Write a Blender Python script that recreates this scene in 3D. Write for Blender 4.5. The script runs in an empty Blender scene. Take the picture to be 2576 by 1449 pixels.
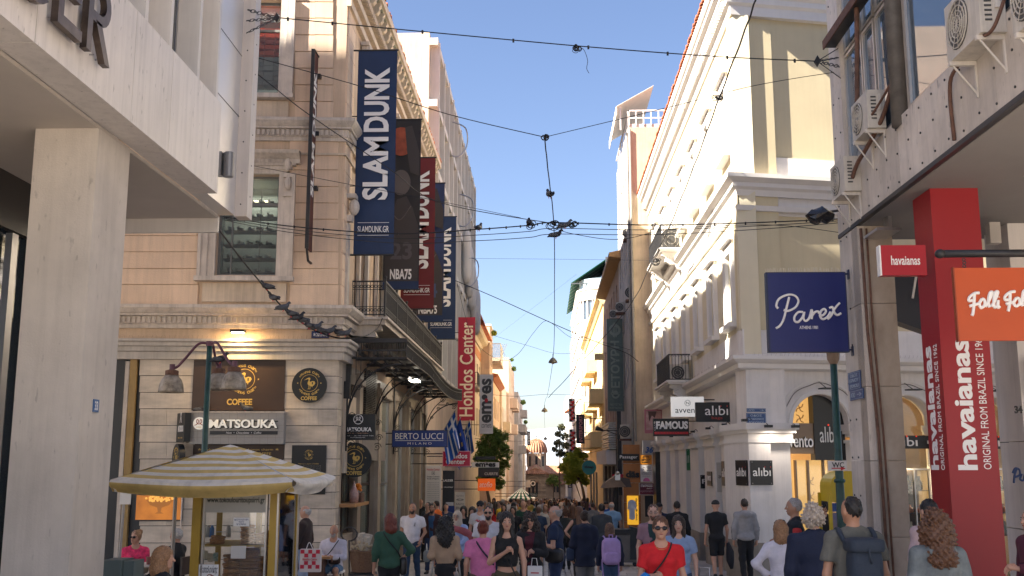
import bpy,math,random
import numpy as np
from mathutils import Vector,Matrix,noise as mnoise
random.seed(7)
RNG=np.random.default_rng(7)
S=bpy.context.scene
COL=S.collection
PI=math.pi
R=math.radians
FOC,CX,CY=2612.0,1288.0,724.5
PITCH=math.atan(443.5/FOC)
YAW=math.atan(82/FOC*math.cos(PITCH))
FWD=Vector((-math.sin(YAW)*math.cos(PITCH),math.cos(YAW)*math.cos(PITCH),math.sin(PITCH)))
RGT=Vector((math.cos(YAW),math.sin(YAW),0))
UPV=RGT.cross(FWD)
cam_data=bpy.data.cameras.new('camera')
cam=bpy.data.objects.new('camera',cam_data)
COL.objects.link(cam)
cam.matrix_world=Matrix(((RGT.x,UPV.x,-FWD.x,0),(RGT.y,UPV.y,-FWD.y,0),(RGT.z,UPV.z,-FWD.z,0),(0,0,0,1)))
cam_data.sensor_width=36
cam_data.lens=FOC/2576*36
cam_data.clip_start=0.1
cam_data.clip_end=20000
S.camera=cam
SUN_DIR=Vector((-0.74,-0.33,0.585)).normalized()
w=bpy.data.worlds.new('World');S.world=w;w.use_nodes=True
nt=w.node_tree
bgn=nt.nodes['Background']
sky=nt.nodes.new('ShaderNodeTexSky');sky.sky_type='NISHITA';sky.sun_disc=False
sky.sun_elevation=math.asin(SUN_DIR.z)
sky.sun_rotation=math.atan2(SUN_DIR.x,SUN_DIR.y)
sky.altitude=50;sky.air_density=1.0;sky.dust_density=1.0;sky.ozone_density=2.6
mxs=nt.nodes.new('ShaderNodeMix');mxs.data_type='RGBA';mxs.blend_type='MULTIPLY';mxs.inputs[0].default_value=1
mxs.inputs[7].default_value=(1.0,.93,.98,1)
nt.links.new(sky.outputs[0],mxs.inputs[6]);nt.links.new(mxs.outputs[2],bgn.inputs[0])
bgn.inputs[1].default_value=0.052
sl=bpy.data.lights.new('sun','SUN');sl.energy=5;sl.angle=R(0.53);sl.color=(1,.93,.82)
so=bpy.data.objects.new('sun',sl);COL.objects.link(so)
so.rotation_euler=SUN_DIR.to_track_quat('Z','Y').to_euler()
S.view_settings.view_transform='Standard'
S.view_settings.look='None'
S.view_settings.exposure=2.2
S.view_settings.gamma=1
S.view_settings.use_curve_mapping=False
S.cycles.max_bounces=8
S.cycles.diffuse_bounces=4
S.cycles.transparent_max_bounces=12
S.cycles.use_denoising=True
S.cycles.sample_clamp_indirect=8
def ray(u,v):
 return RGT*((u-CX)/FOC)+UPV*((CY-v)/FOC)+FWD
def at_y(u,v,y):
 r=ray(u,v);return r*(y/r.y)
def at_x(u,v,x):
 r=ray(u,v);return r*(x/r.x)
def gz(y):
 return-(1.85+0.031*y)
def X_at(u,y,v=1168):
 return at_y(u,v,y).x
class Fr:
 """a facade plane: s runs to the viewer's right, z up, d out of the wall"""
 def __init__(self,ox,oy,a):
  self.o=Vector((ox,oy,0));self.a=a
  self.d=Vector((math.cos(a),math.sin(a),0));self.n=Vector((math.sin(a),-math.cos(a),0))
 def P(self,s,z,d=0.0):
  return self.o+self.d*s+self.n*d+Vector((0,0,z))
 def px(self,u,v,d=0.0):
  r=ray(u,v);t=(self.o+self.n*d).dot(self.n)/r.dot(self.n)
  p=r*t;return(p-self.o).dot(self.d),p.z
 def mat(self,s=0,z=0,d=0):
  p=self.P(s,z,d)
  return Matrix(((self.d.x,-self.n.x,0,p.x),(self.d.y,-self.n.y,0,p.y),(0,0,1,p.z),(0,0,0,1)))
 def rect(self,u0,v0,u1,v1,d=0.0):
  s0,z1=self.px(u0,v0,d);s1,z0=self.px(u1,v1,d);return s0,s1,z0,z1
def FrY(y):
 return Fr(0,y,0)
SPLIT={'bracket','frame_post','bolt','panel_joint','arch_moulding','leg','vent_slot','mullion','post','lit_panel','wheel','letter_stud','drain_pipe','grid_pier','floor_band','inner_post','pipe','stone_base','marble_pilaster','tile_joint','panel_bolt','awning_frame','black_cuff','brick_arch','colonnette','roof_rafter'}
class M:
 def __init__(self):self.v=[];self.f=[];self.k=[]
 def add(self,vs,fs):
  n=len(self.v);self.k.append((n,len(self.f)));self.v+=[tuple(p)for p in vs];self.f+=[tuple(i+n for i in f)for f in fs];return self
 def hexa(self,p):
  return self.add(p,[(0,3,2,1),(4,5,6,7),(0,1,5,4),(1,2,6,5),(2,3,7,6),(3,0,4,7)])
 def box(self,x0,x1,y0,y1,z0,z1):
  return self.hexa([(x0,y0,z0),(x1,y0,z0),(x1,y1,z0),(x0,y1,z0),(x0,y0,z1),(x1,y0,z1),(x1,y1,z1),(x0,y1,z1)])
 def fb(self,fr,s0,s1,z0,z1,d0,d1):
  P=fr.P
  return self.hexa([P(s0,z0,d1),P(s1,z0,d1),P(s1,z0,d0),P(s0,z0,d0),P(s0,z1,d1),P(s1,z1,d1),P(s1,z1,d0),P(s0,z1,d0)])
 def wall(self,fr,s0,s1,z0,z1,holes,d0,d1):
  zs=sorted({z0,z1,*[min(max(h[2],z0),z1)for h in holes],*[min(max(h[3],z0),z1)for h in holes]})
  for a,b in zip(zs,zs[1:]):
   if b-a<1e-4:continue
   zc=(a+b)/2;c=s0
   for h in sorted([h for h in holes if h[2]<zc<h[3]]):
    if h[0]>c:self.fb(fr,c,h[0],a,b,d0,d1)
    c=max(c,h[1])
   if c<s1:self.fb(fr,c,s1,a,b,d0,d1)
  return self
 def cyl(self,p0,p1,r0,r1=None,n=10,cap=True):
  r1=r0 if r1 is None else r1
  return self.tube([p0,p1],[r0,r1],n,cap)
 def tube(self,pts,rad,n=6,cap=True):
  pts=[Vector(p)for p in pts]
  if not hasattr(rad,'__len__'):rad=[rad]*len(pts)
  vs=[];fs=[];a=None
  for i,p in enumerate(pts):
   t=(pts[min(i+1,len(pts)-1)]-pts[max(i-1,0)])
   if t.length<1e-9:t=Vector((0,0,1))
   t.normalize()
   if a is None:
    a=t.orthogonal().normalized()
   a=(a-t*a.dot(t));a=a.normalized()if a.length>1e-6 else t.orthogonal().normalized()
   b=t.cross(a)
   for k in range(n):
    q=2*PI*k/n;vs.append(p+(a*math.cos(q)+b*math.sin(q))*rad[i])
  for i in range(len(pts)-1):
   for k in range(n):
    k2=(k+1)%n;fs.append((i*n+k,i*n+k2,(i+1)*n+k2,(i+1)*n+k))
  if cap:fs+=[tuple(range(n-1,-1,-1)),tuple((len(pts)-1)*n+k for k in range(n))]
  return self.add(vs,fs)
 def lathe(self,c,prof,n=16,T=None):
  vs=[];fs=[];c=Vector(c)
  for r,z in prof:
   for k in range(n):
    q=2*PI*k/n;p=Vector((r*math.cos(q),r*math.sin(q),z))
    vs.append(c+(T@p if T else p))
  for i in range(len(prof)-1):
   for k in range(n):
    k2=(k+1)%n;fs.append((i*n+k,i*n+k2,(i+1)*n+k2,(i+1)*n+k))
  fs+=[tuple(range(n-1,-1,-1)),tuple((len(prof)-1)*n+k for k in range(n))]
  return self.add(vs,fs)
 def ell(self,c,rx,ry,rz,n=12,m=8,T=None):
  prof=[]
  vs=[];fs=[];c=Vector(c)
  for i in range(m+1):
   t=PI*i/m
   for k in range(n):
    q=2*PI*k/n
    p=Vector((rx*math.sin(t)*math.cos(q),ry*math.sin(t)*math.sin(q),-rz*math.cos(t)))
    vs.append(c+(T@p if T else p))
  for i in range(m):
   for k in range(n):
    k2=(k+1)%n;fs.append((i*n+k,i*n+k2,(i+1)*n+k2,(i+1)*n+k))
  return self.add(vs,fs)
 def prism(self,fr,poly,d0,d1):
  """polygon in (s,z), pushed from d0 out to d1"""
  n=len(poly);a=sum(poly[i][0]*poly[(i+1)%n][1]-poly[(i+1)%n][0]*poly[i][1]for i in range(n))
  if a<0:poly=poly[::-1]
  vs=[fr.P(s,z,d1)for s,z in poly]+[fr.P(s,z,d0)for s,z in poly]
  fs=[tuple(range(n)),tuple(range(2*n-1,n-1,-1))]+[(i,i+n,(i+1)%n+n,(i+1)%n)for i in range(n)]
  return self.add(vs,fs)
 def strip(self,fr,prof,s0,s1):
  """moulding: a closed profile of (d,z) points run along the wall from s0 to s1"""
  n=len(prof)
  vs=[fr.P(s0,z,d)for d,z in prof]+[fr.P(s1,z,d)for d,z in prof]
  fs=[(i,(i+1)%n,(i+1)%n+n,i+n)for i in range(n)]+[tuple(range(n-1,-1,-1)),tuple(range(n,2*n))]
  return self.add(vs,fs)
 def arch(self,fr,sc,zc,r0,r1,d0,d1,n=20,a0=0.0,a1=PI):
  for i in range(n):
   p,q=a0+(a1-a0)*i/n,a0+(a1-a0)*(i+1)/n
   c=[(sc+r0*math.cos(p),zc+r0*math.sin(p)),(sc+r1*math.cos(p),zc+r1*math.sin(p)),
(sc+r1*math.cos(q),zc+r1*math.sin(q)),(sc+r0*math.cos(q),zc+r0*math.sin(q))]
   self.prism(fr,c,d0,d1)
  return self
 def obj(self,name,m,parent=None,smooth=False,**kw):
  if name in SPLIT and parent is not None and 1<len(self.k)<=90:
   o=None
   for(a,fa),(b,fb_)in zip(self.k,self.k[1:]+[(len(self.v),len(self.f))]):
    q=M();q.v=self.v[a:b];q.f=[tuple(i-a for i in f)for f in self.f[fa:fb_]];q.k=[(0,0)];o=q.obj(name,m,parent,smooth,**kw)
   return o
  me=bpy.data.meshes.new(name)
  o=wl(parent)
  vs=[(p[0]-o.x,p[1]-o.y,p[2]-o.z)for p in self.v]if parent is not None else self.v
  me.from_pydata(vs,[],self.f);me.update()
  if smooth:me.shade_smooth()
  if m is not None:me.materials.append(m)
  return mk(name,me,parent,**kw)
def wl(p):
 o=Vector((0,0,0))
 while p is not None:o+=p.location;p=p.parent
 return o
def tag(o,label=None,cat=None,group=None,kind=None):
 if label:o['label']=label
 if cat:o['category']=cat
 if group:o['group']=group
 if kind:o['kind']=kind
 return o
def mk(name,me,parent=None,label=None,cat=None,group=None,kind=None):
 o=bpy.data.objects.new(name,me);COL.objects.link(o)
 if parent is not None:o.parent=parent
 return tag(o,label,cat,group,kind)
def thing(name,label,cat,loc=(0,0,0),group=None,rz=0):
 o=bpy.data.objects.new(name,None);COL.objects.link(o);o.location=loc;o.rotation_euler[2]=rz
 o.empty_display_size=.1
 return tag(o,label,cat,group)
def dup(o,loc,rz=None,label=None,group=None):
 def cp(a,par):
  c=a.copy();COL.objects.link(c)
  if par is not None:c.parent=par
  for ch in a.children:cp(ch,c)
  return c
 c=cp(o,None);c.location=loc
 if rz is not None:c.rotation_euler[2]=rz
 return tag(c,label,None,group)
_cubes={}
def piece(name,parent,fr,s0,s1,z0,z1,d0,d1,m,label=None):
 """one block: shared unit cube, placed and sized on its object"""
 if m.name not in _cubes:
  b=.012
  me=bpy.data.meshes.new('block')
  q=M().box(0,1,0,1,0,1);me.from_pydata(q.v,[],q.f);me.materials.append(m);_cubes[m.name]=me
 o=mk(name,_cubes[m.name],parent,label)
 T=fr.mat(s0,z0,d1)
 if parent is not None:T.translation-=wl(parent)
 o.matrix_basis=T@Matrix.Diagonal((s1-s0,d1-d0,z1-z0,1))
 return o
MATS={}
def pm(name,col,rough=.75,var=.12,scale=1.5,bump=0.,bscale=30.,metal=0.,streak=0.,rnd=0.,emit=None,est=0.,spec=None,detail=5,stretch=(1,1,1),col2=None,speck=0):
 if name in MATS:return MATS[name]
 m=bpy.data.materials.new(name);m.use_nodes=True;MATS[name]=m
 t=m.node_tree;N=t.nodes;L=t.links;b=N['Principled BSDF']
 b.inputs['Roughness'].default_value=rough;b.inputs['Metallic'].default_value=metal
 if spec is not None:b.inputs['Specular IOR Level'].default_value=spec
 if col[0]>=col[2]*.9:col=(col[0]*1.03,col[1],col[2]*.98)
 col=tuple(col)+(1,)
 geo=N.new('ShaderNodeNewGeometry')
 src=None
 if var or streak or rnd or col2:
  mp=N.new('ShaderNodeMapping');mp.inputs['Scale'].default_value=stretch
  L.new(geo.outputs['Position'],mp.inputs[0])
  nz=N.new('ShaderNodeTexNoise');nz.inputs['Scale'].default_value=scale;nz.inputs['Detail'].default_value=detail;nz.inputs['Roughness'].default_value=.6
  L.new(mp.outputs[0],nz.inputs['Vector'])
  mr=N.new('ShaderNodeMapRange');mr.inputs[1].default_value=.3;mr.inputs[2].default_value=.7
  if col2:
   mr.inputs[3].default_value=0;mr.inputs[4].default_value=1
   mx=N.new('ShaderNodeMix');mx.data_type='RGBA';mx.inputs[6].default_value=col;mx.inputs[7].default_value=tuple(col2)+(1,)
   L.new(nz.outputs[0],mr.inputs[0]);L.new(mr.outputs[0],mx.inputs[0]);src=mx.outputs[2]
  else:
   mr.inputs[3].default_value=1-var;mr.inputs[4].default_value=1+var
   L.new(nz.outputs[0],mr.inputs[0])
   mx=N.new('ShaderNodeVectorMath');mx.operation='SCALE';mx.inputs[0].default_value=col[:3]
   L.new(mr.outputs[0],mx.inputs['Scale']);src=mx.outputs[0]
  if streak:
   m2=N.new('ShaderNodeMapping');m2.inputs['Scale'].default_value=(7,7,.35);L.new(geo.outputs['Position'],m2.inputs[0])
   n2=N.new('ShaderNodeTexNoise');n2.inputs['Scale'].default_value=1.3;n2.inputs['Detail'].default_value=6;n2.inputs['Roughness'].default_value=.7;L.new(m2.outputs[0],n2.inputs['Vector'])
   r2=N.new('ShaderNodeMapRange');r2.inputs[1].default_value=.45;r2.inputs[2].default_value=.75;r2.inputs[3].default_value=1;r2.inputs[4].default_value=1-streak;L.new(n2.outputs[0],r2.inputs[0])
   v2=N.new('ShaderNodeVectorMath');v2.operation='SCALE';L.new(src,v2.inputs[0]);L.new(r2.outputs[0],v2.inputs['Scale']);src=v2.outputs[0]
  if speck:
   m4=N.new('ShaderNodeMapping');m4.inputs['Scale'].default_value=(1,1,.35);L.new(geo.outputs['Position'],m4.inputs[0])
   n4=N.new('ShaderNodeTexNoise');n4.inputs['Scale'].default_value=16;n4.inputs['Detail'].default_value=3;L.new(m4.outputs[0],n4.inputs['Vector'])
   r4=N.new('ShaderNodeMapRange');r4.inputs[1].default_value=.66;r4.inputs[2].default_value=.74;r4.inputs[3].default_value=1;r4.inputs[4].default_value=1-speck;L.new(n4.outputs[0],r4.inputs[0])
   v4=N.new('ShaderNodeVectorMath');v4.operation='SCALE';L.new(src,v4.inputs[0]);L.new(r4.outputs[0],v4.inputs['Scale']);src=v4.outputs[0]
  if rnd:
   oi=N.new('ShaderNodeObjectInfo');r3=N.new('ShaderNodeMapRange');r3.inputs[3].default_value=1-rnd;r3.inputs[4].default_value=1+rnd;L.new(oi.outputs['Random'],r3.inputs[0])
   v3=N.new('ShaderNodeVectorMath');v3.operation='SCALE';L.new(src,v3.inputs[0]);L.new(r3.outputs[0],v3.inputs['Scale']);src=v3.outputs[0]
  L.new(src,b.inputs['Base Color'])
 else:
  b.inputs['Base Color'].default_value=col
 if bump:
  nb=N.new('ShaderNodeTexNoise');nb.inputs['Scale'].default_value=bscale;nb.inputs['Detail'].default_value=4;L.new(geo.outputs['Position'],nb.inputs['Vector'])
  bp=N.new('ShaderNodeBump');bp.inputs['Strength'].default_value=min(1,bump);bp.inputs['Distance'].default_value=.02;L.new(nb.outputs[0],bp.inputs['Height']);L.new(bp.outputs[0],b.inputs['Normal'])
 if emit:
  b.inputs['Emission Color'].default_value=tuple(emit)+(1,);b.inputs['Emission Strength'].default_value=est
 return m
def flat(name,col,rough=.5,**k):return pm(name,col,rough,var=0,**k)
def glass(name,col=(.9,.95,.95),mixf=.75,rough=.03):
 if name in MATS:return MATS[name]
 m=bpy.data.materials.new(name);m.use_nodes=True;MATS[name]=m
 t=m.node_tree;N=t.nodes;L=t.links;N.remove(N['Principled BSDF'])
 tr=N.new('ShaderNodeBsdfTransparent');tr.inputs[0].default_value=tuple(col)+(1,)
 gl=N.new('ShaderNodeBsdfGlossy');gl.inputs['Roughness'].default_value=rough;gl.inputs[0].default_value=(.9,.92,.95,1)
 fz=N.new('ShaderNodeFresnel');fz.inputs[0].default_value=1.5
 ma=N.new('ShaderNodeMath');ma.operation='MULTIPLY_ADD';ma.inputs[1].default_value=1.0;ma.inputs[2].default_value=1-mixf;L.new(fz.outputs[0],ma.inputs[0]);ma.use_clamp=True
 mx=N.new('ShaderNodeMixShader');L.new(ma.outputs[0],mx.inputs[0]);L.new(tr.outputs[0],mx.inputs[1]);L.new(gl.outputs[0],mx.inputs[2]);L.new(mx.outputs[0],N['Material Output'].inputs[0])
 return m
cream=pm('cream_plaster',(.72,.55,.40),.85,.10,1.2,.25,40,streak=.18,rnd=.05)
cream2=pm('cream_trim',(.62,.52,.40),.8,.12,2,.2,40,streak=.3)
stonew=pm('weathered_white_trim',(.60,.54,.47),.8,.15,3,.3,30,streak=.35)
marble=pm('grey_marble',(.54,.475,.39),.42,.2,1.6,0,streak=.15,rnd=.10,stretch=(1.0,1.0,3.2))
marbler=pm('warm_marble',(.40,.35,.29),.4,.3,1.2,0,stretch=(1.4,1.4,.8),col2=(.22,.17,.13))
whitem=pm('streaked_white_marble',(.60,.56,.51),.5,.08,2,.1,20,streak=.28)
nlm=pm('grey_metal_panel',(.62,.60,.58),.42,.05,1,streak=.12)
nlcol=pm('column_render',(.54,.50,.45),.8,.12,1.2,.15,60,streak=.13,speck=.25)
soff=pm('soffit_plaster',(.50,.46,.41),.8,.06,1)
dark=pm('dark_paint',(.018,.019,.022),.4,.1,3)
darkbrown=pm('dark_brown_panel',(.045,.026,.018),.45,.1,3)
iron=pm('black_iron',(.02,.02,.022),.5,.2,8)
steel=pm('brushed_steel',(.42,.42,.43),.32,.1,3,metal=.9)
steelb=pm('tarnished_steel',(.11,.09,.08),.35,.3,6,metal=.95)
pane=flat('dark_window_glass',(.025,.035,.045),.04,spec=.9)
paneb=flat('blue_window_glass',(.12,.16,.2),.03,spec=1.0,metal=.3)
sglass=glass('shop_glass',mixf=.99)
white=pm('white_paint',(.70,.675,.65),.6,.07,2,.12,40,streak=.14)
wtrim=pm('white_trim_paint',(.70,.68,.65),.55,.04,2,streak=.05)
ylw=pm('pale_yellow_plaster',(.60,.52,.34),.85,.05,1,.15,60,streak=.05)
ylw2=pm('sunlit_yellow_plaster',(.68,.62,.46),.85,.05,1,.15,60,streak=.04)  # same plaster as the side wall, paler to put sunlight into the colour
terra=pm('terracotta',(.42,.13,.05),.8,.3,6,.2,30,rnd=.25)
gold=flat('gold_print',(.62,.42,.10),.45)
whitep=flat('white_print',(.82,.82,.80),.5)
blackp=flat('black_print',(.02,.02,.02),.5)
redp=flat('red_print',(.55,.02,.03),.5)
woodm=pm('oiled_wood',(.42,.22,.09),.5,.2,4,stretch=(1,6,6))
cablem=flat('cable_rubber',(.012,.012,.014),.6)
rust=pm('rusty_metal',(.12,.06,.04),.8,.4,9,.2,40)
concr=pm('stained_concrete',(.46,.36,.27),.9,.2,.8,.3,30,streak=.3)
peach=pm('peach_stucco',(.60,.44,.32),.9,.14,.7,.25,30,streak=.2)
greyst=pm('grey_render',(.50,.46,.42),.85,.15,1,.2,30,streak=.3)
def text(parent,fr,s0,s1,z0,z1,d,s,m,rot=0,bold=0.,ext=.008,name='lettering',shear=0.,keep=False,res=3,sp=1.):
 c=bpy.data.curves.new('t','FONT');c.body=s;c.size=1;c.offset=bold;c.extrude=.5;c.resolution_u=res;c.shear=shear;c.space_character=sp
 c.align_x='CENTER'
 o=bpy.data.objects.new('t',c)
 me=bpy.data.meshes.new_from_object(o);bpy.data.objects.remove(o);bpy.data.curves.remove(c)
 n=len(me.vertices)
 if n==0:return None
 a=np.empty(n*3);me.vertices.foreach_get('co',a);a=a.reshape(-1,3)
 if rot==90:a[:,:2]=np.stack([-a[:,1],a[:,0]],1)
 if rot==-90:a[:,:2]=np.stack([a[:,1],-a[:,0]],1)
 lo=a[:,:2].min(0);hi=a[:,:2].max(0);sz=np.maximum(hi-lo,1e-6)
 k=np.array([(s1-s0)/sz[0],(z1-z0)/sz[1]])
 if keep:k[:]=k.min()
 cen=(lo+hi)/2
 q=(a[:,:2]-cen)*k+np.array([(s0+s1)/2,(z0+z1)/2])
 dd=d+(a[:,2]+.5)*ext
 D=np.array(fr.d);Nn=np.array(fr.n);O=np.array(fr.o)
 w_=O+q[:,:1]*D+dd[:,None]*Nn;w_[:,2]+=q[:,1]
 if parent is not None:w_-=np.array(wl(parent))
 me.vertices.foreach_set('co',w_.ravel());me.materials.clear();me.materials.append(m);me.update()
 me.name=name
 return mk(name,me,parent)
def catmull(p,n=8):
 p=[Vector(q)for q in p];out=[]
 for i in range(len(p)-1):
  a=p[max(i-1,0)];b=p[i];c=p[i+1];d=p[min(i+2,len(p)-1)]
  for k in range(n):
   t=k/n
   out.append(.5*((2*b)+(c-a)*t+(2*a-5*b+4*c-d)*t*t+(3*b-a-3*c+d)*t**3))
 return out+[p[-1]]
def stroke(parent,fr,pts,r,d,m,name='lettering',n=6):
 """a rounded brush stroke on a sign, points (s,z)"""
 q=catmull([fr.P(s,z,d)for s,z in pts],n)
 return M().tube(q,r,6).obj(name,m,parent,smooth=True)
# === ground
g=M();ys=[-60,0,60,120,200,400,900,3000]
for a,b in zip(ys,ys[1:]):
 g.add([(-900,a,gz(a)-.06),(900,a,gz(a)-.06),(900,b,gz(b)-.06),(-900,b,gz(b)-.06)],[(0,1,2,3)])
g.obj('ground',pm('asphalt_ground',(.16,.15,.14),.85,.15,1,.3,40),kind='structure')
M().add([(-70,-80,gz(-80)-.02),(70,-80,gz(-80)-.02),(70,-3,gz(-3)-.02),(-70,-3,gz(-3)-.02)],[(0,1,2,3)]).obj('square',pm('bounce_square_marble',(.56,.50,.42),.6,.08,1),kind='structure')  # unseen pale ground added behind the camera to bounce sunlight into the street
pave=thing('pavement',None,None,(0,24,gz(24)));pave['kind']='structure'
slabm=pm('paving_slab',(.42,.38,.34),.55,.2,3,.25,25,rnd=.18)
settm=pm('granite_sett',(.36,.35,.34),.38,.3,7,.3,30)
gm_=bpy.data.meshes.new('slab_block')
q=M().box(0,1,0,1,0,1);gm_.from_pydata(q.v,[],q.f);gm_.materials.append(slabm)
def slab(x0,x1,y0,y1,top):
 o=mk('paving_slab',gm_,pave);z=gz(y0)
 o.matrix_basis=Matrix(((x1-x0,0,0,x0),(0,y1-y0,0,y0-24),(0,gz(y1)-gz(y0),.05,z+top-.05-gz(24)),(0,0,0,1)))
rest=M();ns=0;y=21.2;row=0
while y<120:
 L_=.62 if y<60 else 1.24
 for x0,x1 in((-4.6,-.75),(1.35,4.9)):
  xs=[x0];xx=x0+(.3 if row%2 else.66)
  while xx<x1-.2:xs.append(xx);xx+=.66 if y<60 else 1.3
  xs.append(x1)
  for a,b in zip(xs,xs[1:]):
   t=random.uniform(-.004,.004)
   if y>=23.4 and ns<298 and y<40:slab(a+.008,b-.008,y+.008,y+L_-.008,t);ns+=1
   else:
    rest.add([(a+.008,y+.008,gz(y)+t),(b-.008,y+.008,gz(y)+t),(b-.008,y+L_-.008,gz(y+L_)+t),(a+.008,y+L_-.008,gz(y+L_)+t),
(a+.008,y+.008,gz(y)-.05),(b-.008,y+.008,gz(y)-.05)],[(0,1,2,3),(4,5,1,0)])
 y+=L_;row+=1
y=-3.
while y<21.2:
 xx=-20.
 while xx<20:
  t=random.uniform(-.004,.004)
  rest.add([(xx+.01,y+.01,gz(y)+t),(xx+.99,y+.01,gz(y)+t),(xx+.99,y+.99,gz(y+1)+t),(xx+.01,y+.99,gz(y+1)+t)],[(0,1,2,3)]);xx+=1
 y+=1
for sx in(-1,1):
 y=21.2
 while y<24:
  xx=4.9
  while xx<20:
   a,b=(xx,xx+1)if sx>0 else(-xx-1,-xx)
   rest.add([(a+.01,y+.01,gz(y)),(b-.01,y+.01,gz(y)),(b-.01,y+.69,gz(y+.7)),(a+.01,y+.69,gz(y+.7))],[(0,1,2,3)]);xx+=1
  y+=.7
rest.obj('paving_slab',slabm,pave,kind='stuff')
st=M();y=21.2
while y<110:
 L_=.13 if y<45 else.4
 wd=.14 if y<45 else.42
 n=int(2.1/wd);x=-.75
 for k in range(n):
  a=x+k*wd+random.uniform(.002,.01);b=x+(k+1)*wd-.004;t=random.uniform(-.006,.008);c=y+random.uniform(0,.03);e=y+L_-.012+random.uniform(0,.01);i=.012
  st.add([(a,c,gz(y)+t-.02),(b,c,gz(y)+t-.02),(b,e,gz(y+L_)+t-.02),(a,e,gz(y+L_)+t-.02),(a+i,c+i,gz(y)+t),(b-i,c+i,gz(y)+t),(b-i,e-i,gz(y+L_)+t),(a+i,e-i,gz(y+L_)+t)],
[(4,5,6,7),(0,1,5,4),(1,2,6,5),(2,3,7,6),(3,0,4,7)])
 y+=L_
st.obj('granite_setts',settm,pave,kind='stuff')
gu=M()
for x in(-.78,1.36,-3.9):
 gu.hexa([(x-.07,21.2,gz(21.2)-.02),(x+.07,21.2,gz(21.2)-.02),(x+.07,110,gz(110)-.02),(x-.07,110,gz(110)-.02),(x-.07,21.2,gz(21.2)+.012),(x+.07,21.2,gz(21.2)+.012),(x+.07,110,gz(110)+.012),(x-.07,110,gz(110)+.012)])
gu.obj('gutter_strip',pm('pale_gutter_stone',(.36,.33,.30),.6,.15,3),pave)
# === facade helpers
def win(parent,fr,s0,s1,z0,z1,d,fm,gm,nv=1,nh=1,fw=.05,dep=.06,name='window',sill=None,sm=None,back=None):
 m=M()
 m.fb(fr,s0,s0+fw,z0,z1,d-dep,d);m.fb(fr,s1-fw,s1,z0,z1,d-dep,d)
 m.fb(fr,s0+fw,s1-fw,z0,z0+fw,d-dep,d);m.fb(fr,s0+fw,s1-fw,z1-fw,z1,d-dep,d)
 for i in range(1,nv):
  c=s0+(s1-s0)*i/nv;m.fb(fr,c-fw/2,c+fw/2,z0+fw,z1-fw,d-dep,d-.004)
 for i in range(1,nh):
  c=z0+(z1-z0)*i/nh
  m.fb(fr,s0+fw,s1-fw,c-fw/2,c+fw/2,d-dep,d-.008)
 o=m.obj(name,fm,parent)
 M().fb(fr,s0+fw*.5,s1-fw*.5,z0+fw*.5,z1-fw*.5,d-dep*.7,d-dep*.55).obj('pane',gm,o)
 if sill:M().fb(fr,s0-.08,s1+.08,z0-.09,z0-.003,d-dep,d+sill).obj('sill',sm or fm,o)
 return o
def surround(parent,fr,s0,s1,z0,z1,wd,dep,m,head=.0,name='window_surround'):
 q=M()
 q.fb(fr,s0-wd,s0,z0-.02,z1,.002,dep);q.fb(fr,s1,s1+wd,z0-.02,z1,.002,dep)
 q.fb(fr,s0-wd,s1+wd,z1,z1+wd,.002,dep)
 if head:q.fb(fr,s0-wd-.08,s1+wd+.08,z1+wd,z1+wd+.09,.002,dep+head)
 return q.obj(name,m,parent)
def railing(parent,fr,s0,s1,z0,z1,d,m,gap=.11,th=.018,deco=False):
 q=M();q.fb(fr,s0,s1,z1-.035,z1,d-.03,d+.01);q.fb(fr,s0,s1,z0,z0+.03,d-.025,d+.005)
 q.obj('rail',m,parent)
 n=max(2,int((s1-s0)/gap))
 for i in range(n+1):
  c=s0+(s1-s0-th)*i/n;piece('baluster',parent,fr,c,c+th,z0+.03,z1-.035,d-.02,d-.002,m)
 if deco:
  k=M()
  for i in range(n):
   c=s0+(s1-s0)*(i+.5)/n
   for zz in(z1-.14,z0+.13):k.arch(fr,c,zz,.026,.042,d-.015,d-.004,8,0,2*PI)
  k.fb(fr,s0,s1,z1-.22,z1-.205,d-.02,d-.003);k.fb(fr,s0,s1,z0+.2,z0+.215,d-.02,d-.003)
  k.obj('scrollwork',m,parent)
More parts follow.
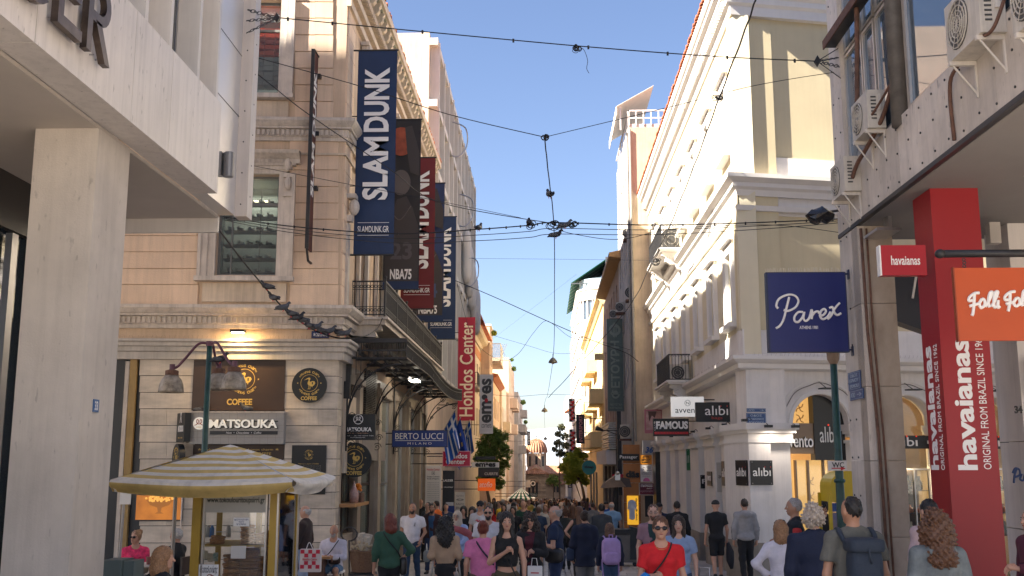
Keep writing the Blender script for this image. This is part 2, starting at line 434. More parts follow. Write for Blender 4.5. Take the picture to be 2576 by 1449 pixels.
def ac_unit(label,x0,x1,y0,y1,z0,z1,group=None):
 """air conditioner on the right-hand wall: fan looks at the street (-X)"""
 t=thing('air_conditioner',label,'air conditioner',(x1,(y0+y1)/2,z0),group)
 am=pm('aged_ac_casing',(.52,.49,.43),.5,.1,4,streak=.3);dk=flat('fan_grille',(.05,.05,.05),.5)
 M().box(x0,x1,y0,y1,z0,z1).obj('casing',am,t)
 f=Fr(x0,(y0+y1)/2,-PI/2);L_=y1-y0;h=z1-z0;c=-.12*L_*1.0;r=h*.42
 q=M().prism(f,[(c+r*math.cos(2*PI*k/20),(z0+z1)/2+r*math.sin(2*PI*k/20))for k in range(20)],.001,.006);q.obj('fan_opening',dk,t)
 q=M()
 for rr in(.35,.55,.75,.95):q.arch(f,c,(z0+z1)/2,r*rr-.006,r*rr,.006,.02,20,0,2*PI)
 for k in range(6):
  a=PI*k/6;q.tube([f.P(c-r*math.cos(a),(z0+z1)/2-r*math.sin(a),.014),f.P(c+r*math.cos(a),(z0+z1)/2+r*math.sin(a),.014)],.004,4)
 q.obj('grille',am,t)
 f2=FrY(y0)
 q=M()
 for i in range(7):q.fb(f2,x0+.05,x0+.12,z0+.12+i*.05,z0+.14+i*.05,0,.006)
 q.obj('vent_slot',dk,t)
 M().fb(f2,x0+.15,x1-.06,z0+.25,z1-.06,0,.025).obj('service_cover',pm('ac_cover',(.58,.55,.5),.5,.05,4,streak=.2),t)
 q=M()
 for yy in(y0+.08,y1-.08):
  q.box(x0-.02,4.62,yy-.02,yy+.02,z0-.05,z0-.002);q.box(x1-.02,x1+.0,yy-.015,yy+.015,z0-.4,z0-.05)
  q.tube([(x0+.02,yy,z0-.05),(x1,yy,z0-.38)],.012,4)
 q.obj('bracket',MATS['ac_cover'],t)
 return t
# === NEAR LEFT building (grey metal cladding, letters CER)
NLx=-4.6;FL=Fr(NLx,0,PI/2)
nl=thing('corner_building','grey metal clad building at left edge with large steel letters on its fascia','building',(-8,12,gz(12)))
m=M();m.box(-40,-4.98,3.5,15.42,5.09,23.2);m.obj('wall',nlm,nl)
panelm=pm('fascia_panel',(.66,.63,.60),.45,.06,1.5,.0,streak=.2,rnd=.05,speck=.45)
ycuts=[2,4.3,6.55,8.77,10.98,12.15,14.1]
for a,b in zip(ycuts,ycuts[1:]):
 piece('fascia_panel',nl,FL,a+.006,b-.006,3.77,5.09,-.38,0,panelm)
M().box(-5.0,-4.99,2,14.1,3.79,5.07).obj('fascia_backing',dark,nl)
M().box(-4.985,-4.75,14.1,15.42,3.775,24).box(-5.0,-4.9,2,14.1,5.095,5.2).obj('side_panel',pm('smooth_panel',(.60,.60,.60),.3,.03,1,metal=.3),nl)
q=M()
for z in(5.35,6.35,7.9):q.fb(FL,14.12,15.42,z,z+.012,-.148,-.144)
q.obj('panel_joint',dark,nl)
M().box(-4.76,-4.56,15.42,15.7,3.76,24).obj('corner_fin',pm('corner_fin_marble',(.55,.51,.48),.5,.05,1.5,streak=.15),nl)
q=M()
for k in range(12):q.tube([(-4.66,15.41,3.95+k*.5),(-4.66,15.435,3.95+k*.5)],.012,6);q.tube([(-4.555,15.55,4.1+k*.5),(-4.57,15.55,4.1+k*.5)],.012,6)
q.obj('bolt',dark,nl)
for y in(9.6,10.35,11.35,12.15,13.2,14.0):
 piece('window_fin',nl,FL,y,y+.09,5.1,9.5,-.38,-.06,pm('white_fin',(.62,.6,.57),.5,.05,2,streak=.12))
for a,b,k in((9.7,10.34,0),(10.45,11.34,1),(11.45,12.14,0),(12.25,13.19,1),(13.3,13.99,0)):
 win(nl,FL,a,b,5.2,9.4,-.36,steel,pane if k else pm('window_blind',(.5,.47,.43),.7,.05,3),1,3,.05,.012)
M().box(-9.5,-4.99,2,15.42,3.72,3.765).obj('soffit',soff,nl)
M().box(-8.9,-8.6,2,13.0,gz(0)-.5,3.72).obj('shop_wall',pm('dark_shop_wall',(.05,.045,.04),.4,.2,2),nl)
fr9=Fr(-6.9,0,PI/2)
q=M().wall(fr9,4,13.9,gz(13)-.1,3.72,[(5,8.9,gz(13)-.2,3.0),(9.1,13.55,gz(13)-.2,3.0)],-.2,0);q.obj('shop_frame',pm('dark_bronze_frame',(.04,.035,.03),.3,.1,3),nl)
M().fb(fr9,9.1,13.55,gz(13),3.0,-.12,-.1).obj('shop_window',pane,nl)
M().fb(fr9,12.9,13.05,gz(13),2.95,-.04,.05).obj('door_edge',steel,nl)
M().box(-6.9,-4.98,15.36,15.42,3.5,3.74).box(-9.4,-6.9,13.9,15.4,3.4,3.72).obj('edge_beam',nlm,nl)
col=M();col.box(-5.70,-4.98,11.04,11.93,gz(12)-.3,3.72);col.obj('column',nlcol,nl)
q=M().lathe((-5.95,10.2,3.70),[(.11,0),(.11,.02),(.07,.022)],20);q.obj('ceiling_light',steel,nl)
num=M().fb(Fr(-4.98,0,PI/2),11.36,11.50,.57,.71,.001,.012).obj('house_number',flat('blue_enamel',(.05,.13,.30),.35),nl)
text(num,Fr(-4.98,0,PI/2),11.39,11.47,.59,.69,.012,'33',whitep,bold=.02,ext=.002)
def steel_letter(name,polys,parent):
 q=M()
 for p in polys:q.prism(FL,[(a-.80,b)for a,b in p],.05,.12)
 q2=M()
 return q.obj(name,steelb,parent)
b0=4.04;H=.82
def bar(a,b,c,d):return[(a,c),(b,c),(b,d),(a,d)]
steel_letter('letter_e',[bar(9.72,9.83,b0,b0+H),bar(9.83,10.22,b0,b0+.11),bar(9.83,10.16,b0+.36,b0+.46),bar(9.83,10.22,b0+H-.11,b0+H)],nl)
rp=[bar(10.33,10.44,b0,b0+H)]
for k in range(10):
 a,c=-PI/2+PI*k/10,-PI/2+PI*(k+1)/10;cx,cz=10.6,b0+H-.24
 rp.append([(cx+.13*math.cos(a),cz+.13*math.sin(a)),(cx+.24*math.cos(a),cz+.24*math.sin(a)),(cx+.24*math.cos(c),cz+.24*math.sin(c)),(cx+.13*math.cos(c),cz+.13*math.sin(c))])
rp+=[bar(10.44,10.6,b0+H-.11,b0+H),bar(10.44,10.6,b0+H-.48,b0+H-.37),[(10.5,b0+.37),(10.64,b0+.37),(10.88,b0),(10.76,b0)]]
steel_letter('letter_r',rp,nl)
cp=[]
for k in range(16):
 a,c=R(50)+R(260)*k/16,R(50)+R(260)*(k+1)/16;cx,cz=9.28,b0+H/2
 cp.append([(cx+.28*math.cos(a),cz+.30*math.sin(a)),(cx+.39*math.cos(a),cz+.41*math.sin(a)),(cx+.39*math.cos(c),cz+.41*math.sin(c)),(cx+.28*math.cos(c),cz+.30*math.sin(c))])
steel_letter('letter_c',cp,nl)
q=M()
for s in(9.77,10.0,10.39,10.66,10.8,9.0,9.3):
 for z in(b0+.06,b0+H-.06):q.cyl(FL.P(s-.80,z,0),FL.P(s-.80,z,.05),.008,n=5)
q.obj('letter_stud',steel,nl)
wlt=thing('wall_lamp','grey cylinder wall lamp on panel beside the fascia end','lamp',(-4.75,14.55,4.0))
M().box(-4.75,-4.68,14.45,14.6,4.15,4.5).obj('mount',steel,wlt);q=M().lathe((-4.6,14.55,4.14),[(.075,0),(.078,.02),(.078,.36),(.07,.37)],14).obj('lamp_body',pm('grey_lamp',(.22,.22,.23),.4,.05,3,metal=.5),wlt,smooth=False)
# === NEAR RIGHT building (marble, air conditioners)
FRR=Fr(4.6,0,-PI/2)
nr=thing('marble_building','stained white marble building at right edge with air conditioners and red column','building',(8,12,gz(12)))
mslab=pm('bolted_marble_panel',(.56,.51,.45),.5,.2,1.2,.1,20,streak=.2,rnd=.10,speck=.45)
ys=[5.8,6.8,7.7,8.6,9.4,10.2,11.0,11.7,12.4,13.1,13.9,14.7,15.5,15.98]
for a,b in zip(ys,ys[1:]):
 piece('marble_panel',nr,FRR,-b+.003,-a-.003,3.5,4.42,-.3,0,mslab)
q=M()
for y in np.arange(6,15.9,.42):
 for z in(3.62,4.0,4.32):q.cyl(FRR.P(-y,z+.03*math.sin(y*9),0),FRR.P(-y,z+.03*math.sin(y*9),.012),.014,n=6)
for z in np.arange(-1,10,.55):
 for y in(15.55,15.85):q.cyl(FRR.P(-y,z,0),FRR.P(-y,z,.012),.014,n=6)
q.obj('panel_bolt',dark,nr)
M().box(4.6,4.95,15.42,15.98,4.425,13).box(4.75,12,15.6,15.98,3.5,13).obj('marble_edge',mslab,nr)
M().box(5.0,30,3,15.6,4.43,13).obj('wall',greyst,nr)
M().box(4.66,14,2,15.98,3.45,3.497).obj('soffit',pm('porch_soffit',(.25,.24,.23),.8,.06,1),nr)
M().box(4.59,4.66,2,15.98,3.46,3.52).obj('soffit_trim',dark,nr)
z=3.45;k=0
for a,b in((3.45,2.3),(2.3,1.1),(1.1,.05),(.05,-1.0),(-1.0,gz(15)-.1)):
 piece('marble_panel',nr,FRR,-15.95,-15.02,b+.004,a-.004,-.1,0,mslab)
 piece('marble_panel',nr,FrY(15.02),4.6,5.1,b+.004,a-.004,-.3,0,marbler)
M().box(4.72,5.08,15.1,15.85,gz(15)-.2,3.45).obj('column_core',greyst,nr)
M().tube([(4.64,14.98,3.4),(4.65,14.97,1.9),(4.72,14.97,.4),(4.75,14.96,-2.1)],.022,8).tube([(4.72,14.98,3.4),(4.73,14.97,1.9),(4.79,14.97,.4),(4.82,14.96,-2.1)],.016,8).obj('pipe',rust,nr,smooth=True)
alum=pm('aluminium_frame',(.55,.52,.47),.35,.08,3,metal=.6,streak=.15)
for a,b,hs in((15.42,14.55,(4.46,6.25,9)),(14.5,13.98,(4.46,6.25,9)),(13.9,13.28,(4.46,6.25,9)),(12.78,10.6,(4.46,9)),(10.5,8.0,(4.46,9))):
 for z0,z1 in zip(hs,hs[1:]):win(nr,FRR,-a,-b,z0,z1-.03,-.06,alum,paneb,1,1,.045,.06)
M().tube([FRR.P(-13.02,4.3,-.02),FRR.P(-13.02,9,-.02)],.11,12).obj('drain_pipe',pm('dark_drain_pipe',(.10,.09,.08),.6,.3,5),nr,smooth=True)
M().fb(FRR,-13.27,-12.8,4.44,9,-.3,-.1).obj('window_pier',greyst,nr)
M().box(4.42,4.6,13.2,15.6,6.45,6.53).obj('canopy_ledge',dark,nr)
M().box(4.40,4.42,13.2,15.6,6.42,6.56).obj('ledge_edge',rust,nr)
ac_unit('weathered air conditioner under the tall windows, above the lower one',4.36,4.6,13.5,14.2,4.45,4.98)
ac_unit('lower left air conditioner with faded logo, beside black wrapped lamp',4.36,4.6,14.7,15.4,3.9,4.42)
ac_unit('large air conditioner on a rusty platform near top right corner',4.34,4.6,9.85,10.7,4.22,4.85)
ac_unit('air conditioner cut by right edge, right of the rusty platform',4.3,4.58,8.4,9.1,3.85,4.45)
ac_unit('small air conditioner cut by right edge below the fascia top',4.42,4.59,8.6,8.95,3.4,3.68)
cb=thing('pipe_bundle','dark taped pipes hanging between air conditioners on marble wall','pipe',(4.5,14.3,4.4))
M().tube(catmull([FRR.P(-14.1,8,.1),FRR.P(-14.15,6.4,.1),FRR.P(-14.2,5.6,.12),FRR.P(-14.2,5.05,.15)],6),.035,7).tube(catmull([FRR.P(-14.9,4.05,.06),FRR.P(-14.7,4.1,.12),FRR.P(-14.5,4.25,.1),FRR.P(-14.0,4.35,.1),FRR.P(-13.4,4.55,.08),FRR.P(-13.0,4.85,.06)],6),.03,6).tube(catmull([FRR.P(-13.9,4.7,.2),FRR.P(-13.6,4.6,.2),FRR.P(-13.2,4.8,.1),FRR.P(-13.0,4.95,.05)],6),.018,6).obj('pipe',rust,cb,smooth=True)
M().tube(catmull([FRR.P(-10.2,4.45,.1),FRR.P(-10.7,4.3,.08),FRR.P(-11.2,4.2,.05),FRR.P(-11.25,3.55,.03)],6),.022,6).tube(catmull([FRR.P(-9.9,4.6,.2),FRR.P(-9.95,4.25,.2),FRR.P(-9.7,4.2,.2),FRR.P(-9.6,4.5,.1)],6),.018,6).obj('hose',rust,cb,smooth=True)
bl=thing('wrapped_floodlight','floodlight wrapped in black plastic below lower air conditioner','lamp',(4.4,15.6,3.75))
q=M().ell((4.28,15.75,3.78),.22,.2,.12,9,6);q.v=[(x+.03*math.sin(40*z+9*x),y,z+.03*math.sin(31*x))for x,y,z in q.v]
q.obj('plastic_wrap',flat('black_plastic',(.012,.012,.014),.25),bl);M().tube([(4.28,15.75,3.82),(4.6,15.9,3.9)],.02,5).obj('arm',iron,bl)
redc=pm('red_column_paint',(.29,.008,.014),.45,.05,1);redc2=redc
rc=thing('red_column','tall red column with white flip-flop brand lettering under the porch','column',(5.1,13.2,gz(13)))
M().box(4.9,5.50,12.93,13.55,gz(13)-.2,3.45).obj('shaft',redc,rc)
fa=FrY(12.93);fs=Fr(4.9,0,-PI/2)
havf=dict(bold=.028,ext=.004)
s0,_=fa.px(2398,1000);s1,_=fa.px(2447,1000)
text(rc,fa,s0,s1,(1168-1182)/FOC*12.93,(1168-858)/FOC*12.93,.001,'havaianas',whitep,rot=90,**havf)
s0,_=fa.px(2462,1000);s1,_=fa.px(2481,1000)
text(rc,fa,s0,s1,(1168-1180)/FOC*12.93,(1168-850)/FOC*12.93,.001,'ORIGINAL FROM BRAZIL SINCE 1962',whitep,rot=90,ext=.004)
def rcp(u,v):r=fs.px(u,v);return r
a=rcp(2336,1182);b=rcp(2366,862)
text(rc,fs,-13.5,-13.25,a[1],b[1],.001,'havaianas',whitep,rot=90,**havf)
text(rc,fs,-13.17,-13.06,a[1],b[1],.001,'ORIGINAL FROM BRAZIL SINCE 1962',whitep,rot=90,ext=.004)
hs=thing('red_shop_sign','small red box sign with white brand name beside red column','sign',(4.5,12.9,2.0))
s0,s1,z0,z1=fa.rect(2215,617,2333,692,.0)
M().fb(fa,s0,s1,z0,z1,-.12,0).obj('sign_box',pm('red_sign',(.38,.012,.025),.4,.03,2),hs)
M().fb(fa,s0-.02,s0-.001,z0,z1,-.12,0).obj('side_edge',whitep,hs)
text(hs,fa,s0+.12,s1-.08,z0+.13,z0+.25,.001,'havaianas',whitep,bold=.015,ext=.004)
px_=thing('blue_shop_sign','large dark blue square shop sign with white script and bird spikes','sign',(4.0,15.6,1.8))
fp=FrY(15.5);s0,s1,z0,z1=fp.rect(1927,687,2135,884)
M().fb(fp,s0,s1,z0,z1,-.1,0).obj('sign_box',flat('deep_blue',(.007,.015,.12),.4),px_)
M().fb(fp,s0-.008,s0+.02,z0-.01,z1+.01,-.105,.006).fb(fp,s0,s1,z1,z1+.012,-.105,.006).fb(fp,s0,s1,z0-.012,z0,-.105,.006).fb(fp,s1,s1+.015,z0-.01,z1+.01,-.105,.006).obj('frame',flat('navy_frame',(.012,.02,.06),.4),px_)
q=M()
for i in range(60):
 c=s0+(s1-s0)*(i+random.random())/60;q.tube([fp.P(c,z1+.01,-.05),fp.P(c+random.uniform(-.02,.02),z1+.07+random.random()*.03,-.05+random.uniform(-.03,.03))],.0022,3)
q.obj('bird_spikes',flat('clear_spike',(.7,.65,.55),.4),px_,kind='stuff')
M().tube([fp.P(s1,z1-.01,-.05),fp.P(s1+.18,z1-.01,-.05)],.015,6).tube([fp.P(s1,z0+.03,-.05),fp.P(s1+.18,z0+.03,-.05)],.015,6).fb(fp,s1+.06,s1+.12,z1-.09,z1+.05,-.09,-.01).fb(fp,s1+.06,s1+.12,z0-.06,z0+.08,-.09,-.01).obj('bracket',flat('navy_frame',(.012,.02,.06),.4),px_)
def cpx(fr,l):return[fr.px(2200*0+a,b)for a,b in l]
scr=whitep
def pz(x,y):return fp.px(1475.8+x*.4629,201.2+y*.4629)
for pts in([(1040,1242),(1030,1225),(1045,1190),(1090,1168),(1130,1172),(1150,1200),(1135,1235),(1095,1255),(1070,1250)],
[(1100,1180),(1085,1240),(1070,1300),(1050,1335),(1028,1350)],
[(1175,1262),(1150,1262),(1130,1285),(1130,1310),(1150,1315),(1172,1290),(1182,1262),(1178,1295),(1190,1310),(1208,1295),(1218,1262),(1222,1250),(1225,1265),(1222,1300)],
[(1222,1285),(1240,1262),(1258,1258),(1262,1270)],
[(1262,1280),(1285,1278),(1300,1258),(1290,1245),(1272,1258),(1268,1285),(1285,1300),(1310,1285),(1325,1260)],
[(1318,1240),(1335,1235),(1345,1262),(1360,1278),(1382,1268)],[(1375,1212),(1350,1240),(1325,1285),(1308,1300)]):
 stroke(px_,fp,[pz(*p)for p in pts],.018,.006,scr)
a=pz(1157,1354);b=pz(1256,1336)
text(px_,fp,a[0],b[0],a[1],b[1],.001,'ATHENS 1981',whitep,bold=.01,ext=.003)
og=thing('orange_hanging_sign','orange shop sign hanging from black bar at right edge','sign',(5.4,11,2.0))
ff=FrY(11.0);s0,s1,z0,z1=ff.rect(2400,674,2720,856)
M().fb(ff,s0,s1,z0,z1,-.05,0).obj('sign_board',pm('orange_board',(.46,.07,.012),.45,.05,2),og)
M().fb(ff,s0-.012,s0,z0-.01,z1+.01,-.055,.005).obj('edge',flat('dark_orange',(.25,.04,.01),.5),og)
def pf(x,y):return ff.px(1945.4+x*.5,724.5+y*.5)
for pts in([(1035,25),(1010,28),(985,48),(983,65),(1000,62)],[(1010,30),(1008,80),(1003,125),(998,140)],[(985,92),(1008,85),(1030,80)],
[(1048,55),(1035,80),(1045,100),(1062,85),(1060,60),(1048,55)],[(1065,95),(1085,60),(1100,22),(1088,28),(1080,70),(1088,98)],[(1098,95),(1118,50),(1128,20),(1115,25),(1108,70),(1112,98),(1120,92)],
[(1130,62),(1128,98),(1138,92)],[(1131,45),(1131,47)],
[(1215,18),(1190,22),(1165,42),(1165,60),(1180,58)],[(1190,25),(1188,75),(1180,118)],[(1168,82),(1190,75),(1208,72)],
[(1222,50),(1208,75),(1220,92),(1238,78),(1235,55),(1222,50)],[(1242,90),(1258,50),(1268,15),(1256,22),(1250,70),(1256,92)],[(1268,90),(1282,50),(1292,15),(1282,22),(1276,70),(1282,92)]):
 stroke(og,ff,[pf(*p)for p in pts],.017,.006,whitep)
bb=thing('iron_sign_bar','black round-tipped iron bar carrying the orange sign','bracket',(5.2,11,2.2))
zb=(1168-642)/FOC*11
M().tube([(4.27,11,zb),(6.2,11,zb)],.042,8).obj('bar',iron,bb,smooth=True);M().ell((4.23,11,zb),.058,.058,.05,12,8).obj('finial',iron,bb,smooth=True)
q=M()
for k in range(4):q.arch(ff,4.485,zb-.06-k*.035,.012,.02,-.03+.01*(k%2),-.02+.01*(k%2),8,0,2*PI)
q.obj('chain',iron,bb)
wp=thing('white_pillar','white panelled pillar numbered 34 at right edge of photo','pillar',(7,15,gz(15)))
fw_=FrY(14.9)
for a,b in((3.45,2.05),(2.045,.32),(.315,-.9),(-.905,-2.4)):piece('pillar_panel',wp,fw_,6.72,7.9,b+.004,a-.004,-.8,0,white)
a=fw_.px(2552,1040);b=fw_.px(2570,1021);text(wp,fw_,a[0],b[0],a[1],b[1],.002,'34',blackp,bold=.03,ext=.02)
M().tube([fw_.P(6.83,1.45,.12),fw_.P(6.83,.95,.12)],.06,12).obj('cylinder_lamp',pm('grey_lamp2',(.45,.43,.4),.5,.05,3),wp)
for pts in([(2548,1215),(2550,1195),(2556,1178)],[(2545,1190),(2552,1178),(2562,1182),(2562,1195),(2550,1200)],[(2568,1192),(2564,1205),(2572,1208),(2576,1192),(2580,1208)]):
 stroke(wp,fw_,[fw_.px(*p)for p in pts],.015,.03,flat('navy_letter',(.02,.05,.16),.4))
for i,(x,y_,l)in enumerate(((5.9,12.3,'round recessed ceiling spot under the porch right of red column'),)):
 tag(M().lathe((x,y_,3.43),[(.1,0),(.1,.022)],16).obj('ceiling_spot',steel),l,'lamp')
q=thing('porch_speaker','pair of grey box lamps under the porch ceiling behind red column','lamp',(6.3,14.4,3.2))
M().box(6.25,6.40,14.4,14.55,3.05,3.35).obj('lamp_box',pm('grey_lamp2',(.45,.43,.4),.5,.05,3),q);M().box(5.85,5.98,14.6,14.72,2.98,3.25).obj('lamp_box',MATS['grey_lamp2'],q)
aw=thing('navy_shop_awning','dark navy shop sign box behind red column under the porch','sign',(6,16.5,2))
M().prism(FrY(16.5),[(5.3,3.42),(6.9,3.42),(6.9,1.9),(6.1,2.05),(5.3,2.35)],-.3,0).obj('sign_box',flat('navy_box',(.015,.02,.04),.4),aw)
stroke(aw,FrY(16.5),[(5.86,2.6),(5.95,3.0),(6.0,3.1),(6.05,2.6)],.02,.01,whitep)
tag(M().box(4.62,4.95,14.2,14.8,3.2,3.24).box(4.85,4.9,14.4,14.6,3.24,3.45).obj('floodlight',steel),'flat grey floodlight under the porch beside marble column','lamp')
# === LEFT corner building with coffee shop
AL=math.atan(.07)
LF=Fr(-4.6,23.1,AL)
LS=Fr(-4.6,0,PI/2)
lb=thing('neoclassical_building','cream neoclassical corner building with red tiled eave and coffee shop below','building',(-8,30,gz(30)))
LYE=41.0
crw=pm('cream_wall',(.60,.46,.33),.88,.12,1,.2,40,streak=.2)
W1=LF.rect(552,437,694,692);W2=LF.rect(612,-60,700,235)
zc1,zc2=LF.px(700,812)[1],LF.px(700,305)[1]
q=M().wall(LF,-9.5,0,zc1,12.0,[W1,(W2[0],W2[1],W2[2],10.9)],-.45,-.03)
q.wall(LF,-9.5,0,2.3,zc1,[],-.45,-.03)
lwy=[25.6+2.75*k for k in range(6)]
holes=[]
for y in lwy:holes+=[(y-.5,y+.5,3.5 if y<39 else 4.1,6.1),(y-.5,y+.5,8.2,10.3)]
q.wall(LS,23.1,LYE,2.3,12.0,holes,-.45,-.03)
q.obj('wall',crw,lb)
M().box(-14,-5.3,23.8,LYE-.1,2.3,12.0).obj('inner_block',dark,lb)if False else None
M().wall(LF,-9.5,-.5,2.3,11.9,[W1,(W2[0],W2[1],W2[2],10.9)],-.5,-.46).fb(LS,23.7,LYE,2.3,11.9,-.5,-.46).obj('blind_backing',dark,lb)
vr=[352,388,428,470,511,552,593,634,676,716,772]
def blocks(us,vs,d=.012,m=cream,name='wall_block'):
 for a,b in zip(vs,vs[1:]):
  for c,e in zip(us,us[1:]):
   s0,z1=LF.px(c,a);s1,z0=LF.px(e,b)
   piece(name,lb,LF,s0+.008,s1-.008,z0+.008,z1-.008,-.05,d,m)
blocks([262,305,361,427,497],vr[3:]);blocks([729,788,851],vr)
s1c=-.02
blocks([742,793,838],[-120,-80,-38,5,46,88,130,172,214,256,300])
for a,b in zip(vr,vr[1:]):
 z1=LF.px(850,a)[1];z0=LF.px(850,b)[1]
 piece('wall_block',lb,LS,23.12,24.0,z0+.008,z1-.008,-.05,.012,cream)
for a,b in zip([-120,-80,-38,5,46,88,130,172,214,256],[-80,-38,5,46,88,130,172,214,256,300]):
 piece('wall_block',lb,LS,23.12,24.0,LF.px(850,b)[1]+.008,LF.px(850,a)[1]-.008,-.05,.012,cream)
def moulded(parent,fr,r,wd,m,hood=True,name='window_surround'):
 s0,s1,z0,z1=r
 q=M()
 for k,(a,b,dd)in enumerate(((0,.45,.05),(.45,.8,.09),(.8,1,.13))):
  q.fb(fr,s0-wd*b,s0-wd*a,z0-.05,z1,-.03,dd);q.fb(fr,s1+wd*a,s1+wd*b,z0-.05,z1,-.03,dd)
  q.fb(fr,s0-wd*b,s1+wd*b,z1+wd*a*.6,z1+wd*b*.6,-.03,dd+.003)
 if hood:
  zt=z1+wd*.6
  q.strip(fr,[(-.03,zt),(.14,zt),(.14,zt+.1),(.2,zt+.14),(.3,zt+.2),(.34,zt+.27),(-.03,zt+.3)],s0-wd*1.25,s1+wd*1.25)
 o=q.obj(name,m,parent)
 if hood:
  n=int((s1-s0+2*wd)/.09)
  k=M()
  for i in range(n):k.fb(fr,s0-wd+i*.09,s0-wd+i*.09+.05,zt+.02,zt+.09,.14,.175)
  k.obj('dentils',m,parent)
 M().fb(fr,s0-wd*1.1,s1+wd*1.1,z0-.16,z0-.055,-.03,.2).obj('sill',m,parent)
 return o
moulded(lb,LF,W1,.38,stonew);moulded(lb,LF,(W2[0],W2[1],W2[2],10.9),.34,stonew,False)
for r,nm in((W1,0),(W2,1)):
 M().fb(LF,r[0]-.25,r[1]+.25,r[2]-.62,r[2]-.2,-.03,.03).obj('apron_panel',cream2,lb)
for uu in(727,):
 for v0 in(398,445):
  s,z=LF.px(727,v0+20);M().ell(LF.P(s,z,.12),.09,.1,.16,9,7).fb(LF,s-.1,s+.1,z-.3,z-.2,0,.14).obj('carved_console',stonew,lb)
tealf=pm('teal_window_frame',(.09,.12,.12),.4,.1,4)
greyf=pm('grey_window_frame',(.16,.17,.17),.4,.1,4)
clear=glass('display_glass',(.75,.8,.8),.97)
w1=M();s0,s1,z0,z1=W1
def wfr(r,hs,name='window'):
 s0,s1,z0,z1=r;q=M()
 for a,b in((s0,s0+.06),(s1-.06,s1)):q.fb(LF,a,b,z0,z1,-.3,-.22)
 for z in[z0,*hs,z1-.06]:q.fb(LF,s0+.06,s1-.06,z,z+.06,-.3,-.225)
 if len(hs)<2:q.fb(LF,s0+.28,s0+.31,z0+.06,(hs[0]if hs else z1-.06),-.3,-.24)
 o=q.obj(name,greyf,lb);M().fb(LF,s0+.03,s1-.03,z0+.03,z1-.03,-.27,-.262).obj('pane',clear,o);return o
zt=LF.px(620,512)[1];wfr(W1,[zt]);wfr((W2[0],W2[1],W2[2],10.9),[LF.px(650,70)[1]])
intm=flat('dim_interior',(.22,.26,.27),.8)
q=M()
for r in(W1,(W2[0],W2[1],W2[2],10.9)):
 q.fb(LF,r[0]-.3,r[1]+.3,r[2]-.1,r[3]+.1,-1.55,-1.5);q.fb(LF,r[0]-.3,r[0]-.25,r[2]-.1,r[3]+.1,-1.5,-.5);q.fb(LF,r[1]+.25,r[1]+.3,r[2]-.1,r[3]+.1,-1.5,-.5);q.fb(LF,r[0]-.25,r[1]+.25,r[2]-.1,r[2]-.05,-1.5,-.5)
 q.fb(LF,r[0]-.25,r[1]+.25,r[3]+.05,r[3]+.1,-1.5,-.5)
q.obj('window_interior',intm,lb)
sr=thing('shoe_shelves','dark display shelves with rows of pale shoes inside the lower window','shelf',LF.P(s0,z0,-.9))
q=M();sh=M()
for k in range(6):
 z=z0+.12+k*.33;q.fb(LF,s0+.05,s1-.05,z,z+.02,-.8,-.42)
 for j in range(5):
  c=s0+.22+j*.22+random.uniform(-.02,.02)
  if c<s1-.1:sh.ell(LF.P(c,z+.06,-.5),.08,.06,.035,8,5);sh.ell(LF.P(c-.05,z+.09,-.5),.035,.04,.04,6,4)
for c in(s0+.05,s1-.07,(s0+s1)/2+.2):q.fb(LF,c,c+.02,z0,z0+2.1,-.44,-.42)
q.obj('shelf',greyf,sr);sh.obj('shoes',flat('shoe_mix',(.3,.3,.3),.6),sr,kind='stuff')
lt=flat('warm_tube',(1,.8,.5),.5,emit=(1,.75,.4),est=1.5)
tag(M().fb(LF,s0+.1,s1-.35,z1-.36,z1-.335,-1.2,-1.15).obj('tube_light',lt),'warm strip light inside the lower window above the shoes','lamp')
wl_=bpy.data.lights.new('window_light','AREA');wl_.energy=8;wl_.size=.8;wl_.color=(1,.85,.65);o_=bpy.data.objects.new('window_light',wl_);COL.objects.link(o_);o_.parent=sr;o_.location=LF.P((s0+s1)/2,z1-.1,-.9)-wl(sr)
wl_=bpy.data.lights.new('window_light','AREA');wl_.energy=14;wl_.size=.6;wl_.color=(1,.9,.75);o_=bpy.data.objects.new('window_light',wl_);COL.objects.link(o_);o_.parent=sr;o_.location=LF.P((W2[0]+W2[1])/2,10.8,-.8)-wl(sr)  # extra lamp without a fitting, added to brighten the upper window's boxes
sb=thing('shoe_box_stack','stacks of orange and white shoe boxes behind the upper window','box stack',LF.P(W2[0],W2[2],-.9))
bo=[flat('orange_box',(.70,.07,.02),.6),flat('grey_box',(.42,.43,.43),.7),flat('dark_red_box',(.35,.03,.02),.6)]
for v,mm,hh in((143,0,0),(128,0,0),(113,2,0),(99,0,0),(86,0,0),(205,1,0),(193,1,0),(181,1,0),(169,1,0),(158,1,0),(217,1,0)):
 z=LF.px(650,v,-.7)[1]
 for j in range(4):
  c=W2[0]+.0+j*.24;piece('shoe_box',sb,LF,c,c+.22,z-.055,z+.045,-.8,-.42-random.random()*.06,bo[mm])
def cornice(zt,depth,prof,m,yend=LYE):
 pr=[(d*depth,zt-h)for d,h in prof]
 P=lambda d,z,which:None
 q=M();n=len(pr)
 e0=[LF.P(-9.5,z,d)for d,z in pr]
 cor=[]
 for d,z in pr:
  s=d*(1-LF.n.x)/LF.d.x;cor.append(LF.P(s,z,d))
 e2=[LS.P(yend,z,d)for d,z in pr]
 vs=e0+cor+e2
 fs=[(i,(i+1)%n,(i+1)%n+n,i+n)for i in range(n)]+[(i+n,(i+1)%n+n,(i+1)%n+2*n,i+2*n)for i in range(n)]+[tuple(range(n-1,-1,-1)),tuple(range(2*n,3*n))]
 return q.add(vs,fs).obj('cornice',m,lb)
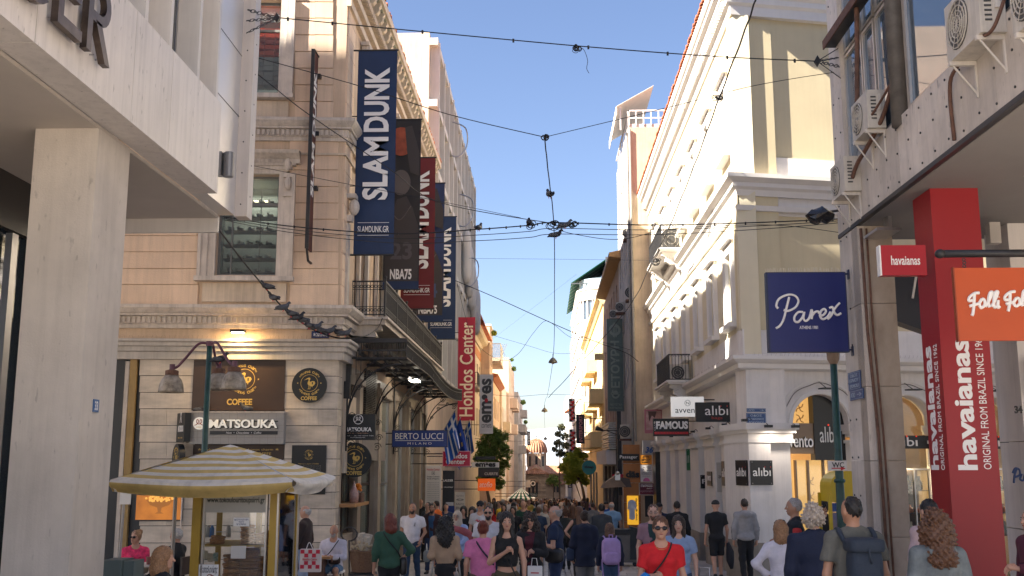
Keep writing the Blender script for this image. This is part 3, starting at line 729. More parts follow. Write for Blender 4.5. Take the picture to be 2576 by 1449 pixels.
PR=[(-.1,0),(1,0),(1,.07),(.85,.13),(.72,.17),(.62,.19),(.62,.23),(.3,.24),(.3,.40),(.2,.42),(.2,.5),(-.1,.5)]
cornice(zc2+.02,.27,PR,stonew);cornice(LF.px(700,772)[1],.34,PR,stonew)
for zt in(zc2+.02,LF.px(700,772)[1]):
 q=M()
 for i in range(84):q.fb(LF,-9.4+i*.112,-9.4+i*.112+.065,zt-.385,zt-.255,.08,.14)
 q.obj('dentils',stonew,lb,kind='stuff')
 q=M()
 for i in range(150):q.fb(LS,23.15+i*.119,23.15+i*.119+.065,zt-.385,zt-.255,.08,.14)
 q.obj('dentils',stonew,lb,kind='stuff')
zs=LF.px(800,388)[1];M().fb(LF,-1.05,.03,zs-.03,zs+.02,-.02,.05).fb(LS,23.07,LYE,zs-.03,zs+.02,-.02,.05).obj('string_course',cream2,lb)
q=M()
q.box(-5.0,-4.26,22.7,LYE+.2,11.95,12.05);q.box(-4.62,-4.5,23.0,LYE,11.55,11.95);q.box(-14,-4.26,22.7,23.3,11.95,12.05)
q.obj('eave_soffit',pm('pale_green_soffit',(.36,.37,.30),.85,.15,2),lb)
for zt,dd in((11.5,.22),(11.2,.14),(10.85,.08)):
 M().fb(LS,23.0,LYE,zt-.14,zt+.04,-.03,dd).obj('eave_moulding',cream2,lb)
q=M()
for i in range(110):q.fb(LS,23.1+i*.16,23.1+i*.16+.08,11.35,11.52,.1,.26)
q.obj('dentils',cream2,lb,kind='stuff')
br=M();fB=FrY(0)
br.prism(fB,[(-.02,0),(.26,0),(.26,-.07),(.22,-.12),(.23,-.2),(.17,-.28),(.09,-.30),(.04,-.40),(-.02,-.42)],-.09,.09)
bme=bpy.data.meshes.new('eave_bracket');bme.from_pydata(br.v,[],br.f);bme.materials.append(cream2)
for i in range(30):
 o=mk('eave_bracket',bme,lb);o.location=Vector((-4.5,23.2+i*.6,11.94))-wl(lb)
M().box(-4.27,-4.19,22.7,LYE+.2,11.98,12.22).obj('gutter',cream2,lb)
tl=M();pr_=[(.085*math.cos(PI*k/5),.07*math.sin(PI*k/5))for k in range(6)]
tv=[(-3.84,x,z)for x,z in pr_]+[(-4.4,x*.85,z*.85+.12)for x,z in pr_]
tl.add(tv,[(i,i+1,i+7,i+6)for i in range(5)]+[(0,1,2,3,4,5),(11,10,9,8,7,6)])
tme=bpy.data.meshes.new('roof_tile');tme.from_pydata(tl.v,[],tl.f);tme.materials.append(terra)
for i in range(100):
 o=mk('roof_tile',tme,lb);o.location=Vector((-.35+random.uniform(-.03,.03),22.5+i*.187,12.2+random.uniform(-.01,.015)))-wl(lb)
M().add([(-4.25,22.4,12.18),(-4.25,LYE+.2,12.18),(-9,LYE+.2,13.9),(-9,22.4,13.9)],[(0,1,2,3)]).add([(-4.25,22.4,12.18),(-9,22.4,13.9),(-14,22.4,12.18)],[(0,1,2)]).obj('roof',terra,lb)
for k,y in enumerate(lwy):
 for j,(z0,z1)in enumerate(((3.5 if y<39 else 4.1,6.1),(8.2,10.3))):
  surround(lb,LS,y-.5,y+.5,z0,z1,.2,.09,stonew,.12)
  win(lb,LS,y-.5,y+.5,z0,z1,-.14,white,pane,2,3,.06,.06)
  if j:M().fb(LS,y-.72,y+.72,8.05,8.18,-.02,.16).obj('sill',stonew,lb)
  if k<4:
   M().ell(LS.P(y-.62,z1+.15,.13),.12,.09,.17,8,6).obj('carved_console',stonew,lb)
   if j:M().fb(LS,y+.56,y+.75,z0,z1,.0,.05).obj('pilaster_strip',cream2,lb)
q=M().ell(LS.P(23.6,5.95,.16),.13,.12,.2,9,7).fb(LS,23.45,23.75,6.15,6.25,0,.22).fb(LS,23.5,23.7,5.6,5.75,0,.14);q.obj('carved_head',stonew,lb)
M().fb(LS,23.48,23.72,3.4,5.55,.0,.07).obj('pilaster_strip',stonew,lb)
zl0,zl1=LF.px(600,905)[1],LF.px(600,856)[1]
PR2=[(-.1,0),(1,0),(1,.05),(.8,.08),(.8,.15),(.6,.17),(.6,.26),(.4,.28),(.4,.44),(-.1,.44)]
k=.42/.44
cornice(zl1,.3,PR2,pm('pale_marble_ledge',(.46,.43,.39),.55,.12,2,streak=.25),24.2)
q=M()
for i in range(90):x=-9+i*.1;q.tube([LF.P(x,zl1+.01,.24),LF.P(x+random.uniform(-.03,.03),zl1+.08,.24+random.uniform(-.04,.04))],.002,3)
q.obj('bird_spikes',rust,lb,kind='stuff')
rows=[905,946,988,1029,1071,1113,1155,1197,1239,1281,1323,1366,1408,1450,1492]
M().wall(LF,-9.5,-.0,gz(23)-.3,zl0,[],-.5,-.06).wall(LS,23.1,23.6,gz(23)-.3,2.3,[],-.5,-.06).obj('ground_floor_wall',dark,lb)
ev=0
for a,b in zip(rows,rows[1:]):
 z1=LF.px(600,a)[1];z0=LF.px(600,b)[1]
 for us in([352,420,489]if ev%2 else[352,489],[716,800,851]if ev%2 else[716,851]):
  for c,e in zip(us,us[1:]):
   s0,_=LF.px(c,a);s1,_=LF.px(e,a)
   piece('marble_block',lb,LF,s0+.004,min(s1,-.001)-.002,z0+.012,z1-.003,-.1,.0,marble)
 piece('marble_block',lb,LS,23.1,23.55,z0+.012,z1-.003,-.1,.0,marble)
 if a>1140:
  s0=LF.px(489,a)[0];s1=LF.px(716,a)[0];piece('marble_block',lb,LF,s0,s1,z0+.012,z1-.003,-.1,-.02,marble)
 ev+=1
ys_=LF.px(330,905)[0],LF.px(347,905)[0]
M().fb(LF,ys_[0],ys_[1],gz(23),zl0,-.1,.05).obj('ochre_pilaster',pm('ochre_strip',(.34,.23,.09),.7,.15,3,streak=.2),lb)
s0=LF.px(270,905)[0];M().fb(LF,-9.4,ys_[0]-.12,gz(23),zl0-.02,-.1,.02).obj('dark_shopfront',flat('very_dark',(.008,.008,.01),.4),lb)
M().fb(LF,ys_[0]-.1,ys_[0]-.01,gz(23),zl0-.05,-.1,.06).obj('pale_post',stonew,lb)
def disc_logo(parent,fr,sc,zc,r,d):
 """round coffee emblem: ring, bird, ring lettering"""
 M().arch(fr,sc,zc,r*.555,r*.58,d,d+.004,32,0,2*PI).obj('emblem_ring',gold,parent)
 bird=[(-.36,.19),(-.12,.34),(-.02,.38),(.06,.34),(.05,.24),(.0,.15),(.06,.08),(.2,.14),(.34,.12),(.4,.0),(.32,-.14),(.22,-.2),(.2,-.3),(.16,-.22),(.06,-.18),(-.08,-.12),(-.12,0),(-.08,.12),(-.03,.22),(-.1,.27)]
 M().prism(fr,[(sc+x*r,zc+y*r)for x,y in bird],d,d+.004).fb(fr,sc-.04*r,sc-.01*r,zc-.38*r,zc-.15*r,d,d+.004).fb(fr,sc+.05*r,sc+.08*r,zc-.36*r,zc-.15*r,d,d+.004).fb(fr,sc-.1*r,sc+.08*r,zc-.40*r,zc-.37*r,d,d+.004).obj('emblem_bird',gold,parent)
 text(parent,fr,sc+.17*r,sc+.24*r,zc-.09*r,zc+.07*r,d+.004,'1',blackp,ext=.002)
 for s_,up in(('mykonos charm',1),('mykonos charm',-1)):
  n=len(s_)
  for i,ch in enumerate(s_):
   if ch==' ':continue
   a=(PI/2+(n/2-.5-i)*.155)if up>0 else(-PI/2-(n/2-.5-i)*.155)
   rr=r*.76;w_=r*.062
   cc=Vector((sc+rr*math.cos(a),zc+rr*math.sin(a)))
   o=text(parent,fr,cc.x-w_,cc.x+w_,cc.y-w_*1.25,cc.y+w_*1.25,d,ch,gold,ext=.003,bold=.01,keep=True)
   if o:
    t=a-PI/2 if up>0 else a+PI/2
    c3=fr.P(cc.x,cc.y,d)-wl(parent);Rm=Matrix.Rotation(-t,4,fr.n*-1)
    o.matrix_basis=Matrix.Translation(c3)@Rm@Matrix.Translation(-c3)
 for sg in(-1,1):
  a_=[(sc+sg*.77*r+.06*r*(1 if k%2==0 else.42)*math.sin(PI*k/5),zc+.06*r*(1 if k%2==0 else.42)*math.cos(PI*k/5))for k in range(10)]
  M().prism(fr,a_,d,d+.004).obj('emblem_star',gold,parent)
cp_=thing('coffee_sign','large dark brown coffee panel with gold bird emblem above lit shop name','sign',LF.P(-2.2,2.0,0))
r_=LF.rect(488,905,714,1033,.02);M().fb(LF,*r_,-.05,.02).obj('panel',darkbrown,cp_)
e=LF.px(615,954,.02);disc_logo(cp_,LF,e[0],e[1],.40,.021)
r_=LF.rect(571,1003,634,1019,.02);text(cp_,LF,*r_,.021,'COFFEE',gold,bold=.03)
mb=thing('lit_shop_sign','grey box fascia with glowing white shop name over the coffee kiosk','sign',LF.P(-2.2,1.0,0))
r_=LF.rect(480,1038,712,1117,.3);M().fb(LF,*r_,.01,.3).obj('fascia_box',pm('grey_tile_fascia',(.33,.32,.30),.5,.05,3),mb)
M().fb(LF,r_[0]-.02,r_[1]+.02,r_[3]+.002,r_[3]+.03,.0,.33).obj('top_ledge',stonew,mb)
q=M()
for i in range(1,12):c=r_[0]+(r_[1]-r_[0])*i/12;q.fb(LF,c-.002,c+.002,r_[2],r_[3],.3,.3015)
for i in range(1,5):c=r_[2]+(r_[3]-r_[2])*i/5;q.fb(LF,r_[0],r_[1],c-.002,c+.002,.3,.3015)
q.obj('tile_joint',flat('joint',(.2,.19,.18),.8),mb)
lit=flat('lit_letters',(.9,.88,.8),.5,emit=(1,.93,.78),est=.05)
r_=LF.rect(527,1055,697,1077,.35);text(mb,LF,*r_,.33,'MATSOUKA',lit,bold=.025,ext=.05,name='lit_letters')
text(mb,LF,r_[0]+.01,r_[1]+.015,r_[2]-.02,r_[3]-.01,.305,'MATSOUKA',dark,bold=.04,ext=.02,name='letter_backing')
r_=LF.rect(528,1084,698,1093,.33);M().fb(LF,*r_,.3,.33).fb(LF,r_[0]-.05,r_[1],r_[3]+.07,r_[3]+.09,.3,.31).fb(LF,r_[0]-.05,r_[1],r_[3]+.2,r_[3]+.22,.3,.31).obj('slogan_bar',dark,mb)
text(mb,LF,r_[0]+.35,r_[1]-.35,r_[2]+.015,r_[3]-.015,.331,'Nuts  •  Chocolates  •  Coffee',whitep,shear=.3,ext=.003)
e=LF.px(501,1065,.35)
M().prism(LF,[(e[0]+.13*math.cos(2*PI*k/24),e[1]+.135*math.sin(2*PI*k/24))for k in range(24)],.3,.36).obj('round_badge',lit,mb)
for sg in(-1,1):
 stroke(mb,LF,[(e[0]+sg*.095,e[1]-.04),(e[0]+sg*.06,e[1]-.03),(e[0]+sg*.02,e[1]+.01),(e[0]+sg*.02,e[1]+.07),(e[0]+sg*.045,e[1]+.08),(e[0]+sg*.055,e[1]+.03),(e[0]+sg*.03,e[1]-.005),(e[0],e[1]-.015)],.008,.362,flat('brown_print',(.3,.05,.01),.5))
text(mb,LF,e[0]-.05,e[0]+.05,e[1]-.1,e[1]-.07,.361,'1959',gold,ext=.003)
lbp=thing('coffee_strip','dark brown band reading coffee in gold behind kiosk umbrella','sign',LF.P(-2.2,.6,0))
r_=LF.rect(486,1119,712,1168,.02);M().fb(LF,*r_,-.05,.015).obj('panel',darkbrown,lbp)
a=LF.rect(497,1127,702,1135,.02);text(lbp,LF,*a,.016,'★ mykonos charm ★ mykonos charm ★',gold,ext=.003)
a=LF.rect(640,1138,682,1145,.02);text(lbp,LF,*a,.016,'COFFEE',gold,ext=.003)
def round_sign(label,fr,u,v,r,dep,thick=.06,back=.0):
 e=fr.px(u,v,dep)
 t=thing('round_coffee_sign',label,'sign',fr.P(e[0],e[1]-r,dep))
 M().prism(fr,[(e[0]+r*math.cos(2*PI*k/40),e[1]+r*math.sin(2*PI*k/40))for k in range(40)],dep-thick,dep).obj('disc',flat('matt_black',(.012,.014,.015),.45),t)
 disc_logo(t,fr,e[0]+.0,e[1]+r*.12,r*.86,dep+.001)
 text(t,fr,e[0]-r*.46,e[0]+r*.46,e[1]-r*.86,e[1]-r*.64,dep+.001,'COFFEE',gold,bold=.03,ext=.004)
 return t
round_sign('round black coffee sign with gold bird flat on the marble wall',LF,778,969,.385,.12,.08)
pq=thing('black_plaque','black glossy plaque with small gold bird and lines of print on marble','sign',LF.P(-.8,.0,0))
r_=LF.rect(735,1120,818,1244,.03);M().fb(LF,*r_,0.005,.03).obj('plate',flat('gloss_black',(.01,.01,.012),.3),pq)
e=LF.px(777,1144,.03);disc_logo(pq,LF,e[0],e[1],.13,.031)
for i in range(9):
 w_=.27 if i else.22;z=e[1]-.2-i*.045;text(pq,LF,e[0]-w_,e[0]+w_,z-.013,z+.013,.031,'Mykonos charm COFFEE' if i==0 else 'a cup of coffee served by the sea wall',gold if i==0 else flat('dim_print',(.25,.24,.2),.5),ext=.002,res=1)
po=thing('lit_poster','glowing orange poster of a glass bowl of nuts on marble wall','poster',LF.P(-6,-.6,0))
r_=LF.rect(341,1232,457,1311,.06);M().fb(LF,*r_,.005,.05).obj('frame',dark,po)
om=pm('backlit_orange',(.4,.14,.02),.5,0,1.4,col2=(.16,.05,.01));omb=om.node_tree.nodes['Principled BSDF']
omb.inputs['Emission Strength'].default_value=.30
_src=[l.from_socket for l in om.node_tree.links if l.to_socket==omb.inputs['Base Color']][0];om.node_tree.links.new(_src,omb.inputs['Emission Color'])
M().fb(LF,r_[0]+.03,r_[1]-.03,r_[2]+.03,r_[3]-.03,.05,.054).obj('picture',om,po)
sc_,zc_=(r_[0]+r_[1])/2+.02,r_[3]-.27
nutm=flat('nut_print',(.5,.25,.06),.6,emit=(.8,.4,.08),est=.22);q=M()
for i in range(46):
 a=random.random()*2*PI;rr=math.sqrt(random.random());q.ell(LF.P(sc_+.3*rr*math.cos(a),zc_+.08+.07*rr*math.sin(a),.062),.03,.012,.024,6,4)
q.obj('printed_nuts',nutm,po,kind='stuff')
gm2=flat('bowl_print',(.22,.07,.01),.4,emit=(.35,.13,.02),est=.15)
M().prism(LF,[(sc_-.3,zc_+.05),(sc_+.3,zc_+.05),(sc_+.2,zc_-.06),(sc_+.05,zc_-.11),(sc_+.03,zc_-.2),(sc_+.1,zc_-.24),(sc_-.1,zc_-.24),(sc_-.03,zc_-.2),(sc_-.05,zc_-.11),(sc_-.2,zc_-.06)],.054,.057).obj('printed_bowl',gm2,po)
fl=thing('warm_floodlight','small lit floodlight on the ledge throwing warm light on marble','lamp',LF.P(-2.35,2.6,.3))
e=LF.px(598,836,.45);M().fb(LF,e[0]-.16,e[0]+.16,e[1]-.0,e[1]+.06,.33,.52).tube([LF.P(e[0]-.12,e[1]+.03,.4),LF.P(e[0]-.12,e[1]+.09,.1),LF.P(e[0]-.1,e[1]+.09,.0)],.01,5).obj('housing',dark,fl)
M().fb(LF,e[0]-.13,e[0]+.13,e[1]-.012,e[1]-.002,.36,.5).obj('lamp_glass',flat('warm_lamp',(1,.8,.4),.4,emit=(1,.72,.3),est=14),fl)
ll=bpy.data.lights.new('floodlight_glow','AREA');ll.energy=9;ll.size=.22;ll.color=(1,.66,.28);ll.shape='SQUARE'
lo=bpy.data.objects.new('floodlight_glow',ll);COL.objects.link(lo);lo.parent=fl;p=LF.P(e[0],e[1]-.03,.43)-wl(fl);lo.location=p
lo.rotation_euler=Vector(-(-LF.n*.28+Vector((0,0,-1)))).to_track_quat('Z','Y').to_euler()
for i,(u,v)in enumerate(((500,1030),(622,1028))):
 pass
nsg=thing('street_name_plate','dark blue street name plate half hidden by pigeons under the cornice','sign',LF.P(-.4,2.8,0))
r_=LF.rect(784,833,828,851,.0);M().fb(LF,*r_,-.025,.01).obj('plate',flat('navy_enamel',(.02,.035,.12),.35),nsg);text(nsg,LF,r_[0]+.04,r_[1]-.04,r_[2]+.04,r_[3]-.04,.011,'ΦΩΚΙΩΝΟΣ',whitep,ext=.002)
def box_sign(label,ctr,ang,w_,h_,th,build,m=None,nm='projecting_sign',arm=None):
 f=Fr(ctr[0],ctr[1],ang);t=thing(nm,label,'sign',(ctr[0],ctr[1],ctr[2]-h_/2))
 M().fb(f,-w_/2,w_/2,ctr[2]-h_/2,ctr[2]+h_/2,-th,0).obj('sign_box',m or MATS['matt_black'],t)
 build(t,f,ctr[2]);return t
def matsq(t,f,z):
 stroke(t,f,[(-.05,z+.1),(-.03,z+.16),(0,z+.24),(.02,z+.3),(0,z+.32),(-.02,z+.3),(0,z+.24),(.03,z+.16),(.05,z+.1)],.006,.004,whitep)
 text(t,f,-.15,.19,z-.1,z+.04,.002,'MATSOUKA',whitep,bold=.03,ext=.003);text(t,f,-.12,.16,z-.24,z-.21,.002,'Nuts · Coffee',gold,ext=.002)
p=at_y(452,1075,22.6)
box_sign('narrow black projecting sign with white name at left of the shop fascia',(p.x+.02,22.6,p.z),R(-52),.5,.62,.14,matsq)
p=at_y(443,1140,22.6);f=Fr(p.x,22.6,R(-55))
t=thing('round_coffee_sign','small round black coffee sign half hidden by the yellow umbrella','sign',(p.x,22.6,p.z-.3))
M().prism(f,[(.3*math.cos(2*PI*k/32),p.z-.1+.3*math.sin(2*PI*k/32))for k in range(32)],-.12,0).obj('disc',MATS['matt_black'],t);disc_logo(t,f,0,p.z-.08,.25,.001)
M().tube([LF.P(LF.px(471,1040)[0],LF.px(471,1035)[1],.05),LF.P(LF.px(471,1040)[0],gz(23),.05)],.02,6).obj('drain_pipe',stonew,lb)
q=M();q.wall(LS,23.55,LYE,gz(40)-.3,2.3,[(23.75,25.4,-1.6,1.9),(25.75,28.4,gz(24),1.9),(28.9,31.6,gz(28)-.3,1.9),(32.2,34.6,gz(30)-.3,1.9),(35.2,37.8,-1.9,1.9),(38.3,40.6,gz(36)-.3,1.9)],-.5,0)
q.obj('shopfront_wall',marbler,lb)
for a,b,g_ in((25.75,28.4,0),(28.9,31.6,0),(32.2,34.6,0),(35.2,37.8,1),(38.3,40.6,0),(23.75,25.4,1)):
 z0=gz(b)-.2 if not g_ else(-1.6 if a<24 else-1.9);win(lb,LS,a,b,z0,1.9,-.12,steel if a>26 else darkbrown,flat('green_shop_glass',(.13,.16,.14),.06,spec=.9,metal=.2),2,2 if a<30 else 1,.06,.08,name='shop_window')
M().fb(LS,26.0,29.8,0.1,.9,.01,.07).obj('grey_fascia',pm('grey_stone_band',(.25,.23,.21),.4,.1,2),lb)
for y in(25.55,28.65,31.9,34.9,38.05):M().fb(LS,y-.22,y+.22,gz(y)-.1,2.2,-.02,.1).fb(LS,y-.27,y+.27,1.9,2.05,-.02,.16).obj('marble_pilaster',marbler,lb)
M().fb(LS,23.6,25.5,-.95,-.88,-.1,.35).obj('counter_shelf',woodm,lb)
M().fb(LS,24.0,25.3,-.2,1.6,-.1,.02).obj('shutter_panel',cream2,lb)
q=M()
for i in range(34):q.fb(LS,26.4,28.2,.9+i*.045,.92+i*.045,.0,.06)
q.obj('roller_shutter',dark,lb,kind='stuff')
# === balcony over the canopy
bx0,bx1,by0,by1=-4.6,-3.78,24.4,38.2
bal=thing('iron_balcony','long ornate black iron balcony on carved stone brackets over the canopy','balcony',(-4.2,31,3.3))
M().box(bx0-.02,bx1,by0,by1,3.28,3.44).box(bx0-.02,bx1+.08,by0-.08,by1+.08,3.40,3.46).obj('slab',stonew,bal)
fbx=FrY(by0-.02);railing(bal,fbx,bx0+.02,bx1-.02,3.5,4.34,0,iron,.085,.014,True)
fby=Fr(bx1,0,PI/2);railing(bal,fby,by0,by1,3.5,4.34,.0,iron,.115,.02,True)
q=M()
for y in np.arange(by0,by1+.1,1.95):q.box(bx1-.03,bx1+.01,y-.02,y+.02,3.44,4.4);q.ell((bx1-.01,y,4.42),.04,.04,.04,8,6)
q.obj('post',iron,bal)
br=[(0,0),(.7,0),(.7,-.1),(.55,-.14),(.6,-.26),(.42,-.4),(.2,-.44),(.16,-.6),(0,-.72)]
for y in(24.7,27.3,30.0,32.7,35.4,37.9):M().prism(Fr(bx0,y,0),[(x,3.28+z)for x,z in br],-.16,.16).obj('stone_bracket',stonew,bal)
b2=thing('small_balcony','small upper iron balcony on carved brackets behind the banners','balcony',(-4.3,31,7.6))
M().box(-4.62,-3.95,29.6,32.2,7.5,7.66).obj('slab',stonew,b2);railing(b2,Fr(-3.97,0,PI/2),29.6,32.2,7.68,8.5,0,iron,.12);railing(b2,FrY(29.6),-4.6,-3.97,7.68,8.5,0,iron,.12)
for y in(29.9,31.9):M().prism(Fr(-4.6,y,0),[(x*.8,7.5+z*.9)for x,z in br],-.14,.14).obj('stone_bracket',cream2,b2)
# === glass and iron canopy
cn=thing('iron_canopy','black wrought iron canopy with arched scroll brackets over the shopfronts','canopy',(-4,32,2.5))
cx1=-3.2;cy0,cy1=24.0,40.4;zt_=2.86
def czt(y):return zt_-.22*max(0,math.sin(PI*min(1,max(0,(y-29)/11.4))))if y>29 else zt_
M().add([(-4.6,cy0,zt_+.12),(cx1,cy0,zt_)]+[(-4.6,y,zt_+.12)for y in(27,30,33,36,38,40.4)]+[(cx1,y,czt(y))for y in(27,30,33,36,38,40.4)],[(0,1,8,2)]+[(2+i,8+i,9+i,3+i)for i in range(5)]).obj('glass_roof',flat('dirty_roof_glass',(.03,.032,.03),.3),cn)
q=M()
for y0_,y1_ in zip(np.linspace(cy0,cy1,17)[:-1],np.linspace(cy0,cy1,17)[1:]):
 for dz,th in((0,.04),(-.12,.02),(-.42,.03)):q.tube([(cx1,y0_,czt(y0_)+dz),(cx1,y1_,czt(y1_)+dz)],th*.6,4)
q.obj('edge_beam',iron,cn)
ym=np.linspace(cy0,cy1,110);me_=None
for y in ym:piece('edge_bar',cn,Fr(cx1,0,PI/2),y,y+.022,czt(y)-.42,czt(y),-.012,.006,iron)
fn=FrY(cy0);q=M()
q.fb(fn,-4.9,cx1,2.80,2.90,-.06,.02).fb(fn,-4.6,cx1,2.60,2.64,-.04,.0).fb(fn,-4.6,cx1,2.42,2.46,-.04,.0).fb(fn,-4.66,-4.5,1.5,2.8,-.1,.03);q.obj('front_beam',iron,cn)
for i in range(24):x=-4.55+i*.056;piece('front_bar',cn,fn,x,x+.014,2.05+(.55 if x>-4.2 else 0)if i%2 else 2.42,2.80,-.03,-.01,iron)
q=M()
for y in np.arange(cy0+1.2,cy1,1.6):q.box(-4.6,cx1,y-.03,y+.03,2.50,2.58)
for x in(-4.3,-3.95,-3.6):q.box(x-.025,x+.025,cy0,cy1,2.52,2.6)
q.obj('roof_rafter',iron,cn)
for i,y in enumerate((24.02,27.9,31.6,35.4,39.8)):
 f=FrY(y);q=M()
 arc=[f.P(-4.6+1.3*math.sin(t),1.05+1.35*(1-math.cos(t)),0)for t in np.linspace(.12,1.45,12)]
 arc=[f.P(-4.56,.85,0)]+[f.P(-4.55+1.25*(1-math.cos(t)),1.0+1.3*math.sin(t),0)for t in np.linspace(0.05,PI/2,12)]
 q.tube(arc,.022,5)
 arc2=[f.P(-4.55+1.02*(1-math.cos(t)),1.0+1.5*math.sin(t),0)for t in np.linspace(0.15,PI/2*.8,10)];q.tube(arc2,.016,5)
 for a_,b_,rr in((-4.45,1.1,.09),(-4.42,.7,.1),(-4.3,1.75,.07),(-4.05,2.1,.07),(-3.7,2.28,.06),(-3.45,2.15,.1),(-4.47,.45,.12)):
  sp=[f.P(a_+rr*(1-k/18)*math.cos(k*.7),b_+rr*(1-k/18)*math.sin(k*.7),0)for k in range(16)];q.tube(sp,.011,4)
 q.tube([f.P(-4.56,.3,0),f.P(-4.56,2.5,0)],.022,5)
 q.obj('scroll_bracket',iron,cn,smooth=True)
tag(M().box(-4.0,-3.75,30.4,31.4,2.44,2.49).obj('canopy_light',flat('canopy_tube',(1,.9,.8),.5,emit=(1,.9,.75),est=4)),'lit strip lamp under the iron canopy','lamp')
# === RIGHT corner building (white arcade, pale yellow walls)
RS=Fr(4.8,0,-PI/2)
AR=math.atan(.22)
RF=Fr(4.8,24.9,AR)
rb=thing('arcaded_corner_building','pale yellow corner building with white mouldings and arched white ground floor','building',(8,32,gz(32)))
RYE=46.4
wy=[26.3+2.8*k for k in range(7)]
holes=[]
for y in wy:holes+=[(-y-.42,-y+.42,3.5,5.3),(-y-.42,-y+.42,7.9,9.7)]
q=M().wall(RS,-RYE,-24.9,2.6,11.2,holes,-.4,0);q.obj('street_wall',ylw2,rb)
q=M().wall(RF,0,16,3.2,11.2,[],-.4,-.1);q.obj('side_wall',ylw,rb)
M().fb(RF,0,1.02,3.2,11.0,-.1,.0).obj('corner_pilaster',ylw,rb)
M().fb(RF,1.03,16,6.05,7.55,-.1,-.07).obj('white_band',wtrim,rb)
M().fb(RS,-RYE,-24.9,6.2,7.0,.0,.03).obj('white_band',wtrim,rb)
M().fb(RS,-25.5,-24.9,3.2,11.0,.0,.06).obj('corner_pilaster',ylw2,rb)
M().box(5.3,22,25.6,RYE-.2,11.2,12.4).obj('attic',ylw2,rb)
def rcorn(zt,depth,prof,m,name='cornice',y1=RYE):
 pr=[(d*depth,zt-h)for d,h in prof];n=len(pr);q=M()
 e0=[RS.P(-y1,z,d)for d,z in pr]
 cor=[]
 n2=RF.n;n1=RS.n
 for d,z in pr:
  A=Matrix(((n1.x,n1.y),(n2.x,n2.y)));v=A.inverted()@Vector((d,d));cor.append(Vector((4.8+v.x,24.9+v.y,z)))
 e2=[RF.P(16,z,d)for d,z in pr]
 vs=e0+cor+e2
 fs=[(i,(i+1)%n,(i+1)%n+n,i+n)for i in range(n)]+[(i+n,(i+1)%n+n,(i+1)%n+2*n,i+2*n)for i in range(n)]+[tuple(range(n-1,-1,-1)),tuple(range(2*n,3*n))]
 return q.add(vs,fs).obj(name,m,rb)
rcorn(7.0,.32,[(-.3,0),(1,0),(1,.1),(.7,.17),(.55,.2),(.55,.3),(.3,.36),(.15,.5),(-.3,.5)],wtrim)
rcorn(6.25,.1,[(-.5,0),(1,0),(.6,.12),(-.5,.14)],wtrim,'string_course')
rcorn(12.15,.48,[(-.3,0),(1,0),(1,.1),(.88,.17),(.8,.19),(.78,.29),(.55,.36),(.53,.46),(.34,.52),(.32,.66),(.15,.72),(.12,.95),(-.3,.95)],wtrim,'eave_cornice')
q=M()
for i in range(130):q.fb(RS,-RYE+i*.165,-RYE+i*.165+.09,11.50,11.62,.17,.25)
q.obj('dentils',wtrim,rb,kind='stuff')
for i in range(118):
 o=mk('roof_tile',tme,rb)
 o.matrix_basis=Matrix.Translation(Vector((.43+random.uniform(-.02,.02),24.2+i*.19,12.2))-wl(rb))@Matrix.Diagonal((-1,1,1,1))
M().add([(4.36,24.2,12.16),(4.36,RYE,12.16),(10,RYE,14.3),(10,26,14.3)],[(3,2,1,0)]).add([(4.36,24.2,12.16),(10,26,14.3),(22,28,12.16)],[(0,2,1)]).obj('roof',terra,rb)
rcorn(2.53,.36,[(-1.5,0),(1,0),(1,.08),(.8,.14),(.62,.17),(.62,.28),(.35,.32),(-1.5,.33)],wtrim,'ledge')
M().fb(RF,0,16,2.5,3.25,-.4,-.04).fb(RS,-33,-24.9,2.5,3.2,0,.04).obj('parapet_band',white,rb)
for fr,a,b,n in((RF,.1,12,110),(RS,-33,-25,60)):
 q=M()
 for i in range(n):c=a+(b-a)*i/n;q.tube([fr.P(c,2.53,.3),fr.P(c+.02,2.61,.3+random.uniform(-.05,.05))],.002,3)
 q.obj('bird_spikes',rust,rb,kind='stuff')
def rwin(y,z0,z1):
 s0,s1=-y-.42,-y+.42
 q=M()
 q.fb(RS,s0-.24,s0,z0-.02,z1,.001,.09).fb(RS,s1,s1+.24,z0-.02,z1,.001,.09).fb(RS,s0-.24,s1+.24,z1,z1+.26,.001,.09)
 q.fb(RS,s0-.3,s1+.3,z1+.26,z1+.33,.001,.2).fb(RS,s0-.2,s0-.06,z0,z1+.05,.09,.12).fb(RS,s1+.06,s1+.2,z0,z1+.05,.09,.12)
 q.obj('window_surround',wtrim,rb)
 M().fb(RS,s0-.3,s1+.3,z0-.14,z0-.022,-.02,.22).obj('sill',wtrim,rb)
 win(rb,RS,s0,s1,z0,z1,-.18,white,paneb,2,2,.07,.06)
for y in wy:rwin(y,3.5,5.3);rwin(y,7.9,9.7)
piers=[(26.6,28.05),(29.1,31.0),(32.2,34.0),(35.2,36.9),(37.9,39.4),(40.8,42.8),(44.1,46.3)]
M().wall(RS,-RYE,-24.9,.95,2.6,[],-.9,-.02).obj('ground_floor_frieze',white,rb)
stoneb=pm('grey_stone_base',(.30,.27,.23),.7,.25,1.5,.3,20,streak=.2)
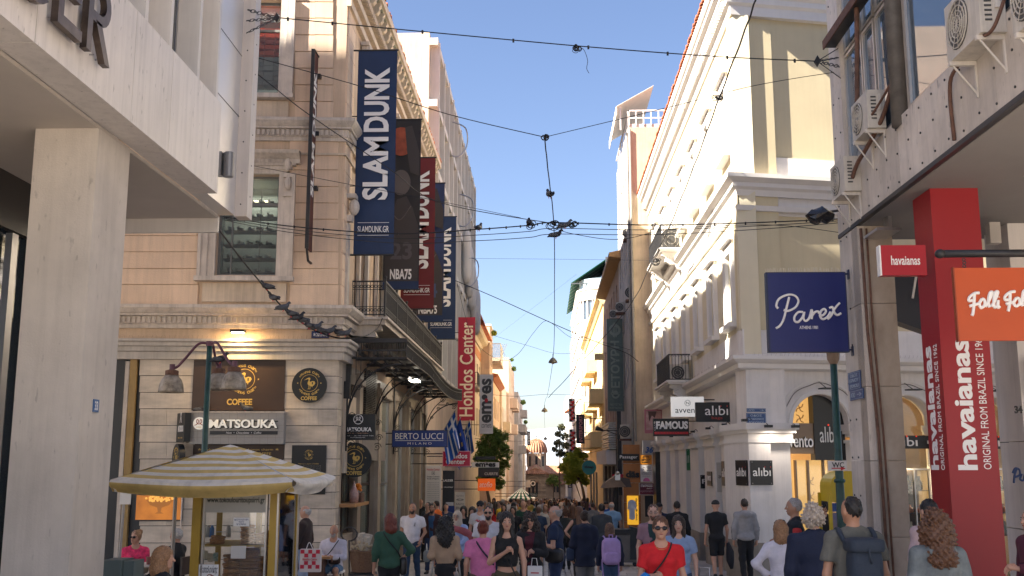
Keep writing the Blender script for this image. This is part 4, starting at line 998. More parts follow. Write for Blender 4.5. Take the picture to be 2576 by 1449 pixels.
def pier(fr,s0,s1,d1,y,name='pier'):
 t=M().fb(fr,s0,s1,gz(y)+.85,.55,-1.0,d1).obj(name,white,rb)
 M().fb(fr,s0-.03,s1+.03,gz(y)-.3,gz(y)+.85,-1.0,d1+.04).obj('stone_base',stoneb,rb)
 M().fb(fr,s0-.03,s1+.03,.50,.58,-1.0,d1+.05).fb(fr,s0-.05,s1+.05,.72,.80,-1.0,d1+.1).fb(fr,s0-.09,s1+.09,.80,.95,-1.0,d1+.15).fb(fr,s0-.02,s1+.02,.58,.72,-1.0,d1+.02).obj('capital',wtrim,rb)
 return t
for a,b in piers:pier(RS,-b,-a,.12,(a+b)/2)
for(a,b),(c,d)in zip([(24.2,25.6)]+piers,piers):
 M().fb(RS,-c,-b,gz(c)-.1,.95,-1.0,-.9).obj('bay_back',white,rb)
 q=M().arch(RS,-(b+c)/2,.95,(c-b)/2,(c-b)/2+.06,-.3,-.02,12);q.obj('bay_arch',wtrim,rb)
 M().fb(RS,-c+.05,-b-.05,gz(c)-.05,.4,-.5,-.48).obj('shop_door_glass',pane,rb)
M().fb(RS,-43.9,-42.9,gz(44),.5,-.1,.3).obj('black_advert_panel',MATS['gloss_black'],rb)
pa=RF.px(1888,1250,.3)[0];pb=RF.px(1944,1250,.3)[0];pc_=RF.px(1992,1250,.1)[0]
q=M().fb(RF,pa,pb,gz(25)+.85,.55,-1.2,.3).fb(RF,pb,pc_,gz(25)+.85,.55,-1.2,.12);q.obj('corner_pier',white,rb)
M().fb(RF,pa-.04,pb+.04,gz(25)-.3,gz(25)+.85,-1.2,.34).fb(RF,pb+.04,pc_+.03,gz(25)-.3,gz(25)+.85,-1.2,.16).obj('stone_base',stoneb,rb)
M().fb(RF,pa-.02,pc_+.02,.50,.58,-1.2,.33).fb(RF,pa-.05,pc_+.05,.72,.80,-1.2,.38).fb(RF,pa-.1,pc_+.1,.80,.95,-1.2,.44).fb(RF,pa,pc_,.55,.72,-1.2,.3).obj('capital',wtrim,rb)
M().fb(RF,-.05,.95,.95,2.5,-.5,.12).obj('corner_pilaster',white,rb)
arc=[RF.px(u,1073)[0]for u in(2066,2281,2494)]
period=arc[1]-arc[0];print('ARCH',arc)
arcs=[arc[0]+k*2.26 for k in range(5)];ra=.74;zsp=.92
q=M();N_=26
edges=[0.0]
for c in arcs:edges+=[c-ra,c+ra]
edges.append(16)
for i in range(0,len(edges),2):q.fb(RF,edges[i],edges[i+1],.95 if i==0 else.95,2.6,-.45,0)
for c in arcs:
 for k in range(N_):
  a,b=c-ra+2*ra*k/N_,c-ra+2*ra*(k+1)/N_
  z0=zsp+math.sqrt(max(0,ra*ra-(a-c)**2));z1=zsp+math.sqrt(max(0,ra*ra-(b-c)**2));
  q.hexa([RF.P(a,z0,0),RF.P(b,z1,0),RF.P(b,z1,-.45),RF.P(a,z0,-.45),RF.P(a,2.6,0),RF.P(b,2.6,0),RF.P(b,2.6,-.45),RF.P(a,2.6,-.45)])
q.obj('arcade_wall',white,rb)
for i,c in enumerate(arcs):M().arch(RF,c,zsp,ra+.02,ra+.10,.0,.03,24).arch(RF,c,zsp,ra+.32,ra+.36,.0,.02,24).obj('arch_moulding',wtrim,rb)
for i,(a,b)in enumerate([(arcs[k]+ra,arcs[k+1]-ra)for k in range(4)]):
 M().fb(RF,a,b,gz(27)-.3,.55,-.45,.0).fb(RF,a,b,.95-.3,.95,-.45,-.0).obj('pier',white,rb)
 M().fb(RF,a-.05,b+.05,.50,.58,-.45,.05).fb(RF,a-.07,b+.07,.72,.80,-.45,.1).fb(RF,a-.1,b+.1,.80,.949,-.45,.14).obj('capital',wtrim,rb)
M().fb(RF,0.9,12,gz(28)-.1,3,-3.0,-2.9).obj('shop_back_wall',pm('warm_shop_wall',(.5,.34,.18),.8,.1,2),rb)
M().fb(RF,0.9,12,1.9,2.0,-3.0,-.5).obj('shop_ceiling',white,rb)
c=arcs[0]
sh=thing('clothes_shopfront','shopfront in the first arch with tan panel, black panel and warm light','shopfront',RF.P(c,gz(26),-.3))
tan=pm('tan_panel',(.30,.215,.14),.5,.05,2)
M().fb(RF,c-ra,c+.0,.25,.98,-.55,-.3).obj('tan_panel',tan,sh)
M().fb(RF,c-.06,c+ra,.1,1.7,-.5,-.26).obj('black_panel',MATS['gloss_black'],sh)
M().fb(RF,c-ra-.1,c-.06,.98,1.7,-.6,-.5).fb(RF,c-ra-.1,c-.55,gz(27),.1,-.62,-.5).obj('lit_panel',pm('lit_amber_panel',(.55,.33,.12),.5,.05,2,emit=(.9,.5,.15),est=.16),sh)
M().fb(RF,c-.5,c+ra,gz(27),.1,-1.3,-1.25).obj('lit_back_panel',MATS['lit_amber_panel'],sh)
q=M()
for(x,z)in((c-.3,1.1),(c-.3,1.36),(c-.05,-.4),(c-.05,-.75),(c-.05,-1.1)):
 d_=-.49 if z>0 else-.62
 for a in range(4):q.tube(catmull([RF.P(x,z,d_),RF.P(x+.07*math.cos(a*PI/2+.4),z+.07*math.sin(a*PI/2+.4),d_),RF.P(x+.13*math.cos(a*PI/2+PI/4),z+.13*math.sin(a*PI/2+PI/4),d_)],4),.014,4)
q.obj('leaf_ornament',pm('amber_leaf',(.42,.22,.06),.5,.05,2),sh)
q=M();q.fb(RF,c-.52,c-.48,gz(27),.1,-.5,-.4).fb(RF,c-.2,c-.16,gz(27),.1,-.5,-.4).fb(RF,c+.2,c+.24,gz(27),.1,-.5,-.4);q.obj('door_frame',tan,sh)
M().fb(RF,c-.48,c+ra,gz(27),.1,-.47,-.46).obj('door_glass',sglass,sh)
text(sh,RF,c-ra-.02,c-.12,.40,.66,-.29,'vento',dark,bold=.04,ext=.08,name='raised_letters');text(sh,RF,c-ra-.02,c-.12,.40,.66,-.21,'vento',whitep,bold=.01,ext=.01)
text(sh,RF,c+.08,c+.5,.52,.90,-.255,'alıbı',whitep,bold=.0,ext=.01)
for x in(.30,.475):M().fb(RF,c+x,c+x+.03,.92,.96,-.255,-.24).obj('lit_dot',flat('red_dot',(.8,.05,.02),.5,emit=(.9,.05,.02),est=.2),sh)
la=bpy.data.lights.new('shop_light','AREA');la.energy=20;la.size=1.2;la.color=(1,.75,.42)
lo=bpy.data.objects.new('shop_light',la);COL.objects.link(lo);lo.parent=sh;lo.location=RF.P(c,1.5,-1.5)-wl(sh)
for i,c in enumerate(arcs[1:4]):
 t=thing('jewellery_window',('lit jewellery window between marble column and red column','lit jewellery window between red column and white pillar','far right lit jewellery window behind the white pillar')[i],'shop window',RF.P(c,gz(27),-.3))
 q=M()
 for a,b in((c-ra,c-ra+.04),(c+ra-.04,c+ra),(c+.3,c+.33)):q.fb(RF,a,b,gz(28),-.1,-.4,-.34)
 q.fb(RF,c-ra,c+ra,-.14,-.1,-.4,-.34);q.obj('frame',steel,t)
 M().fb(RF,c-ra,c+ra,gz(28),zsp+ra,-.38,-.372).obj('glass',sglass,t)
 M().fb(RF,c-ra,c+ra,.38,.70,-.36,-.3).obj('name_band',dark,t)
 text(t,RF,c-.28,c+.42,.44,.66,-.295,'alıbı',whitep,bold=.005,ext=.01)
 for x in(.13,.385):M().fb(RF,c+x,c+x+.03,.665,.695,-.295,-.285).obj('lit_dot',MATS['red_dot'],t)
 q=M()
 for z in(-.15,-.65,-1.2,-1.75):q.fb(RF,c-ra,c+ra,z,z+.02,-.85,-.42)
 q.fb(RF,c-ra,c+ra,gz(28),-.1,-.95,-.9);q.obj('shelf',pm('pale_shelf',(.12,.075,.045),.4,.05,2),t)
 bustm=[flat('black_bust',(.015,.015,.018),.4),flat('orange_beads',(.7,.14,.02),.35),flat('cream_bust',(.65,.6,.52),.5)]
 for k in range(15):
  rr=k//5;x=c-ra+.16+(k%5)*.29;z=(-.63,-1.18,-1.73)[rr];mm=bustm[(0,1,2)[rr]];h=.34 if rr!=1 else.2
  b=M().lathe(RF.P(x,z,-.6),[(.05,0),(.09,.02),(.1,h*.35),(.075,h*.6),(.035,h*.75),(.04,h)],8);b.obj('display_bust',mm,t,smooth=True)
  k_=M()
  for a in range(9):
   an=PI*a/8;k_.ell(RF.P(x+.05*math.cos(an),z+h*.62-.12*math.sin(an),-.5),.011,.011,.011,5,4)
  k_.obj('necklace',flat('necklace_gold',(.7,.45,.15),.25,metal=.6)if rr!=2 else flat('necklace_green',(.05,.3,.22),.3),t)
 la=bpy.data.lights.new('display_light','AREA');la.energy=38;la.size=.8;la.color=(1,.8,.5)
 lo=bpy.data.objects.new('display_light',la);COL.objects.link(lo);lo.parent=t;lo.location=RF.P(c,-.02,-.62)-wl(t)
for i,c in enumerate(arcs[:3]):
 t=thing('arch_lamp',('flat black lamp at the crown of the first arch','flat black lamp at the crown of the arch beside marble column','flat black lamp at the crown of the arch beside white pillar')[i],'lamp',RF.P(c,zsp+ra+.1,.1))
 M().fb(RF,c-.16,c+.16,zsp+ra+.10,zsp+ra+.13,.25,.5).tube([RF.P(c,zsp+ra+.3,0),RF.P(c,zsp+ra+.2,.2),RF.P(c,zsp+ra+.13,.35)],.01,5).obj('lamp_head',dark,t)
 M().tube(catmull([RF.P(c-.95,zsp-.05,.12)]+[RF.P(c+1.0*math.cos(a),zsp+1.0*math.sin(a)+.02*math.sin(9*a),.05)for a in np.linspace(PI*.95,.08,14)],3),.012,5).obj('cable',pm('grey_cable',(.2,.18,.16),.7,.2,9),t)
fln=0
for(fr,s,z,lab)in((RS,-27.3,1.0,'second'),(RS,-30,1.0,'third'),(RS,-33.1,1.0,'fourth'),(RS,-36,1.0,'fifth'),(RS,-38.7,1.0,'sixth'),(RS,-24.5,1.0,'corner'),(RF,.28,.86,'near corner'),(RF,.95,.86,'right corner')):
 d=.1 if fr is RS else.50
 t=thing('floodlight',f'small black floodlight on top of the {lab} pier capital','lamp',fr.P(s,z,d),'floodlights on the white piers')
 M().fb(fr,s-.08,s+.08,z-.02,z+.04,d-.02,d+.11).tube([fr.P(s,z+.02,d-.12),fr.P(s,z+.08,d-.06),fr.P(s,z+.05,d)],.01,5).obj('lamp_head',dark,t)
 if fr is RF and s<1:
  a=bpy.data.lights.new('pier_glow','AREA');a.energy=1.6;a.size=.15;a.color=(1,.88,.75);lo=bpy.data.objects.new('pier_glow',a);COL.objects.link(lo);lo.parent=t
  lo.location=fr.P(s+.1,z-.08,d+.1)-wl(t)
def plaque(label,fr,s0,s1,z0,z1,d,txt='alıbı',m=None,tr=None,dots=True,tm=None):
 t=thing('name_plaque',label,'sign',fr.P((s0+s1)/2,z0,d))
 M().fb(fr,s0,s1,z0,z1,d,d+.03).obj('plate',m or MATS['gloss_black'],t)
 w_=s1-s0;h=z1-z0
 a=tr or(s0+.1*w_,s1-.1*w_,z0+.36*h,z0+.7*h)
 text(t,fr,*a,d+.031,txt,tm or whitep,bold=.005,ext=.005)
 if dots:
  for x in(.63,.89):M().fb(fr,s0+x*w_,s0+x*w_+.03*max(.5,w_),z0+.71*h,z0+.75*h,d+.031,d+.036).obj('dot',redp,t)
 q=M()
 for x in(s0+.04,s1-.04):
  for z in(z0+.04,z1-.04):q.cyl(fr.P(x,z,d+.03),fr.P(x,z,d+.038),.009,n=6)
 q.obj('screw',steel,t)
 return t
r_=RF.rect(1886,1158,1944,1220,.3)
plaque('square glossy black plaque with white name on the corner pier front',RF,r_[0],r_[1],r_[2],r_[3],.3)
f_=Fr(RF.P(pa,0,.3).x,RF.P(pa,0,.3).y,AR-PI/2)
plaque('narrow glossy black plaque on the street face of the corner pier',f_,-.75,-.08,(1168-1220)/FOC*24.5,(1168-1158)/FOC*24.5,.002)
plaque('black plaque on the street face of the second pier',RS,-27.9,-26.9,-.55,.08,.125)
plaque('black plaque on the near side of the second pier',FrY(26.6),4.72,5.3,-.53,.1,.005,'a')
plaque('small black shoe shop plaque on the third pier',RS,-30.4,-29.6,-.6,-.2,.125,'FAMOUS',dots=False)
plaque('small black shoe shop plaque facing the camera by third pier',FrY(32.2),4.72,5.2,-.72,-.32,.005,'FA',dots=False)
plaque('pale glass plaque on the third pier near side',FrY(29.1),4.72,5.15,-.75,.05,.005,'avvento',m=flat('clear_acrylic',(.5,.48,.44),.1),dots=False,tm=blackp,tr=(4.76,5.05,-.38,-.28))
plaque('narrow green vertical name plate on the fourth pier',FrY(35.2),4.72,4.86,-.2,.5,.005,'| | |',m=flat('green_plate',(.03,.16,.07),.5),dots=False)
tag(M().fb(RF,2.1+.0,2.3,.3,.52,.0,.09).obj('alarm_box',whitep),'small white alarm box on the wall right of first arch','box')if False else None
t=thing('alarm_box','small white alarm box on the pier right of the first arch','box',RF.P(arcs[0]+ra+.25,.4,0));M().fb(RF,arcs[0]+ra+.14,arcs[0]+ra+.36,.36,.62,0,.09).obj('casing',white,t);text(t,RF,arcs[0]+ra+.18,arcs[0]+ra+.32,.45,.53,.091,'a5',flat('grey_print',(.15,.15,.16),.5),ext=.003)
bp=pm('blue_enamel_plate',(.022,.065,.19),.35,.08,6)
def street_plate(label,fr,rows,d):
 t=thing('street_name_plate',label,'sign',fr.P(rows[0][0],rows[0][2],d))
 for s0,s1,z0,z1,txts in rows:
  M().fb(fr,s0,s1,z0,z1,d,d+.012).obj('plate',bp,t)
  q=M();e=.012
  for a in((s0+e,s1-e,z0+e,z0+e+.006),(s0+e,s1-e,z1-e-.006,z1-e),(s0+e,s0+e+.006,z0+e,z1-e),(s1-e-.006,s1-e,z0+e,z1-e)):q.fb(fr,*a,d+.012,d+.014)
  q.obj('border',flat('pale_blue',(.35,.42,.5),.5),t)
  for(a,b,c,e_,s)in txts:text(t,fr,s0+(s1-s0)*a,s0+(s1-s0)*b,z0+(z1-z0)*c,z0+(z1-z0)*e_,d+.013,s,flat('pale_blue',(.35,.42,.5),.5),bold=.02,ext=.002)
 return t
a=RF.rect(1878,1027,1926,1037,.13);b=RF.rect(1877,1039,1927,1069,.13)
street_plate('two blue street name plates with Greek letters on the white corner',RF,[(a[0],a[1],a[2],a[3],[(.08,.4,.25,.75,'ΑΠΟ'),(.68,.9,.3,.7,'→')]),(b[0],b[1],b[2],b[3],[(.2,.8,.7,.88,'ΟΔΟΣ'),(.1,.9,.4,.6,'ΦΩΚΙΩΝΟΣ'),(.12,.88,.12,.3,'FOKIONOS')])],.13)
s_=Fr(4.68,0,-PI/2)
a=FRR.rect(2141,938,2168,981);b=FRR.rect(2142,984,2170,1003)
street_plate('blue street name plate with Greek letters on the near marble column',FRR,[(-15.8,-15.2,a[2]+.02,a[3],[(.2,.8,.7,.88,'ΟΔΟΣ'),(.12,.88,.42,.62,'ΕΡΜΟΥ'),(.14,.86,.12,.32,'ERMOU')]),(-15.75,-15.1,b[2],b[3],[(.08,.4,.25,.75,'ΑΠΟ'),(.55,.9,.3,.7,'→')])],.012)
def rbalc(label,y0,y1,z,zt,xo=4.0):
 t=thing('iron_balcony',label,'balcony',((4.8+xo)/2,(y0+y1)/2,z-.2))
 M().box(xo,4.82,y0,y1,z-.1,z).box(xo-.06,4.82,y0-.06,y1+.06,z-.04,z+.02).obj('slab',wtrim,t)
 railing(t,FrY(y0+.02),xo+.02,4.78,z+.04,zt,0,iron,.1,.016);railing(t,Fr(xo+.03,0,-PI/2),-y1,-y0,z+.04,zt,0,iron,.12,.018)
 q=M()
 for i in range(8):
  x=xo+.05+i*.09;q.arch(FrY(y0+.02),x,zt-.08,.035,.045,-.012,0,6,0,PI)
 q.obj('arched_trim',iron,t)
 for y in(y0+.35,y1-.35):
  pr=[(4.8,z-.1),(4.8-.72,z-.1),(4.8-.74,z-.2),(4.8-.6,z-.26),(4.8-.62,z-.4),(4.8-.45,z-.5),(4.8-.3,z-.5),(4.8-.22,z-.66),(4.8-.08,z-.7),(4.8,z-.8)]
  M().prism(FrY(y),pr,-.13,.13).obj('carved_bracket',wtrim,t)
  k=M()
  for(cx_,cz_,rr)in((4.3,z-.28,.13),(4.58,z-.42,.15)):k.tube([(cx_+rr*(1-i/20)*math.cos(i*.6),y-.14,cz_+rr*(1-i/20)*math.sin(i*.6))for i in range(18)],.014,4)
  k.obj('carved_scroll',wtrim,t)
 return t
rbalc('upper right iron balcony with carved white brackets and air conditioner',35,39,7.3,8.15)
rbalc('lower right black iron balcony holding a large air conditioner',33.6,37.3,2.65,3.52)
def ac_front(label,x0,x1,y,z0,z1,dy=.32):
 t=thing('air_conditioner',label,'air conditioner',((x0+x1)/2,y,z0));f=FrY(y)
 M().box(x0,x1,y,y+dy,z0,z1).obj('casing',MATS['aged_ac_casing'],t)
 c=x0+(x1-x0)*.4;r=(z1-z0)*.42;zc=(z0+z1)/2
 M().prism(f,[(c+r*math.cos(2*PI*k/20),zc+r*math.sin(2*PI*k/20))for k in range(20)],0.001,.005).obj('fan_opening',MATS['fan_grille'],t)
 q=M()
 for rr in(.4,.7,1):q.arch(f,c,zc,r*rr-.008,r*rr,.005,.015,18,0,2*PI)
 q.obj('grille',MATS['aged_ac_casing'],t);return t
ac_front('air conditioner standing on the lower right iron balcony',4.12,4.72,34.0,2.68,3.22)
ac_front('white air conditioner on the upper right iron balcony',4.35,4.75,36.0,7.34,8.3)
# === buildings further down the street
def block(name,label,side,X,Y0,Y1,zt,wm,depth=14,floors=(),wys=(),fm=None,gm=None,ww=1.0,sill=True,parapet=.0,bal=None,zb=None):
 """one street building: walls with real openings, windows, optional balconies"""
 t=thing(name,label,'building',(side*(abs(X)+2),(Y0+Y1)/2,gz(Y0)))
 fr=Fr(X,0,PI/2)if side<0 else Fr(X,0,-PI/2)
 sg=1 if side<0 else-1
 holes=[]
 for(z0,z1)in floors:
  for y in wys:
   a,b=sorted((sg*(y-ww/2),sg*(y+ww/2)));holes.append((a,b,z0,z1))
 a,b=sorted((sg*Y0,sg*Y1))
 M().wall(fr,a,b,(zb if zb is not None else gz(Y1)-1),zt,holes,-.35,0).obj('wall',wm,t)
 x0,x1=(X-depth,X-.35)if side<0 else(X+.35,X+depth)
 M().box(x0,x1,Y0,Y1-.02,(zb if zb is not None else gz(Y1)-1),zt-.01).obj('side_wall',wm,t)
 if parapet:M().fb(fr,a-.05,b+.05,zt,zt+.12,-.5,parapet).box(x0,x1,Y0-.05,Y0+.15,zt,zt+.12).obj('coping',wtrim,t)
 for h in holes:win(t,fr,*h,-.15,fm or white,gm or pane,2,1 if h[3]-h[2]<1.6 else 2,.06,.06,sill=.08 if sill else None)
 if bal:
  for(y0,y1,z,out)in bal:
   s0,s1=sorted((sg*y0,sg*y1))
   M().fb(fr,s0,s1,z-.15,z,0,out).obj('balcony_slab',wm,t)
   M().fb(fr,s0,s1,z,z+.85,out-.08,out).fb(fr,s0,s0+.08,z,z+.85,0,out-.08).fb(fr,s1-.08,s1,z,z+.85,0,out-.08).obj('balcony_parapet',wm,t)
 return t,fr
lm=pm('light_concrete_panel',(.60,.57,.52),.7,.06,1,streak=.15)
t,f=block('modern_building','tall modern building with white concrete grid behind the cream building',-1,-4.75,41.2,65,17.94,pm('sun_bleached_side',(.62,.5,.39),.9,.18,.5,.3,20,streak=.25),depth=10)
q=M()
for k in range(11):y=41.5+k*2.33;q.fb(f,y,y+.16,3.6,17.6,.0,.42)
q.obj('grid_pier',lm,t)
q=M()
for z in(3.5,6.3,9.1,11.9,14.7,17.4):q.fb(f,41.2,65,z,z+.3,.0,.36)
q.obj('floor_band',lm,t)
for k in range(10):
 y=41.66+k*2.33
 for z in(3.8,6.6,9.4,12.2,15.0):M().fb(f,y+.02,y+2.15,z+.0,z+2.5,.01,.05).obj('window',paneb if(k+int(z))%3 else pane,t)
for i,(y,z)in enumerate(((48,15),(52.5,12.6),(57,10.2))):
 M().tube(catmull([f.P(y,z+1.3,.4),f.P(y+.4,z+1.1,1.0),f.P(y+.6,z+.3,1.05),f.P(y+.4,z-.3,.7),f.P(y,z-.4,.4)],6),.035,5).obj('curved_bracket',steel,t)
for i in range(5):
 y=55.5+i*2.1;q=M();n=10
 pts=[f.P(y,12.6+1.3*0-i*.45-k*.36,.55)for k in range(9)]
 q.tube(pts,[.14,.24,.27,.27,.27,.27,.27,.24,.14],12);q.obj('rounded_bay',lm,t,smooth=True)
t,f=block('classical_building','classical building with tiled cornice beyond the modern grid',-1,-4.85,65,79,8.6,cream2,floors=((2.0,4.0),(5.0,7.2)),wys=(66.8,69.6,72.4,75.2,77.6))
M().strip(f,[(-.2,8.6),(.1,8.55),(.2,8.8),(.5,8.95),(.62,9.2),(-.2,9.25)],65,79).obj('cornice',cream2,t)
M().fb(f,65,79,7.7,8.3,.0,.03).obj('orange_band',pm('orange_band',(.5,.2,.07),.8,.1,2),t)
for i in range(28):
 o=mk('roof_tile',tme,t);o.matrix_basis=Matrix.Translation(Vector((-4.1,65.2+i*.5,9.25))-wl(t))@Matrix.Diagonal((2,2.6,2.2,1));o.location.x=-4.1+2*3.9-wl(t).x
fq=Fr(-4.35,0,PI/2);bq=thing('iron_balcony','small dark iron balcony on the classical building behind the red banner','balcony',(-4.6,68,4.6))
M().box(-4.87,-4.2,66,69.5,4.75,4.9).obj('slab',cream2,bq);railing(bq,Fr(-4.22,0,PI/2),66,69.5,4.95,5.8,0,iron,.2,.03);railing(bq,FrY(66),-4.85,-4.22,4.95,5.8,0,iron,.15,.03)
t,f=block('peach_building','peach stucco building with plant on its roof corner',-1,-4.15,79,83.4,10.5,peach,floors=((2.2,3.8),(5.0,6.6),(7.6,9.2)),wys=(80.5,82.3),depth=9,parapet=.1)
t,f=block('low_peach_building','lower building with a lattice roof terrace and shutters',-1,-4.2,83.4,98,6.8,peach,floors=((1.0,2.6),(3.8,5.6)),wys=(85,87.6,90.2,92.8,95.4),fm=woodm,depth=9)
M().strip(f,[(-.2,6.75),(.1,6.75),(.5,7.05),(.5,7.15),(-.2,7.3)],83.4,98).obj('eave',terra,t)
bt=thing('lattice_balcony','concrete roof balcony with white lattice screen and pole','balcony',(-4.2,85,7.3))
M().box(-6.3,-3.5,83.5,88.5,8.0,8.25).obj('slab',concr,bt)
q=M()
for k in range(14):
 a=-5.8+k*.17;q.tube([(a,83.5,8.3),(a+.6,83.5,9.6)],.02,3).tube([(a+.6,83.5,8.3),(a,83.5,9.6)],.02,3)
for k in range(24):a=83.6+k*.18;q.tube([(-3.52,a,8.3),(-3.52,a+.6,9.6)],.02,3).tube([(-3.52,a+.6,8.3),(-3.52,a,9.6)],.02,3)
q.box(-3.56,-3.5,83.5,88.5,9.6,9.66).box(-5.8,-3.5,83.48,83.54,9.6,9.66);q.obj('lattice',white,bt)
t,f=block('beige_building','beige apartment building with stained side wall in the left distance',-1,-3.75,110,130,11.2,peach,floors=((1,2.6),(3.6,5.2),(6.4,8),(8.8,10.2)),wys=(112,115.5,119,122.5,126),depth=8,bal=((113,117,3.4,.8),(113,117,6.2,.8),(120,124,6.2,.8)))
t,f=block('beige_building','narrow cream building lower than its neighbour in the left distance',-1,-4.0,98,110,7.6,cream2,floors=((.6,2.4),(3.6,5.4)),wys=(100,103,106.5),depth=8,bal=((101,104.5,3.2,.7),))
t,f=block('balcony_apartment_building','pale apartment building with planted balconies near the church',-1,-3.3,131,158,9.0,greyst,floors=((-1,.6),(1.8,3.4),(4.4,6.0),(6.8,8.2)),wys=(133,137,141,145,149,153),depth=6,bal=((134,139,1.5,.9),(134,139,4.2,.9),(143,148,4.2,.9),(143,148,6.5,.9)))
t,f=block('far_white_building','small pale building beside the church dome',-1,-3.1,160,171,6.0,cream2,floors=((-1,.6),(2,3.8)),wys=(163,167),depth=5)
t,f=block('weathered_grey_building','weathered grey building with beige side wall and many small windows',1,4.0,46.45,54.7,15.6,greyst,floors=((3.6,5.4),(6.4,8.0),(9.0,10.8),(12,13.8)),wys=(49.3,50.6,51.9,53.4),ww=.8,depth=3.4,sill=False)
M().box(3.98,7.4,46.38,46.44,gz(47),15.4).obj('stucco_side',pm('patched_stucco',(.50,.40,.29),.9,.2,.9,.3,20,streak=.2),t)
M().tube([f.P(-46.9,15.3,.06),f.P(-46.9,-1,.06)],.06,8).tube([(4.02,46.3,15.3),(4.02,46.3,1)],.05,6).obj('drain_pipe',pm('zinc_pipe',(.25,.24,.22),.5,.15,4),t)
tr=thing('terrace_awning','white roof terrace railing and slanted awning above the grey building','awning',(4.3,47,15.5))
q=M()
for x in np.arange(3.95,5.6,.35):q.box(x,x+.05,46.4,46.45,15.5,16.2)
for y in np.arange(46.4,54,1.0):q.box(3.98,4.03,y,y+.05,15.5,16.2)
q.box(3.95,5.8,46.4,46.46,16.2,16.26).box(3.95,4.02,46.4,54.5,16.2,16.26).box(3.95,5.8,46.41,46.45,15.85,15.9);q.obj('railing',white,tr)
M().hexa([(3.45,46.6,16.5),(3.45,52,16.5),(5.2,52,17.5),(5.2,46.6,17.5),(3.45,46.6,16.53),(3.45,52,16.53),(5.2,52,17.53),(5.2,46.6,17.53)]).box(3.43,3.46,46.6,52,16.1,16.52).obj('awning_cloth',pm('off_white_canvas',(.6,.56,.5),.8,.06,2),tr)
M().box(3.6,3.66,46.7,46.76,15.4,16.5).obj('awning_frame',white,tr)
for(u0,u1,v0,v1,y,lab)in((1571,1586,573,600,49,'air conditioner on the top rusty shelf of the grey building'),(1578,1598,719,753,47.6,'air conditioner beside the third storey windows of grey building'),(1552,1568,760,785,51,'middle air conditioner just above the green vertical sign'),(1536,1551,779,801,54,'left air conditioner directly over the green vertical sign'),(1562,1586,1068,1103,48.5,'large air conditioner under the vertical sign, near the pink poster')):
 a,b=at_y(u0,v1,y),at_y(u1,v0,y);tt=ac_front(lab,a.x,b.x,y,a.z,b.z,.35);M().box(a.x-.05,max(b.x,4.02),y-.1,y+.5,a.z-.1,a.z-.01).obj('shelf',rust,tt)
t,f=block('brown_building','brown rendered building with deep timber eave on the right',1,4.0,54.8,69,10.5,pm('brown_render',(.40,.27,.19),.9,.2,1,.2,20,streak=.25),floors=((2.4,4.2),(5.2,7.2),(8.1,9.7)),wys=(56.4,58.6,60.8,63,65.2,67.4),ww=.9,depth=5)
M().add([(3.4,53.0,10.65),(3.4,67,10.65),(4.4,67,10.5),(4.4,53.0,10.5),(3.4,53.0,10.85),(3.4,67,10.85),(9,67,12.1),(9,53.0,12.1)],[(0,1,2,3),(4,7,6,5),(0,4,5,1),(0,3,7,4)]).obj('timber_eave',pm('timber_eave',(.42,.24,.10),.7,.25,3,stretch=(2,12,2)),t)
yb=pm('warm_yellow_render',(.70,.56,.30),.85,.08,1,.15,20,streak=.08)
t,f=block('yellow_balcony_building','pale yellow building with stacked rounded balconies on the right',1,4.0,69.1,100,10.6,yb,floors=((1.9,3.6),(4.6,6.4),(7.4,9.2)),wys=(71.5,75,78.5,82,85.5,89,92.5,96),depth=5,bal=((70.5,76,1.3,.9),(70.5,76,4.2,.9),(79,84,1.3,.8),(79,84,4.2,.8),(79,84,7.0,.8),(88,93,1.3,.8),(88,93,4.2,.8),(88,93,7.0,.8)))
M().strip(f,[(-.2,10.6),(.1,10.6),(.3,10.9),(.5,11.0),(.5,11.2),(-.2,11.3)],-100,-69.1).obj('cornice',yb,t)
for y in(69.5,78.5,87.5):M().fb(f,-y-.3,-y+.1,6.9,7.3,0,.6).obj('console',yb,t)
cw=thing('rounded_white_building','white rounded corner building with ribbon windows and green roof awning','building',(6,105,gz(100)))
def rounded(z0,z1,off,m,nm,parent):
 r=2.6;cx_,cy_=3.4+r,100+r;q=M();pts=[(9.5,100-off)]+[(cx_-(r+off)*math.sin(a),cy_-(r+off)*math.cos(a))for a in np.linspace(0,PI/2,12)]+[(3.4-off,128),(9.5,128)]
 pts=pts[::-1];n=len(pts);vs=[(x,y,z0)for x,y in pts]+[(x,y,z1)for x,y in pts]
 q.add(vs,[tuple(range(n-1,-1,-1)),tuple(range(n,2*n))]+[(i,(i+1)%n,(i+1)%n+n,i+n)for i in range(n)])
 return q.obj(nm,m,parent)
lv=[(-6,2.6),(4.6,6.4),(8.4,10.4),(12.4,13.9),(15.9,17.0)]
rw=pm('bright_white_render',(.74,.71,.66),.8,.05,1,streak=.1)
for a,b in lv:rounded(a,b,0,rw,'floor_band',cw);rounded(b-.12,b,.15,rw,'ledge',cw)
for(a,b),(c_,d_)in zip(lv,lv[1:]):
 rounded(b,c_,-.3,paneb,'ribbon_window',cw)
 q=M();r=2.45;cx_,cy_=6.0,102.6
 for a_ in np.linspace(0,PI/2,7):x,y=cx_-r*math.sin(a_),cy_-r*math.cos(a_);q.box(x-.06,x+.06,y-.06,y+.06,b,c_)
 for x in(6.9,7.8,8.7):q.box(x-.07,x+.07,100.1,100.25,b,c_)
 for y in np.arange(103.5,128,1.5):q.box(3.52,3.7,y,y+.5,b,c_)
 q.obj('mullion',rw,cw)
ga=thing('green_awning','dark green striped roof awning with glass rail on rounded building','awning',(5,102,17.1))
gg=flat('green_canvas',(.01,.10,.06),.8)
